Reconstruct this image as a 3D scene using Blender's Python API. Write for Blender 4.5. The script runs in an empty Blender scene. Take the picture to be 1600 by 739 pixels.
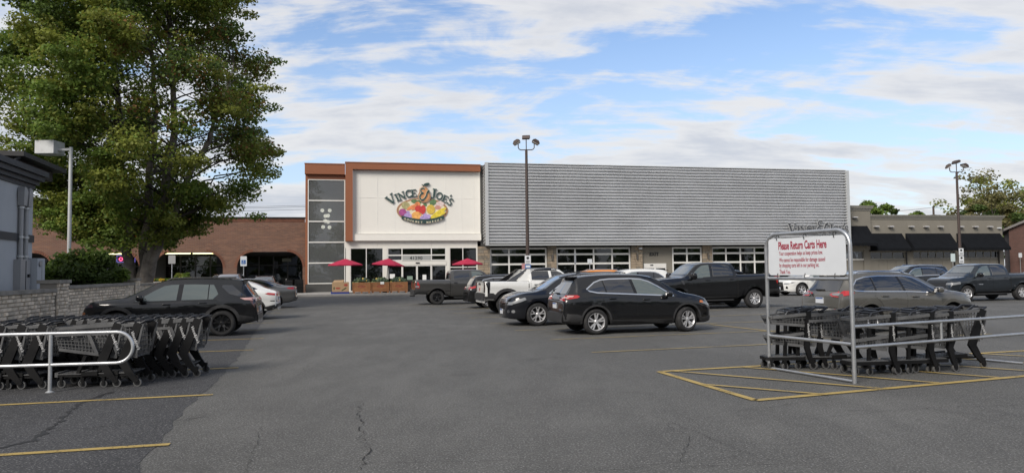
import bpy, bmesh, math, random
from mathutils import Vector, Matrix
from mathutils.bvhtree import BVHTree
import numpy as np
R = math.radians
random.seed(7)
S = bpy.context.scene
COL = S.collection

# ------------------------------------------------------------------ camera
CAM_H = 1.75
cam = bpy.data.cameras.new('camera')
cam.sensor_width = 36.0
cam.lens = 36.0 * 1110 / 1600
cam.clip_start = 0.1
cam.clip_end = 4000
co = bpy.data.objects.new('camera', cam)
COL.objects.link(co)
co.matrix_world = (Matrix.Translation((0, 0, CAM_H)) @ Matrix.Rotation(R(90 + 2.811), 4, 'X') @ Matrix.Rotation(R(-0.7), 4, 'Z'))
S.camera = co

# ------------------------------------------------------------------ sky, sun, exposure
SUN_EL, SUN_AZ = 38.0, 214.0         # azimuth measured clockwise from +Y: low behind the camera, to the left
S.view_settings.view_transform = 'Standard'
S.view_settings.look = 'None'
S.view_settings.exposure = 1.0
S.view_settings.gamma = 1.0
w = bpy.data.worlds.new("World")
S.world = w
w.use_nodes = True


class NT:
    """tiny helper to wire shader nodes"""
    def __init__(s, tree):
        s.t = tree
        s.n = tree.nodes
    def new(s, typ, **kw):
        n = s.n.new(typ)
        for k, v in kw.items():
            setattr(n, k, v)
        return n
    def link(s, a, b):
        s.t.links.new(a, b)
    def put(s, sock, v):
        if isinstance(v, bpy.types.NodeSocket):
            s.link(v, sock)
        elif v is not None:
            sock.default_value = v
    def math(s, op, a, b=None, c=None, clamp=False):
        n = s.new('ShaderNodeMath', operation=op, use_clamp=clamp)
        for i, v in enumerate((a, b, c)):
            s.put(n.inputs[i], v)
        return n.outputs[0]
    def mix(s, f, a, b, blend='MIX'):
        n = s.new('ShaderNodeMix', data_type='RGBA', blend_type=blend)
        s.put(n.inputs[0], f)
        s.put(n.inputs[6], a)
        s.put(n.inputs[7], b)
        return n.outputs[2]
    def noise(s, vec, scale, detail=4, rough=0.55, dist=0.0, lac=2.0):
        n = s.new('ShaderNodeTexNoise')
        s.put(n.inputs['Vector'], vec)
        n.inputs['Scale'].default_value = scale
        n.inputs['Detail'].default_value = detail
        n.inputs['Roughness'].default_value = rough
        n.inputs['Lacunarity'].default_value = lac
        n.inputs['Distortion'].default_value = dist
        return n.outputs['Fac']
    def ramp(s, fac, lo, hi, a=0.0, b=1.0, smooth=True):
        n = s.new('ShaderNodeMapRange', interpolation_type='SMOOTHSTEP' if smooth else 'LINEAR')
        s.put(n.inputs[0], fac)
        s.put(n.inputs[1], lo); s.put(n.inputs[2], hi); s.put(n.inputs[3], a); s.put(n.inputs[4], b)
        return n.outputs[0]
    def mapping(s, vec, scale=(1, 1, 1), loc=(0, 0, 0), rot=(0, 0, 0)):
        n = s.new('ShaderNodeMapping')
        s.put(n.inputs[0], vec)
        n.inputs['Location'].default_value = loc
        n.inputs['Rotation'].default_value = rot
        n.inputs['Scale'].default_value = scale
        return n.outputs[0]


def build_world():
    k = NT(w.node_tree)
    k.n.clear()
    sky = k.new('ShaderNodeTexSky', sky_type='NISHITA')
    sky.sun_disc = False
    sky.sun_elevation = R(SUN_EL)
    sky.sun_rotation = R(SUN_AZ)
    sky.altitude = 200
    sky.air_density = 1.0
    sky.dust_density = 0.6
    sky.ozone_density = 2.2
    tc = k.new('ShaderNodeTexCoord')
    sep = k.new('ShaderNodeSeparateXYZ')
    k.link(tc.outputs['Generated'], sep.inputs[0])
    z = k.math('MAXIMUM', sep.outputs[2], 0.0)
    zz = k.math('ADD', z, 0.20)
    px = k.math('DIVIDE', sep.outputs[0], zz)
    py = k.math('DIVIDE', sep.outputs[1], zz)
    cb = k.new('ShaderNodeCombineXYZ')
    k.link(px, cb.inputs[0]); k.link(py, cb.inputs[1])
    v = k.mapping(cb.outputs[0], scale=(0.72, 1.2, 1), loc=(3.3, 1.1, 0.4), rot=(0, 0, R(-24)))
    big = k.noise(v, 1.15, 3, 0.5, 0.4)
    fine = k.noise(v, 2.6, 9, 0.58, 0.55)
    vw = k.mapping(cb.outputs[0], scale=(0.5, 2.4, 1), loc=(1.0, 7.0, 0.0), rot=(0, 0, R(-30)))
    wisp = k.noise(vw, 3.2, 8, 0.62, 0.8)
    dens = k.math('ADD', k.math('MULTIPLY', big, 0.50), k.math('MULTIPLY', fine, 0.42))
    puff = k.noise(v, 7.0, 6, 0.6, 0.3)
    dens = k.math('ADD', dens, k.math('MULTIPLY', wisp, 0.20))
    dens = k.math('ADD', dens, k.math('MULTIPLY', puff, 0.17))
    # thicker cover towards the horizon, as a cloud deck seen edge-on has
    dens = k.math('ADD', dens, k.ramp(z, 0.0, 0.30, 0.022, 0.0))
    cov = k.ramp(dens, CL_LO, CL_HI, 0.0, 1.0)
    core = k.ramp(k.math('ADD', dens, k.math('MULTIPLY', k.noise(v, 4.0, 5, 0.6, 0.2), 0.2)), CL_HI + 0.05, CL_HI + 0.24, 0.0, 1.0)
    lit = k.mix(core, (4.15, 4.15, 4.2, 1), (3.0, 3.15, 3.5, 1))
    hazec = k.ramp(z, 0.0, 0.34, 0.72, 0.0, False)
    base = k.mix(hazec, k.mix(1.0, sky.outputs[0], (.90, .90, .93, 1), 'MULTIPLY'), (3.0, 3.45, 3.95, 1))
    col = k.mix(k.math('MULTIPLY', cov, 0.93), base, lit)
    bg = k.new('ShaderNodeBackground')
    k.link(col, bg.inputs[0])
    bg.inputs[1].default_value = 0.1
    out = k.new('ShaderNodeOutputWorld')
    k.link(bg.outputs[0], out.inputs[0])


CL_LO, CL_HI = 0.545, 0.645
build_world()

sd = bpy.data.lights.new('sun', 'SUN')
sd.energy = 2.0
sd.angle = R(25)
sd.color = (1.0, 0.93, 0.84)
so = bpy.data.objects.new('sun', sd)
COL.objects.link(so)
_d = Vector((math.sin(R(SUN_AZ)) * math.cos(R(SUN_EL)), math.cos(R(SUN_AZ)) * math.cos(R(SUN_EL)), math.sin(R(SUN_EL))))
so.rotation_euler = _d.to_track_quat('Z', 'Y').to_euler()


# ------------------------------------------------------------------ naming helpers
def tag(o, label=None, cat=None, group=None, kind=None):
    if label: o['label'] = label
    if cat: o['category'] = cat
    if group: o['group'] = group
    if kind: o['kind'] = kind
    return o


def empty(name, loc=(0, 0, 0), rz=0.0, label=None, cat=None, group=None):
    o = bpy.data.objects.new(name, None)
    o.empty_display_size = 0.3
    COL.objects.link(o)
    o.location = loc
    o.rotation_euler = (0, 0, rz)
    return tag(o, label, cat, group)


CHILD = {}
def link(name, me, parent=None):
    o = bpy.data.objects.new(name, me)
    COL.objects.link(o)
    if parent is not None:
        o.parent = parent
        CHILD.setdefault(parent.name, []).append(o)
    return o


def copy_tree(o, parent=None, **kw):
    c = o.copy()
    COL.objects.link(c)
    if parent is not None:
        c.parent = parent
        CHILD.setdefault(parent.name, []).append(c)
    for ch in list(CHILD.get(o.name, [])):
        copy_tree(ch, c)
    return c


# ------------------------------------------------------------------ mesh collector
class MB:
    def __init__(s):
        s.v = []; s.f = []; s.m = []
    def add(s, verts, faces, mi=0):
        b = len(s.v)
        s.v.extend([tuple(p) for p in verts])
        for f in faces:
            s.f.append(tuple(b + i for i in f)); s.m.append(mi)
        return s
    def box(s, x0, x1, y0, y1, z0, z1, mi=0, M=None):
        vs = [(x0, y0, z0), (x1, y0, z0), (x1, y1, z0), (x0, y1, z0), (x0, y0, z1), (x1, y0, z1), (x1, y1, z1), (x0, y1, z1)]
        if M is not None: vs = [M @ Vector(p) for p in vs]
        return s.add(vs, [(0, 3, 2, 1), (4, 5, 6, 7), (0, 1, 5, 4), (1, 2, 6, 5), (2, 3, 7, 6), (3, 0, 4, 7)], mi)
    def bar(s, a, b, w, h, mi=0, up=(0, 0, 1)):
        """rectangular bar from a to b"""
        a = Vector(a); b = Vector(b); d = (b - a).normalized()
        u = Vector(up)
        if abs(d.dot(u)) > 0.98: u = Vector((1, 0, 0))
        r = d.cross(u).normalized(); u = r.cross(d)
        q = [(-w / 2, -h / 2), (w / 2, -h / 2), (w / 2, h / 2), (-w / 2, h / 2)]
        vs = [a + r * i + u * j for i, j in q] + [b + r * i + u * j for i, j in q]
        return s.add(vs, [(0, 1, 2, 3)[::-1], (4, 5, 6, 7), (0, 4, 5, 1)[::-1], (1, 5, 6, 2)[::-1], (2, 6, 7, 3)[::-1], (3, 7, 4, 0)[::-1]], mi)
    def tube(s, pts, r, n=8, mi=0, cap=True):
        pts = [Vector(p) for p in pts]
        rs = r if isinstance(r, (list, tuple)) else [r] * len(pts)
        prev = None; rings = []
        for i, p in enumerate(pts):
            if i == 0: d = pts[1] - p
            elif i == len(pts) - 1: d = p - pts[i - 1]
            else: d = (pts[i + 1] - p).normalized() + (p - pts[i - 1]).normalized()
            d = d.normalized()
            if prev is None:
                u = Vector((0, 0, 1)) if abs(d.z) < 0.9 else Vector((1, 0, 0))
                a = d.cross(u).normalized()
            else:
                a = (prev - d * prev.dot(d)).normalized()
            prev = a; b = d.cross(a)
            rings.append([p + (a * math.cos(2 * math.pi * k / n) + b * math.sin(2 * math.pi * k / n)) * rs[i] for k in range(n)])
        vs = [q for rg in rings for q in rg]
        fs = []
        for i in range(len(rings) - 1):
            for k in range(n):
                k2 = (k + 1) % n
                fs.append((i * n + k, i * n + k2, (i + 1) * n + k2, (i + 1) * n + k))
        if cap:
            fs.append(tuple(range(n))[::-1]); fs.append(tuple((len(rings) - 1) * n + k for k in range(n)))
        return s.add(vs, fs, mi)
    def lathe(s, prof, n=20, mi=0, axis='Z', c=(0, 0, 0), cap=False):
        """prof: (radius, height) pairs"""
        vs = []
        for r, h in prof:
            for k in range(n):
                a = 2 * math.pi * k / n
                x, y = r * math.cos(a), r * math.sin(a)
                if axis == 'Z': p = (x, y, h)
                elif axis == 'Y': p = (x, h, -y)
                else: p = (h, x, y)
                vs.append((p[0] + c[0], p[1] + c[1], p[2] + c[2]))
        fs = []
        for i in range(len(prof) - 1):
            for k in range(n):
                k2 = (k + 1) % n
                fs.append((i * n + k, i * n + k2, (i + 1) * n + k2, (i + 1) * n + k))
        if cap:
            fs.append(tuple(range(n))[::-1]); fs.append(tuple((len(prof) - 1) * n + k for k in range(n)))
        return s.add(vs, fs, mi)
    def prism(s, poly, d, mi=0, M=None):
        """poly: list of 3-D points (planar); extruded by vector d"""
        n = len(poly); d = Vector(d)
        vs = [Vector(p) for p in poly] + [Vector(p) + d for p in poly]
        if M is not None: vs = [M @ q for q in vs]
        fs = [tuple(range(n))[::-1], tuple(range(n, 2 * n))] + [(i, (i + 1) % n, n + (i + 1) % n, n + i) for i in range(n)]
        return s.add(vs, fs, mi)
    def mesh(s, name, mats, smooth=None):
        me = bpy.data.meshes.new(name)
        me.from_pydata(s.v, [], s.f)
        for m in (mats if isinstance(mats, (list, tuple)) else [mats]): me.materials.append(m)
        if any(s.m): me.polygons.foreach_set('material_index', s.m)
        bm = bmesh.new(); bm.from_mesh(me)
        bmesh.ops.recalc_face_normals(bm, faces=bm.faces)
        bm.to_mesh(me); bm.free()
        if smooth is not None:
            me.polygons.foreach_set('use_smooth', [True] * len(me.polygons))
            me.set_sharp_from_angle(angle=R(smooth))
        me.update()
        return me
    def build(s, name, mats, parent=None, smooth=None):
        return link(name, s.mesh(name, mats, smooth), parent)


# ------------------------------------------------------------------ materials
MATS = {}
def mat(name, col, rough=0.6, metal=0.0, var=0.0, vscale=3.0, bump=0.0, bscale=40.0, spec=0.5, coat=0.0, emit=None, est=0.0, dirt=None, objrand=0.0):
    """principled material with mottled colour and fine relief"""
    m = bpy.data.materials.new(name); m.use_nodes = True
    k = NT(m.node_tree)
    p = k.n['Principled BSDF']
    tc = k.new('ShaderNodeTexCoord')
    c = (*col, 1)
    vec = tc.outputs['Object']
    out = None
    if var > 0:
        f = k.noise(vec, vscale, 6, 0.6)
        lo = tuple(max(0, x * (1 - var)) for x in col) + (1,)
        hi = tuple(min(1, x * (1 + var)) for x in col) + (1,)
        out = k.mix(k.ramp(f, 0.28, 0.72, smooth=False), lo, hi)
    if dirt:
        f2 = k.noise(vec, dirt[1], 8, 0.65, 0.3)
        out = k.mix(k.ramp(f2, dirt[2], dirt[3]), out if out is not None else c, (*dirt[0], 1))
    if objrand > 0:
        oi = k.new('ShaderNodeObjectInfo')
        hs = k.new('ShaderNodeHueSaturation')
        k.put(hs.inputs['Color'], out if out is not None else c)
        k.link(k.ramp(oi.outputs['Random'], 0, 1, 1 - objrand, 1 + objrand, False), hs.inputs['Value'])
        out = hs.outputs[0]
    k.put(p.inputs['Base Color'], out if out is not None else c)
    p.inputs['Roughness'].default_value = rough
    p.inputs['Metallic'].default_value = metal
    p.inputs['Specular IOR Level'].default_value = spec
    if coat: p.inputs['Coat Weight'].default_value = coat; p.inputs['Coat Roughness'].default_value = 0.03
    if bump > 0:
        b = k.new('ShaderNodeBump'); b.inputs['Strength'].default_value = bump; b.inputs['Distance'].default_value = 0.02
        k.link(k.noise(vec, bscale, 5, 0.6), b.inputs['Height']); k.link(b.outputs[0], p.inputs['Normal'])
    if emit:
        p.inputs['Emission Color'].default_value = (*emit, 1); p.inputs['Emission Strength'].default_value = est
    MATS[name] = m
    return m


def glass_mat(name, tint, clear, rough=0.02, wav=0.0):
    """glazing: a share of light passes, the rest is reflected by fresnel"""
    m = bpy.data.materials.new(name); m.use_nodes = True
    k = NT(m.node_tree); k.n.clear()
    tr = k.new('ShaderNodeBsdfTransparent'); tr.inputs[0].default_value = (*clear, 1)
    df = k.new('ShaderNodeBsdfDiffuse'); df.inputs[0].default_value = (*tint, 1)
    gl = k.new('ShaderNodeBsdfGlossy'); gl.inputs[0].default_value = (0.95, 0.97, 1, 1); gl.inputs[1].default_value = rough
    fr = k.new('ShaderNodeFresnel'); fr.inputs[0].default_value = 1.62
    if wav:
        tc = k.new('ShaderNodeTexCoord')
        b = k.new('ShaderNodeBump'); b.inputs['Strength'].default_value = wav; b.inputs['Distance'].default_value = 0.05
        k.link(k.noise(tc.outputs['Object'], 0.8, 3, 0.5), b.inputs['Height'])
        k.link(b.outputs[0], gl.inputs['Normal']); k.link(b.outputs[0], fr.inputs['Normal'])
    a = k.new('ShaderNodeAddShader'); k.link(tr.outputs[0], a.inputs[0]); k.link(df.outputs[0], a.inputs[1])
    mx = k.new('ShaderNodeMixShader'); k.link(fr.outputs[0], mx.inputs[0]); k.link(a.outputs[0], mx.inputs[1]); k.link(gl.outputs[0], mx.inputs[2])
    o = k.new('ShaderNodeOutputMaterial'); k.link(mx.outputs[0], o.inputs[0])
    MATS[name] = m
    return m


def text(name, body, size, m, parent=None, M=None, bold=0.0, depth=0.004, xs=1.0, align='LEFT', shear=0.0, spacing=1.0):
    cu = bpy.data.curves.new(name, 'FONT')
    cu.body = body; cu.size = size; cu.align_x = align; cu.offset = bold; cu.extrude = depth; cu.shear = shear
    cu.space_character = spacing; cu.resolution_u = 3
    cu.materials.append(m)
    tmp = bpy.data.objects.new(name, cu)
    COL.objects.link(tmp)
    dg = bpy.context.evaluated_depsgraph_get()
    me = bpy.data.meshes.new_from_object(tmp.evaluated_get(dg))
    bpy.data.objects.remove(tmp)
    if xs != 1.0: me.transform(Matrix.Diagonal((xs, 1, 1, 1)))
    if M is not None: me.transform(M)
    me.name = name
    return link(name, me, parent)


STAND = Matrix.Rotation(R(90), 4, 'X')      # text upright, facing -Y


def T(x, y, z): return Matrix.Translation((x, y, z))


metal_galv = mat('galvanised_steel', (0.42, 0.43, 0.44), 0.38, 0.75, 0.12, 14, 0.05, 60, dirt=((0.2, 0.19, 0.18), 9, 0.62, 0.8))
white_alu = mat('white_aluminium', (0.62, 0.61, 0.58), 0.45, 0.0, 0.06, 2, 0.03, 30)
brown_pole = mat('bronze_pole_paint', (0.06, 0.042, 0.036), 0.5, 0.2, 0.1, 3)
black_metal = mat('black_metal', (0.012, 0.012, 0.013), 0.45, 0.3)
dark_frame = mat('dark_bronze_frame', (0.025, 0.024, 0.023), 0.4, 0.4)
concrete = mat('concrete', (0.30, 0.29, 0.27), 0.85, 0, 0.12, 1.4, 0.25, 60, dirt=((0.15, 0.145, 0.14), 0.9, 0.55, 0.8))
sign_white = mat('sign_white', (0.55, 0.57, 0.59), 0.4, 0, 0.03, 4)
sign_blue = mat('sign_blue', (0.03, 0.11, 0.32), 0.4)
sign_red = mat('sign_red', (0.27, 0.012, 0.035), 0.4)
sign_black = mat('sign_black', (0.012, 0.012, 0.014), 0.45)
TH = R(12.5)
P0 = Vector((-18.225, 62.778, 0.0))
def fac(u, v, z=0.0):
    """a point given along the store front (u), behind it (v), above the ground (z)"""
    return Vector((P0.x + u * math.cos(TH) - v * math.sin(TH), P0.y + u * math.sin(TH) + v * math.cos(TH), z))
# ------------------------------------------------------------------ the lot: asphalt, paint, cracks, sidewalk
def asphalt(name, base, var, speck):
    m = bpy.data.materials.new(name); m.use_nodes = True
    k = NT(m.node_tree); p = k.n['Principled BSDF']
    tc = k.new('ShaderNodeTexCoord'); v = tc.outputs['Object']
    big = k.noise(k.mapping(v, scale=(1, 0.6, 1), rot=(0, 0, R(-16))), 0.20, 7, 0.66, 0.5)
    mid = k.noise(k.mapping(v, scale=(1.6, 0.5, 1), rot=(0, 0, R(-16))), 1.1, 6, 0.65)
    grit = k.noise(v, 46, 4, 0.75)
    grit2 = k.noise(v, 9, 5, 0.75)
    c = k.mix(k.ramp(big, 0.36, 0.64), tuple(x * (1 - var) for x in base) + (1,), tuple(x * (1 + var) for x in base) + (1,))
    c = k.mix(k.ramp(mid, 0.38, 0.66, 0, 0.7), c, tuple(x * 0.72 for x in base) + (1,))
    c = k.mix(k.ramp(grit2, 0.45, 0.62, 0.0, 0.30), c, tuple(min(1, x * 1.5) for x in base) + (1,))
    c = k.mix(k.ramp(grit, 0.55, 0.66, 0.0, min(1, speck * 1.2)), c, (0.30, 0.295, 0.285, 1))
    c = k.mix(k.ramp(grit, 0.36, 0.49, 0.85, 0.0), c, tuple(x * 0.35 for x in base) + (1,))
    oil = k.noise(v, 0.55, 4, 0.55, 0.2)
    c = k.mix(k.ramp(oil, 0.60, 0.74, 0, 0.55), c, tuple(x * 0.5 for x in base) + (1,))
    k.link(c, p.inputs['Base Color'])
    p.inputs['Roughness'].default_value = 0.82
    p.inputs['Specular IOR Level'].default_value = 0.35
    b = k.new('ShaderNodeBump'); b.inputs['Strength'].default_value = 0.55; b.inputs['Distance'].default_value = 0.012
    k.link(grit, b.inputs['Height']); k.link(b.outputs[0], p.inputs['Normal'])
    return m

asph = asphalt('asphalt', (0.091, 0.089, 0.083), 0.22, 0.75)
asph_old = asphalt('older_asphalt', (0.046, 0.046, 0.048), 0.28, 0.6)

def sheet(name, pts, z, m, label=None):
    me = bpy.data.meshes.new(name)
    me.from_pydata([(x, y, z) for x, y in pts], [], [tuple(range(len(pts)))])
    bm = bmesh.new(); bm.from_mesh(me); bmesh.ops.triangulate(bm, faces=bm.faces); 
    for f in bm.faces:
        if f.normal.z < 0: f.normal_flip()
    bm.to_mesh(me); bm.free()
    me.materials.append(m)
    return tag(link(name, me), kind='structure')

sheet('ground', [(-1500, -300), (1500, -300), (1500, 2500), (-1500, 2500)], 0.0, asph)
edge = [(-2.2, 2.0), (-3.38, 6.41), (-4.31, 9.37), (-4.73, 11.2), (-5.77, 14.98), (-7.7, 21.2), (-9.58, 27.41), (-13.07, 39.43), (-15.2, 46.0)]
e2 = []
for a, b in zip(edge, edge[1:]):
    n = max(2, int(math.dist(a, b) / 0.35))
    for i in range(n):
        t = i / n
        q = 0.035 * math.sin(7 * (a[1] + (b[1] - a[1]) * t)) + random.uniform(-0.03, 0.03)
        e2.append((a[0] + (b[0] - a[0]) * t + q, a[1] + (b[1] - a[1]) * t))
sheet('parking_stalls_pavement', e2 + [edge[-1], (-40, 52), (-40, 2)], 0.004, asph_old)

def paint(name, col, wear):
    m = bpy.data.materials.new(name); m.use_nodes = True
    k = NT(m.node_tree); p = k.n['Principled BSDF']; out = k.n['Material Output']
    tc = k.new('ShaderNodeTexCoord'); v = tc.outputs['Object']
    n1 = k.noise(v, 24, 6, 0.75); n2 = k.noise(v, 1.6, 4, 0.6)
    f = k.math('ADD', k.math('MULTIPLY', n1, 0.6), k.math('MULTIPLY', n2, 0.4))
    k.put(p.inputs['Base Color'], k.mix(k.ramp(n2, 0.3, 0.7), tuple(x * 0.8 for x in col) + (1,), (*col, 1)))
    p.inputs['Roughness'].default_value = 0.7
    tr = k.new('ShaderNodeBsdfTransparent'); mx = k.new('ShaderNodeMixShader')
    k.link(k.ramp(f, wear - 0.08, wear + 0.05, 0.0, 0.92), mx.inputs[0])
    k.link(tr.outputs[0], mx.inputs[1]); k.link(p.outputs[0], mx.inputs[2]); k.link(mx.outputs[0], out.inputs[0])
    return m

yellow = paint('yellow_road_paint', (0.40, 0.285, 0.085), 0.43)
yellow_worn = paint('worn_yellow_road_paint', (0.34, 0.26, 0.10), 0.46)
LINES = 0
def line(a, b, wd=0.105, m=None, z=0.012, name='parking_line'):
    a = Vector((*a, 0)); b = Vector((*b, 0)); d = (b - a).normalized(); n = Vector((-d.y, d.x, 0)) * wd / 2
    p = [a + n, b + n, b - n, a - n]
    return sheet(name, [(q.x, q.y) for q in p], z, m or yellow)

u15 = Vector((math.cos(R(13.5)), math.sin(R(13.5))))
for (x, y), L, m in [((-3.57, 7.45), 6.5, yellow), ((-4.4, 10.48), 6.5, yellow), ((-5.17, 13.45), 6.0, yellow), ((-6.03, 16.58), 6.0, yellow), ((-6.81, 19.51), 6.0, yellow),
                     ((-7.64, 22.62), 6.0, yellow_worn), ((-8.6, 25.8), 6.0, yellow_worn), ((-9.5, 28.9), 6, yellow_worn), ((-10.4, 32.0), 6, yellow_worn), ((-11.3, 35.1), 6, yellow_worn), ((-12.2, 38.2), 6, yellow_worn)]:
    line((x, y), (x - u15.x * L, y - u15.y * L), 0.1, m)
u17 = Vector((math.cos(R(16)), math.sin(R(16))))
for (x, y), L, m in [((1.67, 15.24), 11.0, yellow_worn), ((0.94, 18.16), 11.0, yellow_worn), ((0.05, 21.1), 11, yellow_worn), ((-0.8, 24.1), 11, yellow_worn), ((-1.7, 27.1), 11, yellow_worn), ((-2.5, 30.2), 11, yellow_worn), ((-3.4, 33.3), 11, yellow_worn), ((-4.3, 36.4), 11, yellow_worn)]:
    line((x, y), (x + u17.x * L, y + u17.y * L), 0.085, m)
line((6.22, 22.52), (7.09, 19.99), 0.1, yellow)
line((7.09, 19.99), (8.2, 16.2), 0.09, yellow_worn)
# the hatched box of the cart corral
A, A2, B, C2 = (2.49, 12.27), (12.2, 15.12), (3.2, 9.51), (10.9, 12.33)
for a, b in [(A, A2), (B, C2), (A, B)]: line(a, b, 0.12, yellow, 0.012)
for a, b in [((2.86, 10.85), (4.3, 9.84)), ((2.72, 12.3), (5.25, 10.3)), ((4.05, 12.68), (6.35, 10.7)), ((5.35, 13.1), (7.55, 11.15)), ((6.65, 13.45), (8.75, 11.58)), ((7.95, 13.85), (9.95, 12.02)), ((9.25, 14.2), (11.1, 12.5))]:
    line(a, b, 0.085, yellow, 0.017)

tar = mat('tar_crack_seal', (0.012, 0.012, 0.013), 0.6, 0, 0.3, 6)
crack_m = mat('open_crack', (0.015, 0.014, 0.013), 0.95)
def crack(pts, wd, m, jag=0.05, z=0.0075, name='asphalt_crack'):
    P = []
    for a, b in zip(pts, pts[1:]):
        n = max(3, int(math.dist(a, b) / 0.07))
        for i in range(n):
            t = i / n
            P.append(Vector((a[0] + (b[0] - a[0]) * t + random.uniform(-jag, jag), a[1] + (b[1] - a[1]) * t + random.uniform(-jag, jag) * 0.6, 0)))
    vs, fs = [], []
    for i, p in enumerate(P):
        d = (P[min(i + 1, len(P) - 1)] - P[max(i - 1, 0)]).normalized(); n = Vector((-d.y, d.x, 0)) * wd * random.choice((.15, .4, .7, 1)) * .75 / 2
        vs += [(p.x + n.x, p.y + n.y, z), (p.x - n.x, p.y - n.y, z)]
        if i: fs.append((2 * i - 2, 2 * i - 1, 2 * i + 1, 2 * i))
    me = bpy.data.meshes.new(name); me.from_pydata(vs, [], fs); me.materials.append(m)
    return tag(link(name, me), kind='structure')
crack([(-5.4, 7.15), (-5.15, 7.7), (-5.55, 8.8), (-6.0, 9.9), (-6.1, 10.9)], 0.13, tar, 0.03, name='crack_seal')
crack([(-5.2, 8.2), (-4.0, 8.7), (-3.7, 9.0)], 0.02, crack_m, 0.04)
crack([(-6.0, 11.0), (-4.6, 11.4)], 0.03, crack_m, 0.03)
crack([(-1.35, 6.4), (-1.4, 7.0), (-1.62, 7.6), (-1.75, 8.3), (-1.95, 8.9), (-2.05, 9.8)], 0.018, crack_m, 0.05)
crack([(-1.62, 7.6), (-1.9, 7.75)], 0.012, crack_m, 0.04)
crack([(3.9, 8.8), (4.6, 8.7), (5.2, 8.9), (6.4, 9.0)], 0.014, crack_m, 0.05)
crack([(5.0, 9.1), (5.3, 8.6), (6.0, 8.3)], 0.012, crack_m, 0.05)
rs = random.Random(3)
for i in range(46):        # hairline weathering that runs across the lane
    x, y = rs.uniform(-4, 7), rs.uniform(6, 24); a = R(rs.choice((14, 14, 14, 104)) + rs.uniform(-14, 14)); L = rs.uniform(.5, 2.4)
    if rs.random() < .75: crack([(x, y), (x + L * .5 * math.cos(a), y + L * .5 * math.sin(a) + rs.uniform(-.06, .06)), (x + L * math.cos(a), y + L * math.sin(a))], rs.uniform(.006, .012), crack_m, 0.03)
crack([(-0.3, 12.6), (1.6, 13.2), (3.5, 13.6)], 0.014, crack_m, 0.05)
crack([(5.9, 10.6), (6.15, 11.2), (6.1, 11.8)], 0.014, crack_m, 0.05)
crack([(1.5, 6.6), (1.8, 7.5), (1.7, 8.3)], 0.010, crack_m, 0.05)

# sidewalk in front of the shops: a raised slab with a kerb and joints between its flags
kerb_m = mat('kerb_concrete', (0.26, 0.25, 0.235), 0.85, 0, 0.15, 3, 0.2, 50)
sw = tag(empty('sidewalk', P0, TH), kind='structure')
u = -27.0
while u < 76:
    for v0, v1 in ((-7.6, -5.1), (-5.08, -2.6), (-2.58, 0.9)):
        m = MB(); m.box(u + .008, min(u + 2.492, 76), v0, v1 - .01, 0.0, 0.12 + random.uniform(-.003, .003))
        m.build('paving_slab', concrete, sw)
    u += 2.5
m = MB(); m.box(-27, 76, -7.75, -7.61, 0, 0.135); m.build('kerb', kerb_m, sw)
# ------------------------------------------------------------------ the grocery store
wall_white = mat('cream_wall_panel', (0.70, 0.685, 0.635), 0.42, 0, 0.025, 0.6, 0.02, 8)
trim_white = mat('off_white_trim', (0.64, 0.62, 0.57), 0.45, 0, 0.03, 1)
seam_white = mat('bright_joint_cover', (0.74, 0.73, 0.69), 0.4)
brown = mat('rust_brown_cladding', (0.235, 0.082, 0.035), 0.5, 0, 0.06, 0.7, 0.03, 6)
corr = mat('zinc_corrugated_steel', (0.74, 0.745, 0.75), 0.36, 0.66, 0.06, 0.25)
corr_trim = mat('light_steel_trim', (0.50, 0.51, 0.51), 0.45, 0.4)
taupe = mat('taupe_stucco', (0.178, 0.164, 0.136), 0.85, 0, 0.06, 0.8, 0.15, 40)
taupe_lt = mat('taupe_cornice', (0.215, 0.205, 0.178), 0.75, 0, 0.05, 0.8)
dark_base = mat('dark_base_stucco', (0.05, 0.05, 0.048), 0.8, 0, 0.1, 1)
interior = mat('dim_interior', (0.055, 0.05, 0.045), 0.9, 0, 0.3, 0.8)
store_glass = glass_mat('store_glass', (0.003, 0.0035, 0.0035), (0.34, 0.35, 0.35), 0.015, 0.05)
tower_glass = glass_mat('tinted_tower_glass', (0.075, 0.078, 0.078), (0.42, 0.44, 0.45), 0.02, 0.04)  # grey diffuse share stands in for reflection in the panes
lamp_on = mat('lit_globe', (0.9, 0.86, 0.75), 0.4, emit=(1.0, 0.9, 0.72), est=1.3)
stone_m = mat('tan_ledge_stone', (0.27, 0.215, 0.155), 0.85, 0, 0.30, 1.6, 0.3, 14)
stone_g = mat('grey_tan_ledge_stone', (0.20, 0.175, 0.14), 0.85, 0, 0.3, 1.6, 0.3, 14)
mortar = mat('stone_mortar', (0.10, 0.085, 0.07), 0.95)

store = empty('grocery_store', P0, TH, 'wide grocery store with cream panel front, rust brown frame and corrugated steel facade', 'grocery store')

def part(name, m, b, parent=None, smooth=None): return b.build(name, m, parent or store, smooth)
def bx(name, m, *a, parent=None):
    b = MB(); b.box(*a); return part(name, m, b, parent)

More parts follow.
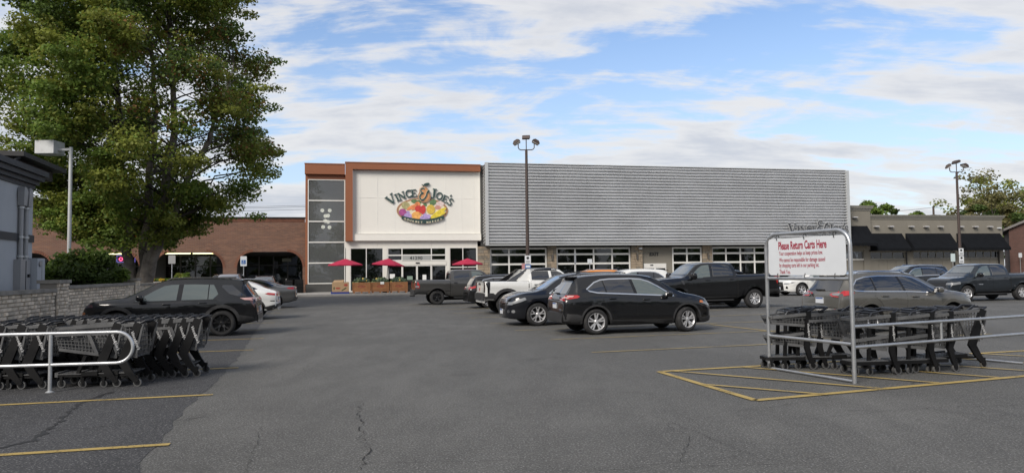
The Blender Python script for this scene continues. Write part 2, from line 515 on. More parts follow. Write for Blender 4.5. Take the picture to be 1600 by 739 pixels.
def window(u0, u1, z0, z1, cols, rows, v=0.02, fr=0.07, depth=0.12, fm=None, gm=None, parent=None, proud=0.0):
    """one framed window: its frame is the part, every pane a sub-part. cols / rows: mullion centres as absolute u / z"""
    fm = fm or white_alu; gm = gm or store_glass
    f = MB(); us = [u0] + list(cols) + [u1]; zs = [z0] + list(rows) + [z1]
    f.box(u0, u0 + fr, v - depth / 2 - proud, v + depth / 2, z0, z1); f.box(u1 - fr, u1, v - depth / 2 - proud, v + depth / 2, z0, z1)
    f.box(u0 + fr, u1 - fr, v - depth / 2 - proud, v + depth / 2, z0, z0 + fr); f.box(u0 + fr, u1 - fr, v - depth / 2 - proud, v + depth / 2, z1 - fr, z1)
    for c in cols: f.box(c - fr / 2, c + fr / 2, v - depth / 2 - proud + .004, v + depth / 2 - .004, z0 + fr, z1 - fr)
    for r in rows: f.box(u0 + fr, u1 - fr, v - depth / 2 - proud - .006, v + depth / 2 - .008, r - fr * .62, r + fr * .62)
    fo = f.build('window', fm, parent or store)
    for i in range(len(us) - 1):
        for j in range(len(zs) - 1):
            g = MB(); t = random.uniform(-.004, .004)
            g.box(us[i] + fr * .5, us[i + 1] - fr * .5, v - .006 + t, v + .006 + t, zs[j] + fr * .5, zs[j + 1] - fr * .5)
            g.build('pane', gm, fo)
    return fo

# --- glass tower on the left
bx('base_wall', dark_base, 0.0, 3.42, 0.0, 0.3, 0.0, 0.84)
bx('tower_column', brown, -0.06, 0.14, -0.02, 0.4, 0.84, 10.6)
bx('tower_head', brown, 0.14, 3.42, -0.015, 0.4, 10.16, 10.6)
bx('tower_fascia', brown, -0.1, 3.36, -0.35, 0.4, 10.58, 11.46)
bx('tower_fascia_cap', brown, -0.13, 3.36, -0.39, 0.43, 11.46, 11.54)
window(0.14, 3.38, 0.85, 10.15, [], [2.70, 4.54, 6.39, 8.25], v=0.05, fr=0.085, gm=tower_glass)
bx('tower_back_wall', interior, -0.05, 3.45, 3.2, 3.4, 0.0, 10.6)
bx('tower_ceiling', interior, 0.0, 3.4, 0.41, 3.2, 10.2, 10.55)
for px, pz, wh in ((1.35, 7.45, 'top left of the eight'), (2.0, 7.45, 'top right of the eight'), (1.62, 6.95, 'left in the second row'), (1.86, 6.98, 'right in the second row'), (1.6, 6.5, 'left of the touching pair'), (1.86, 6.42, 'right of the touching pair'), (1.42, 5.95, 'bottom left of the eight'), (1.98, 5.92, 'bottom right of the eight')):
    g = empty('pendant_lamp', fac(px, 0.9, pz), TH, 'white globe pendant lamp behind the tower glass, ' + wh, 'pendant lamp', 'globe lamps behind the tower glass')
    b = MB(); b.lathe([(0.001, -.17), (.09, -.145), (.15, -.08), (.17, 0), (.15, .08), (.09, .145), (.001, .17)], 14); b.build('globe', lamp_on, g, 60)
    b = MB(); b.tube([(0, 0, .16), (0, 0, 10.2 - pz)], .012, 5); b.build('cord', black_metal, g)

# --- brown portal round the cream panels
bx('portal_post', brown, 3.40, 4.05, -0.52, 0.5, 4.62, 11.05)
bx('portal_beam', brown, 3.40, 15.62, -0.52, 0.5, 11.05, 11.62)
bx('portal_cap', brown, 3.37, 15.64, -0.56, 0.53, 11.62, 11.70)
cols = [4.06, 4.66] + [4.66 + 1.535 * i for i in range(1, 7)] + [15.02, 15.66]
for a, c in zip(cols, cols[1:]):
    for z0, z1 in ((5.28, 8.56), (8.575, 11.04)):
        b = MB(); t = random.uniform(-.006, .006)
        b.box(a + .012, c - .012, -0.10 + t, -0.05 + t, z0, z1); part('wall_panel', wall_white, b)
for a in cols[1:-1]: bx('panel_joint', seam_white, a - .022, a + .022, -.118, -.05, 5.28, 11.04)
bx('panel_joint', seam_white, 4.06, 15.66, -.114, -.05, 8.55, 8.585)
b = MB(); b.box(4.06, 15.66, -0.05, 0.3, 4.6, 11.05); part('panel_backing', seam_white, b)
bx('lower_band', wall_white, 4.06, 15.66, -0.34, -0.05, 4.66, 5.24)
bx('lower_band_lip', trim_white, 4.06, 15.67, -0.36, -0.05, 5.24, 5.275)
for i, (a, c) in enumerate(((3.36, 6.2), (6.21, 11.1), (11.11, 15.36))): bx('soffit_panel', trim_white, a, c, -0.02, 0.3, 4.03, 4.60)
# --- entrance front
for a, c in ((3.43, 3.8), (6.73, 7.08), (12.43, 12.73), (15.3, 15.36)): bx('pilaster', trim_white, a, c, -0.06, 0.3, 0.12, 4.03)
window(3.8, 6.73, 0.12, 4.03, [5.22], [])
window(12.73, 15.3, 0.12, 4.03, [13.98], [2.2])
window(7.08, 12.43, 2.83, 4.03, [8.4, 11.07], [3.34], fr=0.09)
bx('address_panel', mat('address_panel_grey', (0.30, 0.31, 0.30), 0.4), 8.45, 11.02, -0.055, 0.0, 2.90, 3.27)
text('address_number', '41290', 0.42, sign_black, store, T(9.10, -0.062, 2.935) @ STAND, 0.006, 0.004, 1.0, spacing=1.12)
bx('door_header', trim_white, 7.9, 12.43, -0.10, 0.1, 2.42, 2.80)
bx('door_sensor', sign_black, 9.62, 9.98, -0.16, -0.10, 2.58, 2.68)
window(7.08, 8.42, 0.12, 2.82, [], [], fr=0.08)
window(11.05, 12.43, 0.12, 2.42, [], [], fr=0.08)
for a, c in ((8.42, 9.735), (9.745, 11.05)):
    d = window(a, c, 0.13, 2.41, [], [], v=0.0, fr=0.075); d.name = 'sliding_door'
    b = MB(); b.box(a + .09, c - .09, -.012, .012, .13, .33); b.build('kick_plate', white_alu, d)
poster_m = mat('paper_notice', (0.7, 0.7, 0.68), 0.7)
for a, z0, w_, h_, mm in ((10.25, 1.05, .34, .5, poster_m), (8.85, 1.1, .5, .34, mat('green_notice', (0.2, 0.27, 0.22), 0.7)), (7.3, 1.25, .45, .4, poster_m)):
    bx('window_notice', mm, a, a + w_, -0.022, -0.014, z0, z0 + h_)
# inside the entrance
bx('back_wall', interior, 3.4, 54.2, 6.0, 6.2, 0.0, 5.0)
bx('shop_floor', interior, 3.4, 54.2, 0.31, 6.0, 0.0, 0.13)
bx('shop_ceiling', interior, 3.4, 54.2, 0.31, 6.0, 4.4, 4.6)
prod = [mat('oranges', (0.62, 0.24, 0.03), 0.5, 0, 0.5, 9), mat('lemons', (0.6, 0.45, 0.06), 0.5, 0, 0.5, 9), mat('red_fruit', (0.4, 0.05, 0.03), 0.5, 0, 0.5, 9)]
for i, (a, z, mi) in enumerate(((7.6, .9, 0), (8.25, 1.0, 1), (9.9, .85, 0), (10.6, .95, 1), (11.2, .9, 1), (11.9, 1.0, 2), (12.4, .85, 0))):
    k = empty('produce_stand', fac(a, .9 + .1 * (i % 2), 0.13), TH, 'produce stand heaped with %s fruit behind the entrance glass, %s' % (('orange', 'yellow', 'red')[mi], ('by the left side pane', 'left of the sliding doors', 'behind the left door', 'behind the right door', 'right of the doors', 'by the right side pane', 'at the right pilaster')[i]), 'produce stand', 'produce stands inside the entrance')
    b = MB(); b.box(-.3, .3, -.3, .3, 0, z - .13); b.build('stand_box', mat('stand_wood%d' % i, (0.12, 0.08, 0.05), 0.8), k)
    b = MB()
    for q in range(22):
        x, y = random.uniform(-.25, .25), random.uniform(-.25, .25); r = .075
        b.lathe([(0.001, -r), (r * .8, -r * .6), (r, 0), (r * .8, r * .6), (.001, r)], 7, c=(x, y, z - .13 + .06 + .12 * (1 - (x * x + y * y) / .12)))
    b.build('fruit', prod[mi], k, 60)

# --- ledge stone columns: each face is courses of separate stones, standing proud of the mortar by uneven amounts
def stone_face(u0, u1, z0, z1, v0, v1, name='stone_column', parent=None, ch=(.14, .3), cl=(.25, .6)):
    core = MB(); core.box(u0 + .02, u1 - .02, v0 + .035, v1, z0, z1)
    c = part(name, mortar, core, parent)
    b = MB(); z = z0
    while z < z1 - .02:
        h = min(random.uniform(*ch), z1 - z); a = u0
        if z1 - z - h < .07: h = z1 - z
        while a < u1 - .02:
            l = min(random.uniform(*cl), u1 - a)
            if u1 - a - l < .12: l = u1 - a
            b.box(a + .012, a + l - .012, v0 + random.uniform(-.02, .02), v0 + .2, z + .012, z + h - .012, random.choice((0, 0, 1)))
            a += l
        z += h
    o = b.build('stone_facing', [stone_m, stone_g], c); o['kind'] = 'stuff'
    return c
for a, c in ((15.36, 16.5), (22.03, 22.93), (30.48, 31.64), (38.06, 39.1), (45.5, 46.5), (52.9, 54.1)):
    stone_face(a, c, 0.12, 4.1, -0.28, 0.3)
lantern_m = mat('wall_lantern_metal', (0.12, 0.11, 0.10), 0.5, 0.5)
for a in (22.48, 31.05, 38.58): bx('wall_lantern', lantern_m, a - .07, a + .07, -.42, -.30, 2.75, 3.3)
# --- windows like overhead doors below the corrugated wall
for u0, u1, n in ((16.52, 22.01, 3), (22.95, 30.46, 4), (34.86, 38.04, 2), (39.12, 45.48, 4), (46.52, 52.88, 4)):
    st = (u1 - u0) / n
    window(u0, u1, 0.3, 3.95, [u0 + st * i for i in range(1, n)], [1.15, 2.42, 3.32], fr=0.14)
bx('plinth', dark_base, 16.4, 54.2, -0.02, 0.3, 0.12, 0.30)
bx('lintel', dark_base, 16.4, 54.2, -0.04, 0.3, 3.95, 4.12)
# --- exit bay
bx('exit_wall', taupe, 31.64, 34.86, -0.03, 0.28, 2.36, 3.95); bx('exit_wall_side', taupe, 34.2, 34.86, -0.03, 0.28, 0.12, 2.36); bx('exit_wall_edge', taupe, 31.64, 31.84, -0.03, 0.28, 0.12, 2.36)
bx('exit_door_header', white_alu, 31.84, 34.2, -0.07, 0.1, 1.98, 2.36)
for a, c in ((31.84, 33.02), (33.02, 34.2)):
    d = window(a, c, 0.12, 1.98, [], [], v=0.0, fr=0.09); d.name = 'exit_door'
bx('exit_sensor', sign_black, 32.5, 32.8, -0.12, -0.07, 2.17, 2.25)
text('exit_lettering', 'EXIT', 0.44, sign_black, store, T(32.45, -0.06, 3.12) @ STAND, 0.012, 0.02, 1.0, spacing=1.1)
bx('security_camera', sign_white, 31.2, 31.5, -.55, -.32, 3.75, 3.9)

# --- corrugated steel wall: grooves deepened past a real sheet so they shade dark, rolled panel by panel
CZ0, CZ1, CN = 4.26, 11.74, 26
PROF = [-.30, -.16, .04, .12, .15, .12, .0, -.24]     # deep narrow groove, broad round ridge
def corr_panel(u0, u1, v, seed, amp=0.20):
    rnd = random.Random(seed); n = CN * 8; nu = 7
    ph = [rnd.uniform(0, 6.28) for _ in range(6)]
    vs = []; fs = []
    for j in range(n + 1):
        z = CZ0 + (CZ1 - CZ0) * j / n; t = j / 8; fr = (j % 8) / 8
        for i in range(nu + 1):
            s = i / nu; uu = u0 + (u1 - u0) * s; ed = math.sin(math.pi * s)
            # rolled sheet is never true: the ridges bow a little along every panel
            wob = ed * (.5 * math.sin(t * .9 + ph[0] + 2.1 * s) + .5 * math.sin(t * .37 + ph[1] - 1.4 * s))
            off = PROF[j % 8] * (1 + .06 * wob) + .02 * ed * math.sin(t * .5 + ph[4])
            vs.append((uu, v - off, z - .016 * wob))
    for j in range(n):
        for i in range(nu):
            a = j * (nu + 1) + i
            fs.append((a, a + 1, a + nu + 2, a + nu + 1))
    b = MB(); b.add(vs, fs)
    return part('corrugated_panel', corr, b, None, 180)
ue = [16.26] + [16.26 + 3.18 * i for i in range(1, 12)] + [54.02]
for i in range(len(ue) - 1): corr_panel(ue[i] + .002, ue[i + 1] - .002, -0.97, 100 + i)
bx('corrugated_core', dark_base, 15.98, 54.2, -0.58, 0.3, 4.13, 11.68)
bx('corner_filler', dark_base, 15.665, 15.975, -0.08, 0.3, 4.13, 11.7)
bx('left_edge_trim', corr_trim, 15.95, 16.25, -1.14, -0.87, 4.14, 11.82)
bx('right_edge_trim', corr_trim, 54.03, 54.36, -1.14, 0.3, 4.10, 11.76)
bx('bottom_trim', corr_trim, 16.25, 54.03, -1.12, -0.87, 4.14, 4.25)
bx('top_flashing', corr_trim, 16.25, 54.03, -1.06, -0.5, 11.75, 11.82)
b = MB()
for j in range(CN * 6):
    z0 = CZ0 + (CZ1 - CZ0) * j / (CN * 6); z1 = CZ0 + (CZ1 - CZ0) * (j + 1) / (CN * 6)
    f = lambda q: .09 * (.5 - .5 * math.cos(2 * math.pi * q / 6))
    b.add([(15.96 - f(j), -.87, z0), (15.96 - f(j), -.09, z0), (15.96 - f(j + 1), -.09, z1), (15.96 - f(j + 1), -.87, z1)], [(0, 1, 2, 3)])
part('side_corrugation', corr, b, None, 180)
for i in range(24): bx('parapet_clip', corr_trim, 17 + 1.6 * i, 17.06 + 1.6 * i, -.9, -.84, 11.80, 11.86)
bx('roof', dark_base, 0.2, 54.2, 0.31, 18, 4.61, 4.75)
bx('side_wall', taupe, 54.05, 54.3, 0.32, 18, 0.0, 11.6)

# ------------------------------------------------------------------ lettering cut from plate
def arc(cx, cy, rx, ry, a0, a1, n=14): return [(cx + rx * math.cos(R(a0 + (a1 - a0) * i / n)), cy + ry * math.sin(R(a0 + (a1 - a0) * i / n))) for i in range(n + 1)]
GLYPH = {
    'V': [([(.14, .97), (.46, .03)], .19), ([(.84, .97), (.50, .03)], .085), ([(0, .97), (.34, .97)], .07), ([(.68, .97), (1, .97)], .07)],
    'I': [([(.22, 0), (.22, 1)], .19), ([(.02, .97), (.42, .97)], .07), ([(.02, .03), (.42, .03)], .07)],
    'N': [([(.16, 0), (.16, 1)], .09), ([(.14, .96), (.80, .04)], .19), ([(.80, 0), (.80, 1)], .09), ([(0, .97), (.24, .97)], .07), ([(.02, .03), (.32, .03)], .07), ([(.64, .97), (.96, .97)], .07)],
    'C': [(arc(.48, .5, .38, .44, 48, 312, 20), .15), ([(.76, .62), (.76, .95)], .07), ([(.76, .05), (.74, .25)], .06)],
    'E': [([(.2, 0), (.2, 1)], .19), ([(.02, .96), (.72, .96)], .08), ([(.02, .04), (.76, .04)], .08), ([(.2, .52), (.56, .52)], .07), ([(.70, .99), (.70, .74)], .06), ([(.74, .01), (.74, .28)], .06), ([(.55, .4), (.55, .64)], .05)],
    'J': [([(.42, 1), (.42, .2)], .19), (arc(.2, .2, .22, .22, 0, -150, 10), .12), ([(.2, .97), (.66, .97)], .07)],
    'O': [(arc(.5, .5, .39, .44, 0, 360, 26), .15)],
    'S': [(arc(.42, .73, .24, .22, 20, 265, 12) + arc(.40, .27, .26, .24, 85, -165, 12), .13)],
    "'": [([(.1, 1.02), (.05, .72)], .12)],
    '&': [([(.98, .78), (.86, .70), (.80, .56), (.74, .38), (.62, .20), (.44, .06), (.26, .06), (.12, .18), (.12, .36), (.26, .52), (.46, .58)], .12), ([(.46, .58), (.28, .64), (.20, .78), (.28, .92), (.44, .97), (.56, .88)], .10), ([(.86, .70), (.96, .62), (1.02, .72), (.98, .82)], .08)],
}
def ribbon(mb, pts, wd, y0, y1, mi, tf):
    P = [Vector((a, b, 0)) for a, b in pts]; L = []; Rr = []
    for i, p in enumerate(P):
        d = (P[min(i + 1, len(P) - 1)] - P[max(i - 1, 0)]).normalized(); n = Vector((-d.y, d.x, 0)) * wd / 2
        L.append(p + n); Rr.append(p - n)
    for i in range(len(P) - 1):
        q = [tf(L[i]), tf(L[i + 1]), tf(Rr[i + 1]), tf(Rr[i])]
        mb.prism([(x, y1, z) for x, z in q], (0, y0 - y1, 0), mi)
def glyph(ch, cx, cz, h, rot, mats, parent, y=-0.12, halo=0.075, name='letter', ws=1.0, adv=None):
    """a serif letter of height h round (cx, cz): a wide pale plate with the narrower dark letter on its face"""
    g = GLYPH[ch]; xs = [p[0] for pl, _ in g for p in pl]; mx = (min(xs) + max(xs)) / 2
    ca, sa = math.cos(R(rot)), math.sin(R(rot))
    tf = lambda p: (cx + ((p.x - mx) * ws * ca - (p.y - .5) * sa) * h, cz + ((p.x - mx) * ws * sa + (p.y - .5) * ca) * h)
    b = MB()
    for i, (pl, wd) in enumerate(g): ribbon(b, pl, wd + halo * 2, y + .03 + i * .001, y + .055, 1, tf)
    for i, (pl, wd) in enumerate(g): ribbon(b, pl, wd, y + i * .001, y + .029, 0, tf)
    return b.build(name, mats, parent)

green_dk = mat('dark_green_enamel', (0.022, 0.052, 0.048), 0.45)
halo_m = mat('pale_grey_plate', (0.40, 0.42, 0.40), 0.5)
tan_m = mat('tan_enamel', (0.34, 0.19, 0.11), 0.5); cream_m = mat('cream_enamel', (0.66, 0.60, 0.44), 0.5); orange_b = mat('pear_orange_enamel', (0.55, 0.26, 0.11), 0.5)
FR = {n: mat('print_' + n, c, 0.5, 0, 0.28, 5) for n, c in dict(plum=(.33, .07, .22), lilac=(.40, .30, .55), artichoke=(.36, .33, .16), carrot=(.66, .23, .09), pepper=(.50, .045, .04), orange=(.72, .36, .10), pine=(.60, .42, .07), banana=(.66, .52, .05), garlic=(.62, .50, .47), leaf=(.10, .18, .08), rose=(.5, .25, .2)).items()}
logo = empty('store_sign', fac(10.27, -0.10, 7.5), TH, 'oval fruit emblem with dark serif name lettering on the cream front', 'sign')
K = 0.0587 / 8.21
def lp(x, y): return ((x - 567) * K, (468 - y) * K)      # drawn after the emblem's own proportions
def disc(name, x, y, rx, ry, m, lay, n=28, rot=0, a0=0, a1=360, parent=logo):
    pts = [lp(x + rx * math.cos(R(t)) * math.cos(R(rot)) - ry * math.sin(R(t)) * math.sin(R(rot)), y + rx * math.cos(R(t)) * math.sin(R(rot)) + ry * math.sin(R(t)) * math.cos(R(rot))) for t in [a0 + (a1 - a0) * i / n for i in range(n)]]
    b = MB(); b.prism([(p[0], -.02 - lay * .012, p[1]) for p in pts], (0, .02 + lay * .012 - .002, 0)); return b.build(name, m, parent)
disc('emblem_rim', 567, 480, 328, 163, tan_m, 3, 48)
disc('emblem_field', 567, 480, 300, 140, cream_m, 4, 48)
for nm, x, y, rx, ry, mm, lay, rot in (('artichoke', 355, 420, 55, 48, 'artichoke', 5, 20), ('onion', 315, 505, 48, 46, 'plum', 6, 0), ('grape', 362, 548, 32, 30, 'lilac', 7, 0), ('grape', 405, 552, 30, 28, 'lilac', 6, 0), ('grape', 380, 510, 26, 24, 'lilac', 5, 0),
        ('carrot', 430, 440, 72, 22, 'carrot', 6, -28), ('carrot', 470, 430, 60, 24, 'carrot', 7, -50), ('carrot', 505, 405, 34, 36, 'carrot', 7, 0), ('carrot_top', 465, 365, 44, 26, 'leaf', 5, 10), ('carrot_top', 520, 375, 36, 28, 'leaf', 5, -20),
        ('pepper', 525, 465, 56, 46, 'pepper', 8, 20), ('pepper', 572, 470, 34, 58, 'pepper', 9, 5), ('orange', 490, 545, 62, 50, 'orange', 10, 0), ('grape', 560, 575, 28, 24, 'lilac', 11, 0), ('grape', 600, 545, 30, 28, 'lilac', 11, 0), ('grape', 640, 560, 30, 28, 'lilac', 12, 0), ('grape', 610, 590, 30, 22, 'lilac', 12, 0),
        ('pineapple', 672, 465, 60, 54, 'pine', 8, 90), ('pineapple_top', 700, 375, 46, 34, 'leaf', 7, -30), ('pineapple_top', 600, 405, 26, 18, 'leaf', 6, 30), ('garlic', 790, 398, 56, 36, 'garlic', 5, -18), ('mushroom', 765, 440, 40, 26, 'rose', 6, 0), ('banana', 775, 505, 112, 26, 'banana', 9, -32), ('banana', 760, 540, 110, 24, 'banana', 10, -20)):
    disc(nm, x, y, rx, ry, FR[mm], lay, 20, rot)
bn = MB(); top = [lp(300 + (840 - 300) * i / 24, 548 + 45 * math.sin(math.pi * i / 24)) for i in range(25)]; bot = [lp(300 + (840 - 300) * i / 24, 588 + 58 * math.sin(math.pi * i / 24)) for i in range(25)]
for i in range(24): bn.prism([(q[0], -.19, q[1]) for q in (top[i], top[i + 1], bot[i + 1], bot[i])], (0, .17, 0))
bn.build('banner', green_dk, logo)
s_ = 'GOURMET MARKET'
for i, ch in enumerate(s_):
    if ch == ' ': continue
    f = (i + .7) / (len(s_) + .4); x = 318 + 504 * f; sl = -45 * math.cos(math.pi * f) / 540 * math.pi
    a = lp(x, 601 + 50 * math.sin(math.pi * f) - 8)
    text('banner_letter', ch, 0.25, cream_m, logo, T(a[0] - .07, -.196, a[1] - .03) @ Matrix.Rotation(math.atan(sl) * .9, 4, 'Y') @ STAND, 0.006, 0.004)
disc('ampersand_plate', 590, 300, 82, 82, tan_m, 13, 30); disc('ampersand_plate_top', 585, 225, 58, 50, tan_m, 13.4, 24)
disc('ampersand_fill', 592, 300, 62, 60, orange_b, 14, 30); disc('ampersand_fill_top', 588, 232, 42, 40, orange_b, 14.4, 24)
a = lp(592, 272); glyph('&', a[0], a[1], 165 * K, 0, [green_dk, cream_m], logo, -.235, .03, 'ampersand', .82)
disc('emblem_leaf', 620, 143, 40, 16, green_dk, 12, 16, -14); disc('emblem_stem', 574, 160, 22, 5, green_dk, 12, 10, 45)
for ch, x, y, h, rot in (('V', 172, 340, 118, 37), ('I', 243, 318, 92, 27), ('N', 305, 297, 96, 21), ('C', 392, 268, 96, 13), ('E', 458, 260, 92, 7), ('J', 708, 260, 118, -7), ('O', 785, 292, 92, -14), ('E', 856, 328, 88, -24), ("'", 915, 318, 96, -30), ('S', 925, 365, 92, -35)):
    a = lp(x, y); glyph(ch, a[0], a[1], h * K, rot, [green_dk, halo_m], logo, -.12, .055)
b = MB(); b.box(-2.0, 2.0, -.004, .0, -1.0, 1.0); 
sign2 = empty('store_sign', fac(50.55, -1.16, 5.75), TH, 'dark metal name lettering low on the right end of the corrugated wall', 'sign')
steel_dk = mat('dark_steel_letters', (0.10, 0.10, 0.105), 0.4, 0.6)
for ch, x, z, h, ws in (('V', -3.05, .02, 1.0, 1), ('I', -2.4, -.08, .72, 1), ('N', -1.85, -.08, .72, 1), ('C', -1.15, -.08, .74, 1), ('E', -.55, -.08, .72, 1), ('&', .42, .15, 1.35, .9), ('J', 1.38, .0, .95, 1), ('O', 1.95, -.08, .72, 1), ('E', 2.55, -.08, .72, 1), ("'", 2.95, .1, .9, 1), ('S', 3.2, -.08, .72, 1)):
    glyph(ch, x, z, h, 0, [steel_dk, corr_trim], sign2, -.1, .05)
b = MB(); b.box(-3.3, 3.4, -.02, .05, -.5, -.46); b.build('letter_rail', steel_dk, sign2)
# ------------------------------------------------------------------ neighbouring buildings
def brick_mat(name, c1, c2, mort, sc, xz=True, var=0.5):
    m = bpy.data.materials.new(name); m.use_nodes = True
    k = NT(m.node_tree); p = k.n['Principled BSDF']
    tc = k.new('ShaderNodeTexCoord'); sp = k.new('ShaderNodeSeparateXYZ'); k.link(tc.outputs['Object'], sp.inputs[0])
    cb = k.new('ShaderNodeCombineXYZ'); k.link(sp.outputs[0 if xz else 1], cb.inputs[0]); k.link(sp.outputs[2], cb.inputs[1])
    b = k.new('ShaderNodeTexBrick'); b.offset = .5
    k.link(cb.outputs[0], b.inputs['Vector']); b.inputs['Scale'].default_value = sc
    b.inputs['Brick Width'].default_value = .42; b.inputs['Row Height'].default_value = .15; b.inputs['Mortar Size'].default_value = .012; b.inputs['Bias'].default_value = -.1
    n = k.noise(tc.outputs['Object'], 0.5, 5, .6); n2 = k.noise(k.mapping(tc.outputs['Object'], scale=(.7, .7, 6)), 1.6, 5, .7)
    k.put(b.inputs['Color1'], k.mix(k.ramp(n2, .3, .7), (*c1, 1), tuple(x * (1 - var) for x in c1) + (1,)))
    k.put(b.inputs['Color2'], k.mix(k.ramp(n, .3, .7), (*c2, 1), tuple(x * (1 + var) for x in c2) + (1,)))
    b.inputs['Mortar'].default_value = (*mort, 1)
    k.link(b.outputs['Color'], p.inputs['Base Color']); p.inputs['Roughness'].default_value = .9
    bp = k.new('ShaderNodeBump'); bp.inputs['Strength'].default_value = .5; bp.inputs['Distance'].default_value = .02; bp.invert = True
    k.link(b.outputs['Fac'], bp.inputs['Height']); k.link(bp.outputs[0], p.inputs['Normal'])
    return m
red_brick = brick_mat('red_brown_brick', (0.215, 0.102, 0.062), (0.10, 0.047, 0.033), (0.17, 0.14, 0.115), 1.5)
soldier_m = mat('upright_brick', (0.17, 0.07, 0.042), 0.9, 0, .3, 3, objrand=.25)
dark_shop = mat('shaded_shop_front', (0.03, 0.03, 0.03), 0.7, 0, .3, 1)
tube_on = mat('lit_fluorescent_tube', (.9, .9, .7), .4, emit=(1.0, .93, .45), est=1.5)
neon_on = mat('lit_red_neon', (.8, .1, .2), .4, emit=(1.0, .08, .22), est=1.4)
bld = empty('brick_arcade_building', P0, TH, 'low red brown brick shop row with wide flat arches left of the glass tower', 'shop building')
V0, V1, ZT, ZA = 0.5, 0.95, 6.72, 3.74
arches = [(-.32 - 6.66 * k - 5.52, -.32 - 6.66 * k) for k in range(4)]
UL = -27.6
b = MB(); b.box(UL, -.07, V0, V1, ZA, 6.35); b.build('upper_wall', red_brick, bld)
xs = [-.07] + [q for a in arches for q in (a[1], a[0])] + [UL]
for i in range(0, len(xs) - 1, 2):
    b = MB(); b.box(xs[i + 1], xs[i], V0, V1, 0.12, ZA); b.build('pier', red_brick, bld)
for a0, a1 in arches:           # the rounded shoulders of every opening
    for s, e in ((1, a0), (-1, a1)):
        r = 1.35; n = 8
        pts = [(e, ZA)] + [(e + s * (r - r * math.cos(R(90 * i / n))), ZA - r + r * math.sin(R(90 * i / n))) for i in range(n + 1)]
        b = MB(); b.prism([(x, V0, z) for x, z in pts], (0, V1 - V0, 0)); b.build('arch_shoulder', red_brick, bld)
        vous = MB()
        for i in range(12):
            t0, t1 = R(90 * i / 12 + .8), R(90 * (i + 1) / 12 - .8)
            q = [(e + s * (r - rr * math.cos(t)), ZA - r + rr * math.sin(t)) for rr, t in ((r - .01, t0), (r - .01, t1), (r + .22, t1), (r + .22, t0))]
            vous.prism([(x, V0 - .02, z) for x, z in q], (0, .1, 0))
        o = vous.build('arch_bricks', soldier_m, bld); o['kind'] = 'stuff'
b = MB(); u = UL
while u < -.15:
    b.box(u + .006, u + .1, V0 - .015 + random.uniform(-.008, .008), V1 - .02, 6.36, 6.66); u += .106
o = b.build('soldier_course', soldier_m, bld); o['kind'] = 'stuff'
b = MB(); b.box(UL, -.07, V0 - .06, V1 + .06, 6.67, 6.80); b.build('parapet_cap', dark_frame, bld)
b = MB(); b.box(UL, -.07, V1, 14, 6.0, 6.2); b.build('roof', dark_base, bld)
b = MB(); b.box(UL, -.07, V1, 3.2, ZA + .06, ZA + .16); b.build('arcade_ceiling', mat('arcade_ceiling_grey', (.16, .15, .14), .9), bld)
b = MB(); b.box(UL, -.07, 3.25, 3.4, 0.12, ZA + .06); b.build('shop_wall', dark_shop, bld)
for i, (a0, a1) in enumerate(arches):
    n = 4; st = (a1 - a0 - .5) / n
    for j in range(n):
        f = MB(); x0, x1 = a0 + .25 + st * j, a0 + .25 + st * (j + 1); v = 3.2
        for q in ((x0, x0 + .06, .35, 3.5), (x1 - .06, x1, .35, 3.5), (x0 + .06, x1 - .06, .35, .43), (x0 + .06, x1 - .06, 3.42, 3.5), (x0 + .06, x1 - .06, 2.55, 2.62)): f.box(q[0], q[1], v - .06, v + .04, q[2], q[3])
        fo = f.build('shop_window', dark_frame, bld)
        for z0, z1 in ((.43, 2.55), (2.62, 3.42)):
            g = MB(); g.box(x0 + .06, x1 - .06, v - .01, v + .01, z0, z1); g.build('pane', store_glass, fo)
for a, c, wh in ((-12.2, -9.7, 'left half of the arch with the grey parking sign'), (-9.6, -7.1, 'right half of the arch with the grey parking sign'), (-18.0, -16.6, 'arch above the dark shrub'), (-16.3, -14.0, 'arch over the red neon sign')):
    t = empty('tube_light', fac(a, 1.15, ZA - .02), TH, 'lit yellowish fluorescent tube in the ' + wh, 'tube light', 'tube lights in the arcade')
    b = MB(); b.box(0, c - a, -.06, .06, -.03, .07); b.build('housing', white_alu, t)
    b = MB(); b.tube([(.05, 0, -.075), (c - a - .05, 0, -.075)], .05, 6); b.build('tube', tube_on, t)
b = MB(); b.box(-2.3, -1.5, 3.0, 3.08, 2.9, 3.2); b.build('lit_ceiling_panel', mat('shop_poster', (.12, .13, .1), .6), bld)  # plain grey green panel, paler than the shop wall
ns = empty('neon_sign', fac(-15.45, 3.05, 3.1), TH, 'small red neon OPEN sign glowing in the dark arcade window beside the tree', 'neon sign')
text('lettering', 'OPEN', .42, neon_on, ns, T(-.55, 0, 0) @ STAND, .012, .01)
b = MB(); b.tube([(-.7, .02, -.12), (.75, .02, -.12), (.75, .02, .45), (-.7, .02, .45), (-.7, .02, -.12)], .02, 6); b.build('border_tube', mat('neon_border', (.2, .2, .4), .4, emit=(.25, .2, .9), est=.5), ns)
redsign = empty('red_shop_sign', fac(-18.5, .44, 5.2), TH, 'red sign letters with a pale edge on the brick wall behind the tree leaves', 'shop sign')
red_sg = mat('red_sign_enamel', (.62, .055, .03), .45); pale_sg = mat('pale_sign_edge', (.7, .6, .5), .5)
b = MB()
def oval(b, cx, cz, rx, rz, y0, y1, mi): b.prism([(cx + rx * math.cos(R(t)), y1, cz + rz * math.sin(R(t))) for t in range(0, 360, 20)], (0, y0 - y1, 0), mi)
oval(b, 0, .3, .62, .42, -.06, 0, 1); oval(b, 0, .3, .54, .34, -.1, -.061, 0); oval(b, -.35, -.25, .28, .2, -.06, 0, 1); oval(b, -.35, -.25, .22, .15, -.1, -.061, 0)
b.build('emblem', [red_sg, pale_sg], redsign)
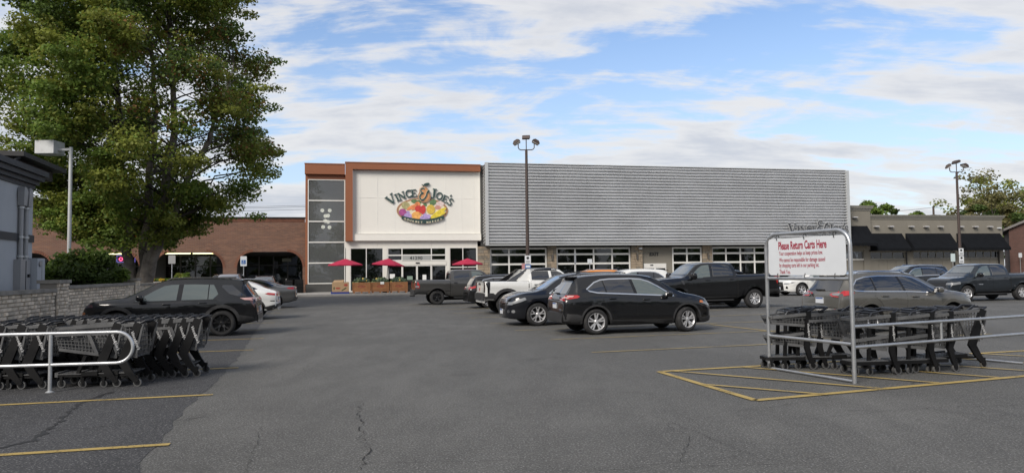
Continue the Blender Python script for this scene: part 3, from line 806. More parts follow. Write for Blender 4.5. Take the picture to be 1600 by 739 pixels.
for i, x in enumerate((1.2, 1.9, 2.6, 3.3, 4.0, 4.7)):
    b = MB(); b.tube([(x + .2 * math.cos(R(t)), -.05, .1 + .28 * math.sin(R(t))) for t in range(40, 330, 30)], .07, 6); b.build('letter', red_sg, redsign)

# --- taupe shop building on the right, with awnings
gb = empty('stucco_shop_building', P0, TH, 'long taupe stucco shop building with black awnings right of the corrugated wall', 'shop building')
gv = 0.35
def gbx(name, m, *a, par=None):
    b = MB(); b.box(*a); return b.build(name, m, par or gb)
GU1 = 74.9
gbx('tower_wall', taupe, 54.32, 57.75, gv - .25, 9, 3.55, 7.72); gbx('upper_wall', taupe, 57.75, GU1, gv, 9, 3.35, 6.85)
for z0, z1, p in ((7.72, 7.86, .06), (7.86, 7.98, .12), (7.98, 8.16, .22), (8.16, 8.24, .28)): gbx('tower_cornice', taupe_lt, 54.34, 57.75 + p, gv - .25 - p, 9, z0, z1)
for z0, z1, p in ((6.85, 6.98, .06), (6.98, 7.1, .12), (7.1, 7.24, .2), (7.24, 7.31, .26)): gbx('cornice', taupe_lt, 57.76, GU1 + p, gv - p, 9 + p, z0, z1)
gbx('end_wall', taupe, GU1 - .3, GU1 - .003, gv + .3, 8.9, 0, 3.35)
pil = [(56.95, 57.75), (62.05, 63.1), (68.1, 69.3), (74.3, GU1)]
for a, c in pil: gbx('pilaster', taupe, a, c, gv - .06, gv + .3, 0.12, 3.75 if a < 57 else 3.35)
gbx('tower_transom_wall', taupe, 54.32, 56.95, gv + .02, gv + .3, 3.45, 3.56)
for (a, c), n in (((54.32, 56.95), 2), ((57.75, 62.05), 3), ((63.1, 68.1), 5), ((69.3, 74.3), 5)):
    st = (c - a) / n
    window(a, c, 2.62, 3.45 if a < 55 else 3.36, [a + st * i for i in range(1, n)], [], v=gv + .1, fr=.07, fm=taupe_lt, parent=gb)
    gbx('window_sill', trim_white if a < 55 else taupe_lt, a, c, gv - .02, gv + .2, 2.5, 2.62)
    k = a
    m_ = max(2, int((c - a) / 1.05)); s2 = (c - a) / m_
    for i in range(m_): gbx('spandrel_panel', taupe, a + s2 * i + .012, a + s2 * (i + 1) - .012, gv + .05 + random.uniform(-.006, .006), gv + .3, 1.18, 2.5)
    gbx('panel_groove', dark_base, a, c, gv + .09, gv + .29, 1.18, 2.49)
# low stone base
for a, c in ((57.75, 74.3),):
    core = gbx('stone_base', mortar, a, c, gv - .1, gv + .3, .12, 1.12); bb = MB(); z = .14
    while z < 1.08:
        h = min(random.uniform(.14, .24), 1.12 - z); q = a
        while q < c - .1:
            l = random.uniform(.3, .6); bb.box(q + .01, min(q + l, c) - .01, gv - .16 + random.uniform(-.015, .015), gv, z, z + h - .02, random.choice((0, 0, 1))); q += l
        z += h
    o = bb.build('stone_facing', [stone_m, stone_g], core); o['kind'] = 'stuff'
    gbx('stone_cap', concrete, a, c, gv - .2, gv + .05, 1.12, 1.18)
canvas = mat('black_awning_canvas', (0.007, 0.008, 0.010), 1.0, 0, .2, 1.5, .1, 30, spec=.12)
for a, c, zt, zb, pr in ((54.35, 57.3, 6.1, 3.95, 1.5), (57.6, 61.75, 5.32, 3.42, 1.3), (62.2, 67.95, 5.32, 3.42, 1.3), (68.75, 74.55, 5.32, 3.42, 1.3)):
    b = MB(); y0 = gv - .02 - (.25 if a < 55 else 0); y1 = y0 - pr; fl = .28; n = 10
    v_ = []; f_ = []
    for i in range(n + 1):
        uu = a + (c - a) * i / n; sg = .018 * math.sin(i * 2.2)
        v_ += [(uu, y0, zt), (uu, (y0 + y1) / 2, (zt + zb + fl) / 2 - .06 + sg), (uu, y1, zb + fl), (uu, y1, zb + .03 * math.sin(i * 9))]
    for i in range(n):
        for j in range(3): f_.append((4 * i + j, 4 * i + j + 1, 4 * i + j + 5, 4 * i + j + 4))
    f_ += [(0, 1, 2, 3), tuple(4 * n + q for q in (3, 2, 1, 0))]
    v_ += [(a, y0, zb), (c, y0, zb)]; f_ += [(0, 3, 4 * n + 4), (4 * n, 4 * n + 3, 4 * n + 5)]
    b.add(v_, f_); aw = b.build('awning', canvas, gb)
    b = MB(); b.tube([(a + .03, y0, zb + .1), (a + .03, y1 + .03, zb + .1), (c - .03, y1 + .03, zb + .1), (c - .03, y0, zb + .1)], .02, 5); b.build('awning_frame', metal_galv, aw)
wl = mat('wall_light_grey', (.45, .44, .43), .4, .3)
for uu, z in ((55.7, 6.95), (58.5, 6.0), (60.3, 6.0), (62.85, 6.0), (64.75, 6.0), (66.6, 6.0), (69.25, 6.0), (71.15, 6.0), (73.1, 6.0)):
    y = gv - (.25 if uu < 57 else 0)
    b = MB(); b.prism([(uu - .26, y, z + .14), (uu - .26, y - .34, z + .10), (uu - .26, y - .38, z), (uu - .26, y, z - .02)], (.52, 0, 0)); w_ = b.build('wall_light', wl, gb)
    b = MB(); b.box(uu - .2, uu + .2, y - .3, y - .02, z - .06, z - .022); b.build('lens', dark_base, w_)
for uu in (62.6, 68.7, 74.6):
    gbx('downpipe', dark_frame, uu - .5, uu - .38, gv - .16, gv - .07, .12, 3.3)
b = MB(); b.box(74.2, 74.6, gv - .2, gv, 5.85, 5.98); b.build('flood_light', sign_white, gb)

# --- red brick house end at far right
rbm = brick_mat('dark_red_brick', (0.10, 0.045, 0.034), (0.07, 0.032, 0.026), (.1, .09, .08), 2.0)
rb = empty('gabled_brick_building', (56.0, 80, 0), R(-33), 'brick building with a sloping gable roof at the far right edge', 'brick building')
b = MB(); pts = [(0, 0, 0), (17, 0, 0), (17, 0, 5.8), (8.5, 0, 9.7), (0, 0, 5.8)]; b.prism(pts, (0, 16, 0)); b.build('gable_wall', rbm, rb)
for s in (0, 1):
    b = MB(); e = (-.5, 5.6) if s == 0 else (17.5, 5.6)
    b.prism([(e[0], -.4, e[1]), (8.5, -.4, 9.72), (8.5, -.4, 9.98), (e[0], -.4, e[1] + .26)], (0, 16.8, 0)); b.build('roof', mat('grey_roof%d' % s, (.14, .13, .125), .8, 0, .15, 2), rb)

# --- grey blue building close on the left
gbl = mat('grey_blue_stucco', (0.40, 0.415, 0.43), 0.85, 0, .06, .8, .25, 35, dirt=((.33, .34, .355), 1.2, .55, .8))
char = mat('charcoal_trim', (0.030, 0.032, 0.038), 0.55, 0, .15, 2)
pvc = mat('grey_conduit', (.30, .30, .305), .45, .2)
left = empty('grey_blue_building', (-16.23, 24.0, 0), R(16.0 + 90), 'grey blue stucco building with charcoal cornice at the left edge', 'building')
# local x runs back along the aisle (away from the camera), local -y faces the lot
def lbx(name, m, *a, par=None):
    b = MB(); b.box(*a); return b.build(name, m, par or left)
lbx('wall', gbl, -16, 0, 0.0, 9, 0, 4.8)
for z0, z1, p in ((4.72, 4.86, .05), (4.86, 5.0, .14), (5.0, 5.16, .26), (5.16, 5.34, .36)): lbx('cornice', char, -16.2, p, -p, 9, z0, z1)
lbx('belt_band', char, -16.1, .045, -.045, 9, 2.92, 3.16)
lbx('upper_block', mat('dark_brown_fascia', (.03, .025, .023), .7), -.8, 3.0, .35, 9, 5.341, 5.70)
lbx('upper_roof', mat('dark_roof_edge', (.02, .019, .019), .6), -1.05, 3.2, -.05, 9.2, 5.70, 5.86)
b = MB(); b.tube([(-.9, .1, 5.70), (-.9, .32, 5.5), (-.9, .32, 5.34)], .06, 8); b.build('downspout', char, left)
for i, x in enumerate((-1.25, -.82)):
    b = MB(); b.tube([(x, -.08, 2.3), (x, -.08, 4.1)], .075, 10); c = b.build('conduit', pvc, left, 40)
    b = MB(); b.prism([(x - .12, -.20, 4.06), (x + .12, -.20, 4.06), (x + .17, -.22, 4.5), (x + .08, -.2, 4.66), (x - .08, -.2, 4.66), (x - .17, -.22, 4.5)], (0, .19, 0)); b.build('weather_head', pvc, c)
    b = MB()
    for z in (2.42, 3.04, 4.0): b.lathe([(.09, z - .04), (.1, z - .03), (.1, z + .03), (.09, z + .04)], 10, c=(x, -.08, 0))
    b.build('coupling', metal_galv, c)
b = MB(); b.box(-1.55, -.72, -.2, 0, 1.3, 2.33); eb = b.build('meter_box', pvc, left)
b = MB(); b.box(-1.13, -1.115, -.215, -.2, 1.35, 2.28); b.box(-.98, -.88, -.26, -.2, 1.75, 1.85); b.build('latch', black_metal, eb)
b = MB(); b.tube([(-1.35, -.1, 0), (-1.35, -.1, 1.3)], .06, 8); b.tube([(-.95, -.1, 0), (-.95, -.1, 1.3)], .06, 8); b.build('riser', pvc, eb)
b = MB(); b.box(-.6, .1, -.36, -.05, .9, 2.38); cab = b.build('utility_cabinet', mat('pale_cabinet', (.36, .385, .42), .5, 0, .05, 2), left)
b = MB(); b.box(-.2, -.19, -.372, -.36, .95, 2.32); b.lathe([(.10, -.40), (.10, -.36)], 12, axis='Y', c=(-.4, 0, 2.2), cap=True); b.build('cabinet_seam', pvc, cab)

# ------------------------------------------------------------------ the low block wall along the left stalls
blk = [mat('grey_block_%d' % i, c, 0.92, 0, .28, 3.5, .5, 22, dirt=((.62, .59, .53), 1.3, .62, .78), objrand=.25) for i, c in enumerate(((.60, .51, .40), (.53, .455, .36), (.66, .56, .44)))]
cap_m = mat('weathered_cap_stone', (.24, .22, .19), .92, 0, .35, 1.5, .4, 20, dirt=((.2, .19, .175), 1.0, .6, .75))
wm = mat('block_mortar', (.24, .215, .18), .95)
lw = empty('low_block_wall', (-10.6, 9.0, 0), R(90 + 14.4), 'low grey split block wall with dark capping and square piers along the left stalls', 'wall')
# local x runs away from the camera, local -y faces the lot
segs = [(-1.0, 12.9, 1.40), (13.9, 21.8, 1.47), (22.5, 36.0, 1.42)]; piers = [(12.92, 13.88, 1.66), (21.82, 22.48, 1.66)]
bm_small = [None] * 3
cube = {}
def block(l, h, d, mi):
    key = (round(l, 2), round(h, 2), mi)
    if key not in cube:
        b = MB(); e = .012; x0, x1, z0, z1 = -l / 2, l / 2, -h / 2, h / 2
        b.add([(x0, 0, z0), (x1, 0, z0), (x1, 0, z1), (x0, 0, z1), (x0 + e, -d, z0 + e), (x1 - e, -d, z0 + e), (x1 - e, -d, z1 - e), (x0 + e, -d, z1 - e)], [(4, 5, 6, 7), (0, 1, 5, 4), (1, 2, 6, 5), (2, 3, 7, 6), (3, 0, 4, 7)])
        cube[key] = b.mesh('block', blk[mi])
    return cube[key]
cnt = 0; rest = MB(); cand = []
for a, c, h in segs + piers:
    pr = (a, c, h) in piers; y0 = -.06 if pr else 0.0
    core = MB(); core.box(a, c, y0 + .03, .42 if pr else .3, 0, h - .1); core.build('wall_core', wm, lw)
    capb = MB(); x = a - (.04 if pr else 0)
    while x < c - .05:
        l = min(.8 if not pr else 9, c + (.04 if pr else 0) - x)
        o = MB(); o.box(x + .004, x + l - .004, y0 - .06, .5 if pr else .36, h - .1 + random.uniform(-.004, .004), h + random.uniform(-.006, .006)); o.build('cap_stone', cap_m, lw); x += l
    rows = int((h - .1) / .105); rh = (h - .1) / rows
    for r in range(rows):
        x = a; first = True
        while x < c - .01:
            l = random.choice((.2, .3, .4)) if not (first and r % 2) else .15
            first = False
            l = min(l, c - x)
            if c - x - l < .08: l = c - x
            cand.append((x + l / 2, y0 + .03, rh * (r + .5), l - .012, rh - .012, random.uniform(.02, .06), random.choice((0, 0, 1, 2))))
            x += l
vis = [q for q in cand if q[2] > .62 and 8.2 < q[0] < 22.6]
vis.sort(key=lambda q: q[0]); keep = set(id(q) for q in vis[:290])
for q in cand:
    if id(q) in keep:
        o = link('block', block(q[3], q[4], q[5], q[6]), lw); o.location = q[:3]
    elif q[0] > 5:
        l, h, d = q[3], q[4], q[5]
        rest.box(q[0] - l / 2, q[0] + l / 2, q[1] - d, q[1], q[2] - h / 2, q[2] + h / 2, q[6])
o = rest.build('block_courses', blk, lw); o['kind'] = 'stuff'
# ------------------------------------------------------------------ trees, shrubs, poles and wires
def leaf_mat(name, c, tr=0.45, var=0.35):
    m = bpy.data.materials.new(name); m.use_nodes = True
    k = NT(m.node_tree); k.n.clear()
    tc = k.new('ShaderNodeTexCoord')
    n = k.noise(tc.outputs['Object'], 0.7, 4, .6); n2 = k.noise(tc.outputs['Object'], 9.0, 3, .6)
    c1 = k.mix(k.ramp(n, .3, .7), tuple(x * (1 - var) for x in c) + (1,), tuple(x * (1 + var) for x in c) + (1,))
    c1 = k.mix(k.ramp(n2, .35, .7, 0, .5), c1, (c[0] * 1.5, c[1] * 1.25, c[2] * .8, 1))
    d = k.new('ShaderNodeBsdfPrincipled'); k.put(d.inputs['Base Color'], c1); d.inputs['Roughness'].default_value = .55; d.inputs['Specular IOR Level'].default_value = .3
    t = k.new('ShaderNodeBsdfTranslucent'); k.put(t.inputs[0], c1)
    mx = k.new('ShaderNodeMixShader'); mx.inputs[0].default_value = tr
    k.link(d.outputs[0], mx.inputs[1]); k.link(t.outputs[0], mx.inputs[2])
    o = k.new('ShaderNodeOutputMaterial'); k.link(mx.outputs[0], o.inputs[0])
    return m
bark = mat('grey_brown_bark', (0.145, 0.128, 0.112), .95, 0, .5, 3, 1.0, 7)
bark_dk = mat('dark_bark', (0.05, 0.042, 0.036), .95, 0, .3, 4, .6, 9)
lf_green = leaf_mat('maple_green', (0.125, 0.195, 0.040)); lf_olive = leaf_mat('maple_olive', (0.185, 0.218, 0.045)); lf_rust = leaf_mat('maple_rust', (0.19, 0.110, 0.042)); lf_dark = leaf_mat('dark_green_leaf', (0.07, 0.112, 0.03)); lf_grey = leaf_mat('dusty_olive_leaf', (0.17, 0.165, 0.075))

def leaves(name, mats, clumps, size, parent, rng, tilt=0.7):
    """clumps: (centre, radii, count, material) - separate leaf-sized kite faces strewn through each clump"""
    V = []; MI = []
    for c, rad, n, mi in clumps:
        d = rng.normal(size=(n, 3)); d /= np.linalg.norm(d, axis=1)[:, None]
        r = rng.random(n) ** .45
        p = np.array(c) + d * r[:, None] * np.array(rad)
        nrm = rng.normal(size=(n, 3)) * tilt + np.array([0, 0, .8]) + d * .5; nrm /= np.linalg.norm(nrm, axis=1)[:, None]
        t = np.cross(nrm, rng.normal(size=(n, 3))); t /= np.linalg.norm(t, axis=1)[:, None]
        b = np.cross(nrm, t); s = size * (0.65 + .7 * rng.random(n))[:, None]
        q = np.stack([p - t * s * .55, p + b * s * .48 - t * s * .05 - nrm * s * .12, p + t * s * .6, p - b * s * .48 - t * s * .05 - nrm * s * .12], 1)
        V.append(q.reshape(-1, 3)); MI.append(np.full(n, mi))
    V = np.concatenate(V); MI = np.concatenate(MI); n = len(MI)
    me = bpy.data.meshes.new(name)
    me.vertices.add(len(V)); me.vertices.foreach_set('co', V.astype(np.float32).ravel())
    me.loops.add(4 * n); me.loops.foreach_set('vertex_index', np.arange(4 * n, dtype=np.int32))
    me.polygons.add(n); me.polygons.foreach_set('loop_start', np.arange(0, 4 * n, 4, dtype=np.int32)); me.polygons.foreach_set('material_index', MI.astype(np.int32))
    for m in mats: me.materials.append(m)
    me.update(); me.validate()
    return link(name, me, parent)

def limb(b, p0, p1, r0, r1, rnd, sag=0.0, n=6, jit=.05):
    p0, p1 = Vector(p0), Vector(p1); L = (p1 - p0).length; pts = []; rs = []
    for i in range(n + 1):
        t = i / n; q = p0.lerp(p1, t); q.z += sag * L * math.sin(math.pi * t)
        if 0 < i < n: q += Vector((rnd.uniform(-1, 1), rnd.uniform(-1, 1), rnd.uniform(-.5, .5))) * L * jit
        pts.append(q); rs.append(r0 + (r1 - r0) * t ** .8)
    b.tube(pts, rs, 7 if r0 > .08 else 4); return pts

def maple():
    rng = np.random.default_rng(11); rnd = random.Random(5)
    t = empty('maple_tree', (-19.0, 36.0, 0.0), 0, 'big spreading maple with several grey trunks behind the low block wall', 'tree')
    env_z = [3.4, 4.4, 5.6, 7.0, 8.8, 11, 13.5, 16, 18.2, 19.6]; env_r = [1.4, 3.3, 4.9, 6.1, 6.9, 6.8, 6.2, 5.0, 2.9, .6]
    trunks = []
    base = MB(); base.lathe([(.70, -.05), (.54, .35), (.42, .9), (.32, 1.2)], 12)
    stems = [((-.34, 0, .6), (-.75, .2, 5.5), (-1.3, .4, 11.0), (-1.6, .3, 17.0), .27), ((.28, -.1, .6), (1.35, -.2, 4.8), (1.7, .3, 10.0), (1.1, .2, 18.5), .34), ((.1, .2, 1.0), (.25, .5, 5.0), (.2, 1.2, 10.5), (-.2, 1.0, 17.5), .28), ((.5, -.2, 1.2), (2.1, -.5, 5.2), (4.0, -.6, 9.0), (5.0, -.4, 12.5), .22)]
    nodes = []
    for s in stems:
        P = [Vector(p) for p in s[:4]]; pts = []; rs = []
        for i in range(19):
            f = i / 18 * 3; a = min(int(f), 2); q = P[a].lerp(P[a + 1], f - a)
            q += Vector((rnd.uniform(-.1, .1), rnd.uniform(-.1, .1), 0)); pts.append(q); rs.append(max(.03, s[4] * (1 - i / 19) ** .8))
        base.tube(pts, rs, 10); nodes += list(zip(pts, rs))[3:]
    tr = base.build('trunk', bark, t, 50)
    br = MB(); clumps = []
    k = 0
    while k < 318:
        z = rng.uniform(3.4, 19.4); rm = np.interp(z, env_z, env_r); a = rng.uniform(0, 2 * math.pi)
        lump = 1 + .07 * math.sin(3 * a + z * .9) + .05 * math.sin(5 * a - 1.1 * z)
        rr = rm * lump * (rng.random() ** .42) * .93
        if z < 5.2 and rr < 1.6: continue
        c = Vector((rr * math.cos(a), rr * math.sin(a), z))
        # nearest stem node a little below: limbs rise outwards
        best = min(nodes, key=lambda n_: (n_[0] - c).length + max(0, n_[0].z - c.z + .25 * rr) * 2)
        if rr > .8: limb(br, best[0], c, min(best[1] * .5, .02 + .011 * (c - best[0]).length), .012, rnd, .05, 6)
        f = rr / rm
        sz = rng.uniform(.75, 1.25)
        mi = 0
        h = rng.random()
        if h > .52: mi = 1
        rust = c.x > 1.6 and 7.8 < z < 14.5 and c.y < 3
        if h < .12: mi = 3
        n = int(540 * sz * (1.1 if f > .5 else .65))
        if c.x > 0 and 8 < z < 13.5 and f < .72: n = int(n * .25)
        if rust: clumps.append((c, (1.12 * sz, 1.12 * sz, .6 * sz), int(n * .2), 2)); n = int(n * .8)
        clumps.append((c, (1.05 * sz, 1.05 * sz, .72 * sz), int(n * .85), mi)); clumps.append((c, (1.25 * sz, 1.25 * sz, .95 * sz), int(n * .3), 1 - min(mi, 1)))
        # a loose spray that hangs out past the clump
        o = Vector((math.cos(a + rng.normal() * .5), math.sin(a + rng.normal() * .5), rng.normal() * .45 - .1)) * 1.0 * sz
        clumps.append((c + o, (.62, .62, .25), int(n * .28), mi)); k += 1
    for i in range(26):       # bare twigs through the thin middle
        a = nodes[rnd.randrange(len(nodes))]; d = Vector((rnd.uniform(-1, 1), rnd.uniform(-1, .3), rnd.uniform(.1, .9))).normalized() * rnd.uniform(1.5, 3.5)
        limb(br, a[0], a[0] + d, .035, .008, rnd, .05, 6, .07)
    br.build('limbs', bark_dk, tr, 60)
    leaves('crown', [lf_green, lf_olive, lf_rust, lf_dark], clumps, .125, t, rng)
maple()

def small_tree(name, loc, h, rad, zc, mats, label, n_cl=60, per=200, size=.3, seed=1, squash=.8, group=None, airy=1.0, trunk_r=.25):
    rng = np.random.default_rng(seed); rnd = random.Random(seed)
    t = empty(name, loc, 0, label, 'tree', group)
    b = MB(); b.tube([(0, 0, -.1), (.1, 0, h * .3), (0, .1, h * .6), (.1, 0, h * .85)], [trunk_r, trunk_r * .8, trunk_r * .5, trunk_r * .15], 8); tr = b.build('trunk', bark_dk, t, 50)
    cl = []; lb = MB()
    for i in range(n_cl):
        d = rng.normal(size=3); d /= np.linalg.norm(d); q = rng.random() ** .4
        hh = (h - zc)
        lump = 1 + .12 * math.sin(4 * math.atan2(d[1], d[0]) + 3 * d[2] + seed)
        c = Vector((d[0] * rad * q * lump, d[1] * rad * q * lump, zc + d[2] * hh * q * (1 if d[2] > 0 else squash)))
        if c.z < 1.2: c.z = 1.2
        limb(lb, (0, 0, min(c.z * .7, h * .7)), c, .07, .015, rnd, .04, 4)
        s = rng.uniform(.7, 1.3) * rad * .24
        cl.append((c, (s, s, s * .6), int(per * airy * rng.uniform(.6, 1.3)), int(rng.integers(0, len(mats)))))
    lb.build('limbs', bark_dk, tr)
    leaves('crown', mats, cl, size, t, rng)
    return t
small_tree('deciduous_tree', (76.5, 112, 0), 17.5, 7.2, 10.5, [lf_grey, lf_olive, lf_grey], 'thin crowned olive tree rising behind the brick gable at far right', 80, 150, .34, 21, .9, airy=.7)
small_tree('deciduous_tree', (92.5, 118, 0), 19, 6.5, 11.0, [lf_dark, lf_green], 'dense dark green tree at the right edge behind the gable', 60, 260, .4, 22, 1.0)
small_tree('deciduous_tree', (70.5, 104, 0), 11.8, 4.0, 7.2, [lf_dark, lf_grey], 'low bushy tree peeping over the right end of the taupe shop building', 50, 220, .32, 23, 1.0)
small_tree('deciduous_tree', (79.5, 104, 0), 11.0, 5.5, 6.5, [lf_green, lf_grey, lf_dark], 'broad mid green tree directly above the gabled roof', 70, 260, .34, 24, 1.0)
small_tree('deciduous_tree', (56.0, 110, 0), 12.6, 3.6, 8.0, [lf_dark, lf_green], 'green tree top showing over the taupe tower roof', 50, 260, .32, 25, 1.0)
small_tree('deciduous_tree', (63.8, 112, 0), 10.7, 2.9, 7.2, [lf_dark, lf_green], 'small green tree top showing over the middle of the taupe roof', 40, 240, .3, 26, 1.0)
small_tree('deciduous_tree', (-63.0, 96, 0), 12.6, 4.6, 8, [lf_grey, lf_dark], 'hazy green tree top above the brick building left of the white pole', 50, 240, .34, 27, 1.0)
small_tree('deciduous_tree', (-75.0, 92, 0), 14.0, 6, 8, [lf_dark, lf_grey], 'dark tree beyond the brick building hidden behind the grey blue building', 40, 240, .34, 28, 1.0)

def shrub(name, loc, rx, ry, h, mats, label, n=34, per=230, size=.12, seed=3, cat='shrub', group=None):
    rng = np.random.default_rng(seed); rnd = random.Random(seed)
    t = empty(name, loc, 0, label, cat, group); cl = []; b = MB()
    for i in range(n):
        a = rng.uniform(0, 6.28); q = rng.random() ** .5; z = h * (.18 + .72 * rng.random() * (1 - .45 * q))
        c = Vector((rx * q * math.cos(a), ry * q * math.sin(a), z)); s = .28 * min(rx, h) * rng.uniform(.7, 1.3)
        limb(b, (c.x * .2, c.y * .2, 0), c, .03, .008, rnd, .03, 4)
        cl.append((c, (s, s, s * .75), int(per * rng.uniform(.6, 1.2)), int(rng.integers(0, len(mats)))))
    b.build('stem', bark_dk, t); leaves('foliage', mats, cl, size, t, rng, 1.0)
    return t
shrub('shrub', (-17.95, 29.8, 0), 1.75, 1.2, 3.3, [lf_dark, lf_dark, lf_green], 'dense dark green shrub behind the wall at the foot of the white pole', 60, 260, .13, 31)
shrub('shrub', (-19.6, 31.2, 0), 1.3, 1.0, 3.4, [lf_dark, lf_green], 'looser green shrub with pale tips left of the white pole', 36, 200, .13, 32)
# planter beds before the arcade
pl = empty('planter', fac(-11.9, -2.0, 0), TH, 'low stone planter of yellow flowers before the brick arcade', 'planter')
b = MB(); b.box(-2.2, 2.2, -.5, .5, 0, 1.15); b.build('bed_wall', concrete, pl); b = MB(); b.box(-2.3, 2.3, -.56, .56, 1.15, 1.27); b.build('bed_rim', concrete, pl)
lf_yel = leaf_mat('yellow_petal', (.45, .33, .03), .2)
rng = np.random.default_rng(41)
leaves('flowers', [lf_yel, lf_green], [((x, rng.uniform(-.35, .35), 1.42), (.24, .2, .14), 90, int(rng.random() < .4)) for x in np.linspace(-2, 2, 16)], .09, pl, rng)
shrub('shrub', fac(-9.55, -2.1, 1.0), .7, .5, 1.25, [lf_green, lf_olive], 'round yellow green shrub in the planter before the arcade', 22, 170, .11, 33)
shrub('shrub', fac(-13.3, -1.2, 0.1), .7, .6, 2.6, [lf_dark, lf_green], 'thin upright shrub by the brick pier right of the maple trunk', 14, 90, .13, 34)
for i, (uu, h) in enumerate(((17.0, 1.4), (18.6, 1.2), (20.3, 1.3), (24.2, 1.6), (26.5, 1.3), (28.4, 1.5))):
    shrub('shrub', fac(uu, -2.2, .1), .75, .5, h, [lf_dark, lf_green], 'low evergreen shrub under the corrugated wall, ' + ('beside the stone column', 'under the first window mullion', 'behind the light pole', 'at the left of the second windows', 'amid the second windows', 'at the right of the second windows')[i], 16, 110, .12, 50 + i, 'shrub', 'shrubs under the store windows')

# the far side of the road behind the camera, which the shop windows and car bodies mirror
rng = np.random.default_rng(77)
bc = []
for i in range(46):
    x = -150 + 300 * i / 45 + rng.uniform(-3, 3); h = rng.uniform(8, 15)
    for q in range(7): bc.append((Vector((x + rng.uniform(-3, 3), -52 + rng.uniform(-5, 5), h * (.12 + .8 * q / 6))), (3.2, 3.0, 2.2), 260, int(rng.integers(0, 2))))
tl = leaves('treeline', [lf_dark, lf_green], bc, .62, None, rng, 1.0); tag(tl, kind='stuff')

# --- light poles
def lot_light(loc, h, label, rz=0, aim=(200, -20, 90)):
    t = empty('parking_lot_light', loc, rz, label, 'light pole')
    b = MB(); b.lathe([(.32, 0), (.32, .75), (.29, .8)], 16, cap=True); b.build('base', concrete, t, 40)
    b = MB(); b.tube([(0, 0, .8), (0, 0, h)], [.13, .085], 12); pole = b.build('pole', brown_pole, t, 40)
    b = MB(); b.lathe([(.2, .8), (.2, .9), (.17, .95)], 12, cap=True); b.build('base_cover', brown_pole, pole)
    b = MB(); b.tube([(0, 0, h), (0, 0, h + .75)], .035, 6)
    arm = [(-.52, 0, h + .42), (-.52, 0, h + .18), (-.45, 0, h + .08), (-.35, 0, h + .04), (.35, 0, h + .04), (.45, 0, h + .08), (.52, 0, h + .18), (.52, 0, h + .42)]
    b.tube(arm, .035, 6); b.build('arm', brown_pole, t, 40)
    for (x, z), a, tl in (((-.62, h + .55), aim[0], 28), ((.62, h + .55), aim[1], 28), ((0, h + .86), aim[2], 18)):
        M = T(x, 0, z) @ Matrix.Rotation(R(a), 4, 'Z') @ Matrix.Rotation(R(tl), 4, 'Y')
        b = MB(); prof = [(-.20, -.07), (.24, -.10), (.27, -.02), (.12, .12), (-.12, .13), (-.24, .04)]
        b.prism([M @ Vector((px, -.24, pz)) for px, pz in prof], M.to_3x3() @ Vector((0, .48, 0))); f = b.build('flood_lamp', brown_pole, t)
        b = MB(); b.box(-.19, .22, -.21, .21, -.115, -.095, M=M); b.build('lens', white_alu, f)
    return t
pc = lot_light((1.0, 46.0, 0), 9.6, 'brown light pole with three flood lamps before the corrugated wall', 0, (170, 10, 262))
pr_ = lot_light((36.55, 58.0, 0), 9.4, 'brown light pole with three flood lamps before the black awnings', R(-8), (160, 12, 200))
lp1 = empty('parking_lot_light', (-18.72, 30.0, 0), R(0), 'white light pole with one big box lamp in front of the maple', 'light pole')
whp = mat('weathered_white_paint', (.45, .46, .46), .6, .2, .1, 3, dirt=((.25, .24, .23), 4, .6, .8))
b = MB(); b.tube([(0, 0, 0), (0, 0, 7.25)], [.085, .07], 10); b.build('pole', whp, lp1, 40)
b = MB(); b.box(-1.31, -.52, -.35, .4, 6.95, 7.5); bxl = b.build('lamp_box', whp, lp1)
b = MB(); b.box(-1.27, -.56, -.30, .35, 6.93, 6.95); b.build('lens', sign_white, bxl)
b = MB(); b.box(-.52, .05, -.06, .06, 7.1, 7.2); b.build('arm', whp, lp1)
# --- utility poles and wires far behind
wire_m = mat('overhead_wire', (.02, .02, .022), .6); wood = mat('weathered_pole_wood', (.07, .055, .045), .9)
for loc, h, lab in (((-20, 128, 0), 14.9, 'wooden utility pole far behind the store'), ((-95, 120, 0), 14.7, 'wooden utility pole hidden behind the brick building')):
    t = empty('utility_pole', loc, 0, lab, 'utility pole'); b = MB(); b.tube([(0, 0, 0), (0, 0, h)], [.2, .14], 8); b.build('pole', wood, t); b = MB(); b.box(-1, 1, -.06, .06, h - .6, h - .45); b.build('crossarm', wood, t)
for z, wh in ((13.8, 'lowest'), (14.25, 'middle'), (14.5, 'uppermost')):
    b = MB(); b.tube([(-95 + 75 * i / 12, 120 + 8 * i / 12, z - .9 * math.sin(math.pi * i / 12)) for i in range(13)], .028, 4); tag(b.build('overhead_wire', wire_m), wh + ' sagging overhead wire of three right of the maple', 'wire', 'overhead wires behind the brick building')
t = empty('utility_pole', (75, 126, 0), 0, 'dark utility pole tip over the right half of the taupe roof', 'utility pole'); b = MB(); b.tube([(0, 0, 0), (0, 0, 12.4)], [.22, .17], 8); b.build('pole', wood, t); b = MB(); b.box(-1.2, 1.2, -.06, .06, 10.7, 10.85); b.build('crossarm', wood, t)
for z, wh in ((10.9, 'lower'), (12.2, 'upper')):
    b = MB(); b.tube([(52 + 46 * i / 12, 126, z - .8 * math.sin(math.pi * ((i / 6) % 1))) for i in range(13)], .028, 4); tag(b.build('overhead_wire', wire_m), wh + ' thin overhead wire above the taupe shop roof', 'wire', 'overhead wires behind the taupe building')
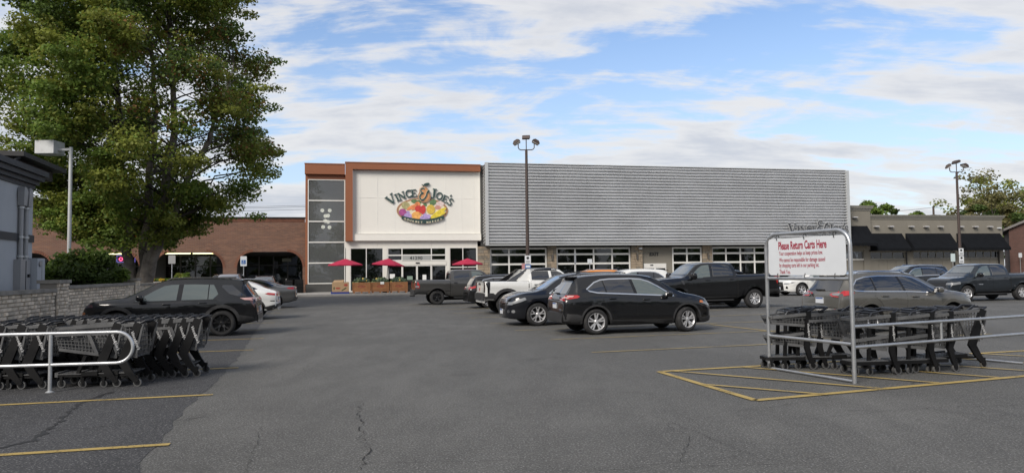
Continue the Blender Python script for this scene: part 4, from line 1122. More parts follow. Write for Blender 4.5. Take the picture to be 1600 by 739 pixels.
# ------------------------------------------------------------------ vehicles
def paint_mat(name, c, metal=0.0, rough=0.22):
    m = bpy.data.materials.new(name); m.use_nodes = True
    k = NT(m.node_tree); p = k.n['Principled BSDF']; tc = k.new('ShaderNodeTexCoord')
    fl = k.noise(tc.outputs['Object'], 240, 2, .5); du = k.noise(tc.outputs['Object'], 2.2, 5, .65)
    col = k.mix(k.ramp(fl, .35, .65), tuple(x * .85 for x in c) + (1,), tuple(min(1, x * 1.15) for x in c) + (1,))
    # a film of road dust, thickest in patches low on the body
    sp = k.new('ShaderNodeSeparateXYZ'); k.link(tc.outputs['Object'], sp.inputs[0])
    low = k.ramp(sp.outputs[2], .2, .6, .05, .0)
    col = k.mix(k.math('MULTIPLY', low, k.ramp(du, .3, .75)), col, (.17, .155, .135, 1))
    k.put(p.inputs['Base Color'], col); p.inputs['Metallic'].default_value = metal
    p.inputs['Roughness'].default_value = rough + .1; p.inputs['Coat Weight'].default_value = 1.0
    k.put(p.inputs['Coat Roughness'], k.ramp(du, .3, .8, .02, .09)); p.inputs['Specular IOR Level'].default_value = .15
    return m
P_BLACK = paint_mat('black_paint', (.0045, .0048, .0058)); P_NAVY = paint_mat('blue_black_paint', (.005, .006, .009)); P_WHITE = paint_mat('white_paint', (.62, .62, .60), 0, .3)
P_GREY = paint_mat('granite_grey_paint', (.060, .059, .057), .35); P_JEEP = paint_mat('warm_grey_paint', (.090, .087, .079), .25); P_SLATE = paint_mat('dark_slate_paint', (.016, .021, .027), .3)
P_SILVER = paint_mat('silver_paint', (.30, .31, .33), .6); P_ORANGE = paint_mat('orange_paint', (.60, .22, .035)); P_SEDAN = paint_mat('pewter_paint', (.10, .10, .10), .5)
tyre_m = mat('tyre_rubber', (.016, .016, .017), .85, 0, .3, 6, .3, 60, dirt=((.05, .046, .042), 6, .5, .8))
well_m = mat('wheel_well_black', (.006, .006, .006), .95)
plastic = mat('black_trim_plastic', (.022, .022, .023), .6, 0, .15, 4, .1, 90)
gloss_bk = mat('gloss_black', (.006, .006, .007), .15)
chrome = mat('bright_chrome', (.62, .63, .65), .14, 1.0)
alloy = mat('machined_alloy', (.56, .56, .57), .3, .55); alloy_dk = mat('gunmetal_alloy', (.07, .07, .073), .35, .7); alloy_bk = mat('black_alloy', (.018, .018, .019), .35, .4)
def dark_glass(name, tint, rough=.03):
    m = bpy.data.materials.new(name); m.use_nodes = True; p = m.node_tree.nodes['Principled BSDF']
    p.inputs['Base Color'].default_value = (*tint, 1); p.inputs['Roughness'].default_value = rough; p.inputs['Specular IOR Level'].default_value = .75; p.inputs['IOR'].default_value = 1.55
    p.inputs['Coat Weight'].default_value = 1.0; p.inputs['Coat Roughness'].default_value = .02
    return m
gl_dark = dark_glass('privacy_glass', (.006, .006, .007)); gl_front = dark_glass('green_tinted_door_glass', (.066, .084, .079)); gl_wind = dark_glass('windscreen_glass', (.045, .060, .070))  # door glass paled for see-through light, windscreen base blued for mirrored sky
lamp_red = mat('red_lamp_lens', (.34, .012, .012), .15, coat=1); lamp_clear = mat('clear_lamp_lens', (.20, .205, .21), .3, .2, coat=.6); lamp_amber = mat('amber_lens', (.5, .14, .015), .2, coat=1); lamp_smoke = mat('smoked_lens', (.05, .012, .012), .12, coat=1); lamp_pink = mat('pale_red_lens', (.45, .27, .25), .15, coat=1)
seam_m = mat('door_gap', (.004, .004, .004), .9)
plate_w = mat('plate_white', (.55, .57, .60), .4); plate_b = mat('plate_blue', (.03, .08, .25), .4)

def pchip(keys):
    xs = [k[0] for k in keys]; ys = [k[1] for k in keys]; n = len(xs)
    h = [xs[i + 1] - xs[i] for i in range(n - 1)]; d = [(ys[i + 1] - ys[i]) / h[i] for i in range(n - 1)]
    m = [d[0]] + [0] * (n - 2) + [d[-1]]
    for i in range(1, n - 1):
        if d[i - 1] * d[i] > 0:
            w1, w2 = 2 * h[i] + h[i - 1], h[i] + 2 * h[i - 1]; m[i] = (w1 + w2) / (w1 / d[i - 1] + w2 / d[i])
    def f(x):
        if x <= xs[0]: return ys[0]
        if x >= xs[-1]: return ys[-1]
        i = 0
        while x > xs[i + 1]: i += 1
        t = (x - xs[i]) / h[i]
        return ys[i] * (1 + 2 * t) * (1 - t) ** 2 + m[i] * h[i] * t * (1 - t) ** 2 + ys[i + 1] * t * t * (3 - 2 * t) + m[i + 1] * h[i] * t * t * (t - 1)
    return f

def clip(poly, a, b):
    """keep the part of the polygon left of the line a -> b"""
    out = []; s = lambda p: (b[0] - a[0]) * (p[1] - a[1]) - (b[1] - a[1]) * (p[0] - a[0])
    for i, p in enumerate(poly):
        q = poly[(i + 1) % len(poly)]; sp, sq = s(p), s(q)
        if sp >= 0: out.append(p)
        if (sp >= 0) != (sq >= 0):
            t = sp / (sp - sq); out.append((p[0] + (q[0] - p[0]) * t, p[1] + (q[1] - p[1]) * t))
    return out
def rbox(x0, x1, z0, z1, r=.03):
    r = min(r, (x1 - x0) / 2.01, (z1 - z0) / 2.01)
    return [(cx + r * math.cos(R(a)), cz + r * math.sin(R(a))) for cx, cz, a0 in ((x1 - r, z0 + r, -90), (x1 - r, z1 - r, 0), (x0 + r, z1 - r, 90), (x0 + r, z0 + r, 180)) for a in (a0, a0 + 45, a0 + 90)]
def band(pts, w, closed=False):
    """a strip of width w along a polyline, as quads"""
    P = [Vector((*p, 0)) for p in pts]; n = len(P); L = []; Q = []
    for i in range(n):
        a = P[i - 1] if (i or closed) else P[i]; c = P[(i + 1) % n] if (i < n - 1 or closed) else P[i]
        d = (c - a).normalized(); nn = Vector((-d.y, d.x, 0)) * w / 2; L.append(P[i] + nn); Q.append(P[i] - nn)
    return [[(L[i].x, L[i].y), (L[(i + 1) % n].x, L[(i + 1) % n].y), (Q[(i + 1) % n].x, Q[(i + 1) % n].y), (Q[i].x, Q[i].y)] for i in range(n if closed else n - 1)]
def ring(cx, cz, r0, r1, a0, a1, n=14):
    A = [R(a0 + (a1 - a0) * i / n) for i in range(n + 1)]
    return [[(cx + r1 * math.cos(A[i]), cz + r1 * math.sin(A[i])), (cx + r1 * math.cos(A[i + 1]), cz + r1 * math.sin(A[i + 1])), (cx + r0 * math.cos(A[i + 1]), cz + r0 * math.sin(A[i + 1])), (cx + r0 * math.cos(A[i]), cz + r0 * math.sin(A[i]))] for i in range(n)]

def superell(b, c, r, e=.55, n=10, mi=0, M=None):
    f = lambda v, p: math.copysign(abs(v) ** p, v); vs = []; m = 2 * n
    for i in range(n + 1):
        a = -math.pi / 2 + math.pi * i / n
        for j in range(m):
            t = 2 * math.pi * j / m; p = Vector((c[0] + r[0] * f(math.cos(a), e) * f(math.cos(t), e), c[1] + r[1] * f(math.cos(a), e) * f(math.sin(t), e), c[2] + r[2] * f(math.sin(a), e)))
            vs.append(M @ p if M else p)
    fs = [(i * m + j, i * m + (j + 1) % m, (i + 1) * m + (j + 1) % m, (i + 1) * m + j) for i in range(n) for j in range(m)]
    b.add(vs, fs, mi)

class Car:
    def __init__(s, name, label, cat, sp, pm, loc, head, scale=1.0, group=None, detail=True):
        s.sp = sp; s.pm = pm
        s.root = empty(name, (*loc, 0), R(head), label, cat, group); s.root.scale = (scale,) * 3
        s.detail = detail
        s.loft(); s.fit()
    def loft(s):
        sp = s.sp; top, belt, bot, wid, rw = (pchip(sp[k]) for k in ('top', 'belt', 'bot', 'wid', 'roofw'))
        x0, x1 = sp['top'][0][0], sp['top'][-1][0]
        xs = sorted([k[0] for q in ('top', 'wid') for k in sp[q]] + [x0 + (x1 - x0) * i / 56 for i in range(57)])
        X = [xs[0]]
        for x in xs[1:]:
            if x - X[-1] > .012: X.append(x)
        V = []; n = None
        for x in X:
            zt, zb, w = top(x), bot(x), wid(x); zs = min(belt(x), zt - .025); zb = min(zb, zs - .08); wr = min(rw(x), .93 * w)
            h = zs - zb; e = min(.075, .42 * (zt - zs)); cr = sp.get('crease', .62)
            pts = [(0, zb), (.78 * w, zb), (.93 * w, zb + .05 * min(1, h)), (.978 * w, zb + .2 * h), (.992 * w, zb + .40 * h), (.988 * w, zb + (cr - .05) * h), (w, zb + cr * h), (w * .995, zb + .85 * h), (.975 * w, zs - .03), (.945 * w, zs)]
            a = Vector((.945 * w, zs)); c = Vector((wr, zt - e)); bulge = .025 * min(1, (zt - zs) / .4)
            for t in (.3, .65): q = a.lerp(c, t); pts.append((q.x + bulge * math.sin(math.pi * t), q.y))
            pts += [(wr, zt - e), (wr - .03, zt - .45 * e), (wr - .10, zt - .12 * e), (wr * .5, zt), (0, zt + .008)]
            full = [(x, -y, z) for y, z in pts] + [(x, y, z) for y, z in pts[-2:0:-1]]
            n = len(full); V += full
        F = []
        for i in range(len(X) - 1):
            for k in range(n):
                k2 = (k + 1) % n; F.append((i * n + k, i * n + k2, (i + 1) * n + k2, (i + 1) * n + k))
        F += [tuple(range(n)), tuple((len(X) - 1) * n + k for k in range(n))[::-1]]
        b = MB(); b.add(V, F); me = b.mesh('body', [s.pm, well_m])
        s.bvh = BVHTree.FromPolygons([v.co.copy() for v in me.vertices], [tuple(p.vertices) for p in me.polygons])
        # wheel wells cut out of the body
        tmp = link('body', me)
        cut = MB(); wd = max(k[1] for k in sp['wid'])
        for ax in sp['axles']:
            ra = sp['arch']; zc = sp['tyre'][0]
            for sg in (-1, 1):
                pr = [(ra * math.cos(R(a)), zc + .02 + ra * math.sin(R(a))) for a in range(0, 181, 12)] + [(-ra, -.2), (ra, -.2)]
                cut.prism([(ax + p, sg * (wd - .34), z) for p, z in pr], (0, sg * .6, 0))
        cm = cut.mesh('cutter', [s.pm]); co_ = link('cutter', cm)
        md = tmp.modifiers.new('b', 'BOOLEAN'); md.operation = 'DIFFERENCE'; md.object = co_; md.solver = 'EXACT'
        dg = bpy.context.evaluated_depsgraph_get(); dg.update(); nm = bpy.data.meshes.new_from_object(tmp.evaluated_get(dg))
        bpy.data.objects.remove(tmp); bpy.data.objects.remove(co_); nm.name = 'body'
        if len(nm.materials) < 2: nm.materials.append(well_m)
        for p in nm.polygons:
            c = p.center; mi = 0
            for ax in sp['axles']:
                if math.hypot(c.x - ax, c.z - sp['tyre'][0] - .02) < sp['arch'] * .995 and abs(c.y) > wd - .36 or (abs(c.x - ax) < sp['arch'] and abs(abs(c.y) - (wd - .34)) < .004 and abs(p.normal.y) > .9): mi = 1
            if p.normal.z < -.85 and c.z < .5: mi = 1
            p.material_index = mi
        nm.polygons.foreach_set('use_smooth', [True] * len(nm.polygons)); nm.set_sharp_from_angle(angle=R(32))
        s.body = link('body', nm, s.root)
    def patch(s, name, polys, side, m, off=.004, parent=None, rim=True, grid=.11, mats=None):
        """a shaped plate that follows the body surface, standing off it by `off`"""
        if polys and not isinstance(polys[0][0], (tuple, list)): polys = [polys]
        bm = bmesh.new()
        for po in polys:
            vs = [bm.verts.new((p[0], p[1], 0)) for p in po]
            try: bm.faces.new(vs)
            except ValueError: pass
        bmesh.ops.remove_doubles(bm, verts=bm.verts, dist=1e-4); bmesh.ops.triangulate(bm, faces=bm.faces)
        xs = [v.co.x for v in bm.verts]; ys = [v.co.y for v in bm.verts]
        for ax_, lo, hi in ((0, min(xs), max(xs)), (1, min(ys), max(ys))):
            q = lo + grid
            while q < hi - .02:
                no = (1, 0, 0) if ax_ == 0 else (0, 1, 0)
                bmesh.ops.bisect_plane(bm, geom=bm.verts[:] + bm.edges[:] + bm.faces[:], plane_co=(q, 0, 0) if ax_ == 0 else (0, q, 0), plane_no=no, dist=1e-5); q += grid
        out = {'R': (0, -1, 0), 'L': (0, 1, 0), 'F': (1, 0, 0), 'B': (-1, 0, 0), 'T': (0, 0, 1)}[side]; out = Vector(out)
        N = {}
        for v in bm.verts:
            a, c = v.co.x, v.co.y
            p = {'R': (a, 0, c), 'L': (a, 0, c), 'F': (0, a, c), 'B': (0, a, c), 'T': (a, c, 0)}[side]
            o = Vector(p) + out * 6
            hit, nn, _, _ = s.bvh.ray_cast(o, -out)
            if hit is None:
                q = Vector(p); q += out * {'R': .6, 'L': .6, 'F': s.sp['top'][-1][0], 'B': -s.sp['top'][0][0], 'T': 1.0}[side]
                hit, nn, _, _ = s.bvh.find_nearest(q)
            if nn.dot(out) < 0: nn = -nn
            dirn = (nn + out * .6).normalized(); v.co = hit + dirn * off; N[v] = dirn
        for f in bm.faces: f.normal_update()
        for f in bm.faces:
            if f.normal.dot(out) < 0: f.normal_flip()
        if rim:
            be = [e for e in bm.edges if e.is_boundary]; r = bmesh.ops.extrude_edge_only(bm, edges=be)
            nv = [g for g in r['geom'] if isinstance(g, bmesh.types.BMVert)]
            src = {}
            for v in nv:
                b_ = min((w_ for e in v.link_edges for w_ in e.verts if w_ is not v and w_ in N), key=lambda w_: (w_.co - v.co).length, default=None)
                d = N[b_] if b_ else out
                v.co -= d * (off + .006)
        me = bpy.data.meshes.new(name); bm.to_mesh(me); bm.free(); me.materials.append(m)
        me.polygons.foreach_set('use_smooth', [True] * len(me.polygons)); me.set_sharp_from_angle(angle=R(35))
        return link(name, me, parent or s.root)
    def both(s, name, polys, m, off=.004, parent=None, **kw):
        return [s.patch(name, polys, sd, m, off, parent, **kw) for sd in ('R', 'L')]
    def wheels(s):
        sp = s.sp; r, tw, rr = sp['tyre']; st = sp.get('wheel', ('twin5', alloy)); wd = max(k[1] for k in sp['wid']); tr = sp.get('track', wd - .035)
        tb = MB(); h = tw / 2
        tb.lathe([(rr * .98, -h + .02), (rr * 1.02, -h + .005), (rr + (r - rr) * .45, -h - .008), (r - .03, -h + .008), (r - .006, -h + .035), (r, -h + .06), (r, -.035), (r - .012, -.03), (r - .012, -.02), (r, -.015), (r, .015), (r - .012, .02), (r - .012, .03), (r, .035), (r, h - .06), (r - .006, h - .035), (r - .03, h - .008), (rr + (r - rr) * .45, h + .008), (rr * 1.02, h - .005), (rr * .98, h - .02)], 36, axis='Y')
        tm = tb.mesh('wheel', tyre_m, 40)
        rb = MB(); y = -h      # outer face towards -Y
        rb.lathe([(rr, y + .012), (rr * .985, y - .002), (rr * .93, y + .012), (rr * .90, y + .06), (rr * .88, h)], 32, 0, 'Y')
        rb.lathe([(rr * .90, y + .11), (.001, y + .10)], 24, 1, 'Y')
        kind, sm = st; hub = .065
        def spoke(a, w0, w1, r0=hub * .8, r1=rr * .95, sk=0):
            ca, sa = math.cos(a), math.sin(a); c2, s2 = math.cos(a + sk), math.sin(a + sk)
            q = [(r0 * ca - sg * sa * w0 / 2, r0 * sa + sg * ca * w0 / 2) for sg in (-1, 1)]; e = [(r1 * c2 - sg * s2 * w1 / 2, r1 * s2 + sg * c2 * w1 / 2) for sg in (1, -1)]
            pts = q + e; dep = [.028, .028, .008, .008]
            rb.add([(p[0], y + d, p[1]) for p, d in zip(pts, dep)] + [(p[0], y + d + .05, p[1]) for p, d in zip(pts, dep)], [(0, 1, 2, 3), (4, 7, 6, 5), (0, 4, 5, 1), (1, 5, 6, 2), (2, 6, 7, 3), (3, 7, 4, 0)], 0)
        ns = {'twin5': 5, 'split5': 5, 'star5': 5, 'six': 6, 'multi': 10}[kind]
        for i in range(ns):
            a = 2 * math.pi * i / ns + math.pi / 2
            if kind == 'twin5': spoke(a - .10, .038, .042, sk=-.10); spoke(a + .10, .038, .042, sk=.10)
            elif kind == 'split5': spoke(a, .07, .06, r1=rr * .55); spoke(a - .05, .035, .04, rr * .45, sk=-.22); spoke(a + .05, .035, .04, rr * .45, sk=.22)
            elif kind == 'star5': spoke(a, .075, .085)
            elif kind == 'six': spoke(a - .06, .045, .04, sk=-.16); spoke(a + .06, .045, .04, sk=.16)
            else: spoke(a, .03, .035)
        rb.lathe([(.001, y + .012), (hub * .6, y + .012), (hub * .75, y + .02), (hub, y + .035), (hub, y + .1)], 14, 0, 'Y')
        for i in range(5):
            a = 2 * math.pi * i / 5 + .3; rb.lathe([(.001, y + .018), (.009, y + .018), (.009, y + .05)], 6, 1, 'Y', (.045 * math.cos(a), 0, .045 * math.sin(a)))
        rm = rb.mesh('rim', [sm, alloy_bk], 40)
        for ax in sp['axles']:
            for sg in (-1, 1):
                w_ = link('wheel', tm, s.root); w_.location = (ax, sg * (tr - h), r); 
                if sg > 0: w_.rotation_euler = (0, 0, math.pi)
                if ax > 0 and sp.get('steer'): w_.rotation_euler.z += R(sp['steer'])
                link('rim', rm, w_)
        b = MB()
        for ax in sp['axles']: b.tube([(ax, -wd + .3, r), (ax, wd - .3, r)], .06, 8)
        b.box(sp['axles'][1] + .4, sp['axles'][0] - .4, -.45, .45, .24, .4); b.build('underbody', well_m, s.root)
    def fit(s):
        sp = s.sp; s.wheels()
        if 'arch_trim' in sp:
            for ax in sp['axles']:
                s.both('arch_trim', ring(ax, sp['tyre'][0] + .02, sp['arch'] - .004, sp['arch'] + sp['arch_trim'][0], -8, 188), sp['arch_trim'][1], sp.get('arch_off', .018))
        for poly, m in sp.get('cladding', []): s.both('lower_cladding', poly, m, .012)
        doors = []
        for i, dr in enumerate(sp.get('doors', [])):
            cx = sum(p[0] for p in dr) / len(dr); cz = sum(p[1] for p in dr) / len(dr)
            for sd in ('R', 'L'):
                if not s.detail and sd == 'L': continue
                d = s.patch('door', dr, sd, s.pm, .0045)
                s.patch('door_gap', band(dr, .016, True), sd, seam_m, .0022, d, rim=False)
                doors.append(d)
                if i < len(sp.get('handles', [])):
                    hx, hz = sp['handles'][i]; b = MB(); sg = -1 if sd == 'R' else 1
                    hit, nn, _, _ = s.bvh.ray_cast(Vector((hx, sg * 3, hz)), Vector((0, -sg, 0)))
                    superell(b, (hx, hit.y + sg * .035, hz), (.115, .014, .018), .6, 6); superell(b, (hx - .09, hit.y + sg * .015, hz), (.02, .03, .016), .7, 4); superell(b, (hx + .09, hit.y + sg * .015, hz), (.02, .03, .016), .7, 4)
                    b.build('handle', sp.get('handle_m', s.pm), d, 50)
        dlo = sp['dlo']; panes = []; cuts = sp['cuts']; poly = dlo
        # panes from the tail forwards; each cut is a sloping pillar (x at the sill, x at the roof, width)
        ks = [None] + list(cuts) + [None]
        zb, zt = min(p[1] for p in dlo), max(p[1] for p in dlo)
        for i in range(len(ks) - 1):
            q = dlo
            if ks[i] is not None: xb, xt, g = ks[i]; q = clip(q, (xt + g / 2, zt), (xb + g / 2, zb))
            if ks[i + 1] is not None: xb, xt, g = ks[i + 1]; q = clip(q, (xb - g / 2, zb), (xt - g / 2, zt))
            if len(q) > 2: panes.append(q)
        s.both('pillar_trim', dlo, gloss_bk, .003, rim=False) if sp.get('pillar_black', True) else None
        for i, q in enumerate(panes):
            s.both('window', q, sp['glass'][min(i, len(sp['glass']) - 1)], .0062)
        if sp.get('chrome'): s.both('window_trim', band(dlo, sp['chrome'], True), chrome, .010)
        for nm, side, polys, m, off in sp.get('bits', []):
            if side == 'S': s.both(nm, polys, m, off)
            else: s.patch(nm, polys, side, m, off)
        for x, z, r in sp.get('mirror', []):
            for sg in (-1, 1):
                hit, nn, _, _ = s.bvh.ray_cast(Vector((x, sg * 3, z - .06)), Vector((0, -sg, 0)))
                b = MB(); superell(b, (x, hit.y + sg * (r[1] + .07), z), r, .6, 10); b.bar((x + .02, hit.y - sg * .02, z - r[2] * .7), (x, hit.y + sg * .12, z - r[2] * .5), .07, .05)
                o = b.build('mirror', sp.get('mirror_m', s.pm), s.root, 50)
                b = MB(); superell(b, (x - r[0] * .93, hit.y + sg * (r[1] + .07), z), (.012, r[1] * .82, r[2] * .78), .5, 6); b.build('mirror_glass', gl_dark, o, 50)
        for pts, rr_, m in sp.get('rails', []):
            for sg in (-1, 1):
                P = []
                for x, y, dz in pts:
                    hit, _, _, _ = s.bvh.ray_cast(Vector((x, sg * y, 4)), Vector((0, 0, -1))); P.append((x, sg * y, hit.z + dz))
                b = MB(); b.tube(P, rr_, 6); b.build('roof_rail', m, s.root, 50)
        for nm, a, c, m in sp.get('boxes', []):
            b = MB(); b.box(a[0], c[0], a[1], c[1], a[2], c[2]); b.build(nm, m, s.root)
        if 'plate' in sp:
            x, z, side = sp['plate']; sd = 1 if side == 'F' else -1
            hit, nn, _, _ = s.bvh.ray_cast(Vector((sd * 6, 0, z)), Vector((-sd, 0, 0))); yp = sp.get('plate_y', 0)
            b = MB(); b.box(hit.x - .012 + sd * .02, hit.x + .012 + sd * .02, yp - .155, yp + .155, z - .08, z + .08); o = b.build('licence_plate', plate_w, s.root)
            b = MB(); b.box(hit.x + sd * .033 - .001, hit.x + sd * .033 + .001, yp - .15, yp + .15, z + .04, z + .075); b.build('plate_band', plate_b, o)
    def badge(s, txt, x, y, z, size, m, side='B', bold=.004):
        hit, nn, _, _ = s.bvh.ray_cast(Vector((6 if side == 'F' else -6, y, z)), Vector((-1 if side == 'F' else 1, 0, 0)))
        M = T(hit.x + (.012 if side == 'F' else -.012), y, z) @ Matrix.Rotation(R(90 if side == 'F' else -90), 4, 'Z') @ STAND
        text('badge', txt, size, m, s.root, M, bold, .004, 1, 'CENTER')
    def side_badge(s, txt, x, z, size, m, sd='R'):
        sg = -1 if sd == 'R' else 1
        hit, nn, _, _ = s.bvh.ray_cast(Vector((x, sg * 3, z)), Vector((0, -sg, 0)))
        M = T(x, hit.y + sg * .012, z) @ (Matrix.Rotation(R(180), 4, 'Z') if sg > 0 else Matrix.Identity(4)) @ STAND
        text('badge', txt, size, m, s.root, M, .006, .004, 1, 'CENTER')

def mirror_y(p): return [(-a, c) for a, c in p][::-1]
def sym(p): return [p, mirror_y(p)]
# ---- the body shapes
EDGE = dict(
    top=[(-2.40, .46), (-2.39, .74), (-2.35, 1.00), (-2.28, 1.10), (-2.12, 1.32), (-1.98, 1.53), (-1.95, 1.60), (-1.85, 1.66), (-1.5, 1.705), (-.8, 1.735), (-.1, 1.725), (.35, 1.665), (.7, 1.52), (1.22, 1.235), (1.42, 1.155), (1.8, 1.08), (2.12, .98), (2.26, .88), (2.34, .72), (2.37, .48)],
    belt=[(-2.4, 1.0), (-1.8, 1.10), (-.5, 1.07), (1.0, 1.03), (1.5, 1.0), (2.0, .90), (2.37, .72)], bot=[(-2.4, .36), (-2.1, .30), (-1, .25), (1, .25), (2.1, .25), (2.37, .30)],
    wid=[(-2.4, .74), (-2.32, .85), (-2.0, .925), (-1.4, .965), (0, .955), (1.4, .965), (1.9, .92), (2.18, .81), (2.31, .66), (2.37, .50)], roofw=[(-2.35, .80), (-1.95, .62), (-1.0, .64), (.2, .63), (1.25, .79), (1.5, .84), (2.0, .82), (2.37, .5)],
    axles=(1.425, -1.425), tyre=(.372, .25, .255), arch=.425, wheel=('twin5', alloy), arch_trim=(.05, plastic), arch_off=.008,
    dlo=[(-1.68, 1.30), (-1.60, 1.245), (-1.35, 1.195), (-.2, 1.135), (1.02, 1.07), (.82, 1.19), (.55, 1.36), (.30, 1.495), (.05, 1.57), (-.3, 1.592), (-.95, 1.585), (-1.22, 1.56), (-1.42, 1.49)],
    cuts=[(-1.06, -1.16, .05), (-.16, -.28, .10)], glass=[gl_dark, gl_dark, gl_front], chrome=.034,
    doors=[[(.98, .42), (1.06, .75), (1.0, 1.045), (-.16, 1.10), (-.16, .36), (.9, .34)], [(-.17, .36), (-.17, 1.10), (-1.3, 1.16), (-1.16, .92), (-.95, .62), (-.85, .38)]], handles=[(.12, .985), (-.92, 1.03)],
    cladding=[([(-1.0, .26), (1.0, .26), (1.0, .40), (-.98, .42)], plastic), ([(-2.36, .36), (-1.84, .30), (-1.86, .56), (-2.0, .60), (-2.38, .62)], plastic), ([(1.88, .28), (2.35, .32), (2.35, .46), (1.9, .42)], plastic)],
    bits=[('tail_lamp', 'S', [(-2.36, 1.01), (-1.98, 1.055), (-1.90, 1.10), (-1.97, 1.14), (-2.33, 1.13)], lamp_red, .014), ('tail_lamp_lens', 'S', [(-2.34, 1.06), (-2.1, 1.085), (-2.06, 1.12), (-2.33, 1.125)], lamp_pink, .02),
          ('tail_lamp', 'B', sym([(.42, 1.00), (.82, .98), (.82, 1.10), (.42, 1.05)]), lamp_red, .012), ('tail_lamp_lens', 'B', sym([(.55, 1.04), (.82, 1.04), (.82, 1.095), (.55, 1.06)]), lamp_pink, .018),
          ('rear_window', 'B', [(-.60, 1.17), (.60, 1.17), (.50, 1.50), (-.50, 1.50)], gl_dark, .008), ('bumper', 'B', [(-.70, .38), (.70, .38), (.74, .62), (-.74, .62)], plastic, .015),
          ('tailgate_gap', 'B', band([(-.62, .64), (-.72, .95), (.72, .95), (.62, .64)], .014), seam_m, .004), ('chrome_strip', 'B', [(-.35, .985), (.35, .985), (.35, 1.005), (-.35, 1.005)], gloss_bk, .012),
          ('headlamp', 'S', [(1.90, .84), (2.24, .74), (2.25, .80), (2.05, .875), (1.93, .90)], lamp_clear, .012), ('side_marker', 'S', [(1.84, .86), (1.97, .85), (1.95, .91), (1.86, .915)], lamp_amber, .016), ('headlamp', 'F', sym([(.42, .74), (.68, .74), (.70, .82), (.42, .80)]), lamp_clear, .012),
          ('grille', 'F', [(-.42, .56), (.42, .56), (.38, .80), (-.38, .80)], plastic, .01), ('windshield', 'F', [(-.74, 1.20), (.74, 1.20), (.58, 1.62), (-.58, 1.62)], gl_wind, .006), ('sill_strip', 'S', [(-.8, .50), (.95, .48), (.95, .51), (-.8, .53)], gloss_bk, .014)],
    mirror=[(.78, 1.13, (.10, .105, .075))], rails=[], plate=(0, .83, 'B'), plate_y=.0, steer=0,
    boxes=[('spoiler', (-2.06, -.55, 1.635), (-1.86, .55, 1.665), gloss_bk), ('wiper', (-2.27, -.02, 1.17), (-2.2, .30, 1.195), black_metal)])
QX = dict(EDGE,
    top=[(-2.52, .46), (-2.50, .78), (-2.44, 1.04), (-2.36, 1.14), (-2.2, 1.42), (-2.08, 1.60), (-1.9, 1.67), (-1.2, 1.72), (-.3, 1.73), (.3, 1.68), (.72, 1.50), (1.25, 1.20), (1.45, 1.14), (1.8, 1.10), (2.15, 1.01), (2.34, .90), (2.42, .74), (2.45, .48)],
    belt=[(-2.5, 1.02), (-1.5, 1.10), (0, 1.06), (1.2, 1.03), (1.7, 1.0), (2.2, .86), (2.45, .70)], bot=[(-2.5, .36), (-2.1, .30), (-1, .24), (1, .24), (2.0, .22), (2.45, .26)],
    wid=[(-2.52, .76), (-2.4, .88), (-2.0, .95), (-1.4, .98), (0, .965), (1.45, .98), (1.95, .935), (2.25, .82), (2.38, .68), (2.45, .50)], roofw=[(-2.5, .8), (-2.1, .64), (-1, .66), (.2, .64), (1.25, .80), (1.5, .85), (2.1, .80), (2.45, .5)],
    axles=(1.45, -1.45), tyre=(.385, .245, .258), wheel=('split5', alloy), arch_trim=(.03, P_NAVY), arch_off=.008,
    dlo=[(-1.95, 1.25), (-1.7, 1.16), (-.2, 1.12), (1.05, 1.06), (.8, 1.22), (.5, 1.42), (.2, 1.55), (-.3, 1.585), (-1.2, 1.57), (-1.7, 1.47)], cuts=[(-1.12, -1.2, .06), (-.12, -.22, .08)],
    bits=[('headlamp', 'S', [(1.84, .87), (2.05, .79), (2.36, .70), (2.38, .77), (2.15, .85), (1.88, .945)], lamp_clear, .012), ('headlamp', 'F', sym([(.50, .71), (.80, .70), (.80, .80), (.48, .79)]), lamp_clear, .012), ('headlamp_eye', 'F', sym(rbox(.54, .62, .72, .78, .03)), gloss_bk, .02),
          ('grille', 'F', rbox(-.40, .40, .56, .88, .1), gloss_bk, .008)] + [('grille_bar', 'F', [(-.37, z), (.37, z), (.37, z + .016), (-.37, z + .016)], chrome, .016) for z in (.62, .67, .72, .77, .82)] +
         [('grille_frame', 'F', band(rbox(-.42, .42, .55, .89, .11), .035, True), chrome, .018), ('lower_intake', 'F', [(-.45, .36), (.45, .36), (.5, .48), (-.5, .48)], plastic, .008), ('fog_lamp', 'F', sym(rbox(.60, .72, .44, .54, .05)), chrome, .012), ('fog_lamp', 'S', rbox(2.2, 2.31, .44, .54, .05), lamp_clear, .012),
          ('windshield', 'F', [(-.76, 1.20), (.76, 1.20), (.60, 1.62), (-.60, 1.62)], gl_wind, .006), ('rear_window', 'B', [(-.6, 1.2), (.6, 1.2), (.52, 1.52), (-.52, 1.52)], gl_dark, .008), ('tail_lamp', 'S', [(-2.48, .98), (-2.05, 1.08), (-2.05, 1.16), (-2.44, 1.12)], lamp_red, .012), ('tail_lamp', 'B', sym([(.45, .98), (.82, .98), (.82, 1.1), (.45, 1.06)]), lamp_red, .012)],
    cladding=[], mirror=[(.85, 1.14, (.11, .11, .08))], plate=(0, .47, 'F'), boxes=[], rails=[([(-1.8, .60, .05), (-1.6, .62, .06), (-.2, .62, .06), (.0, .60, .02)], .018, gloss_bk)])
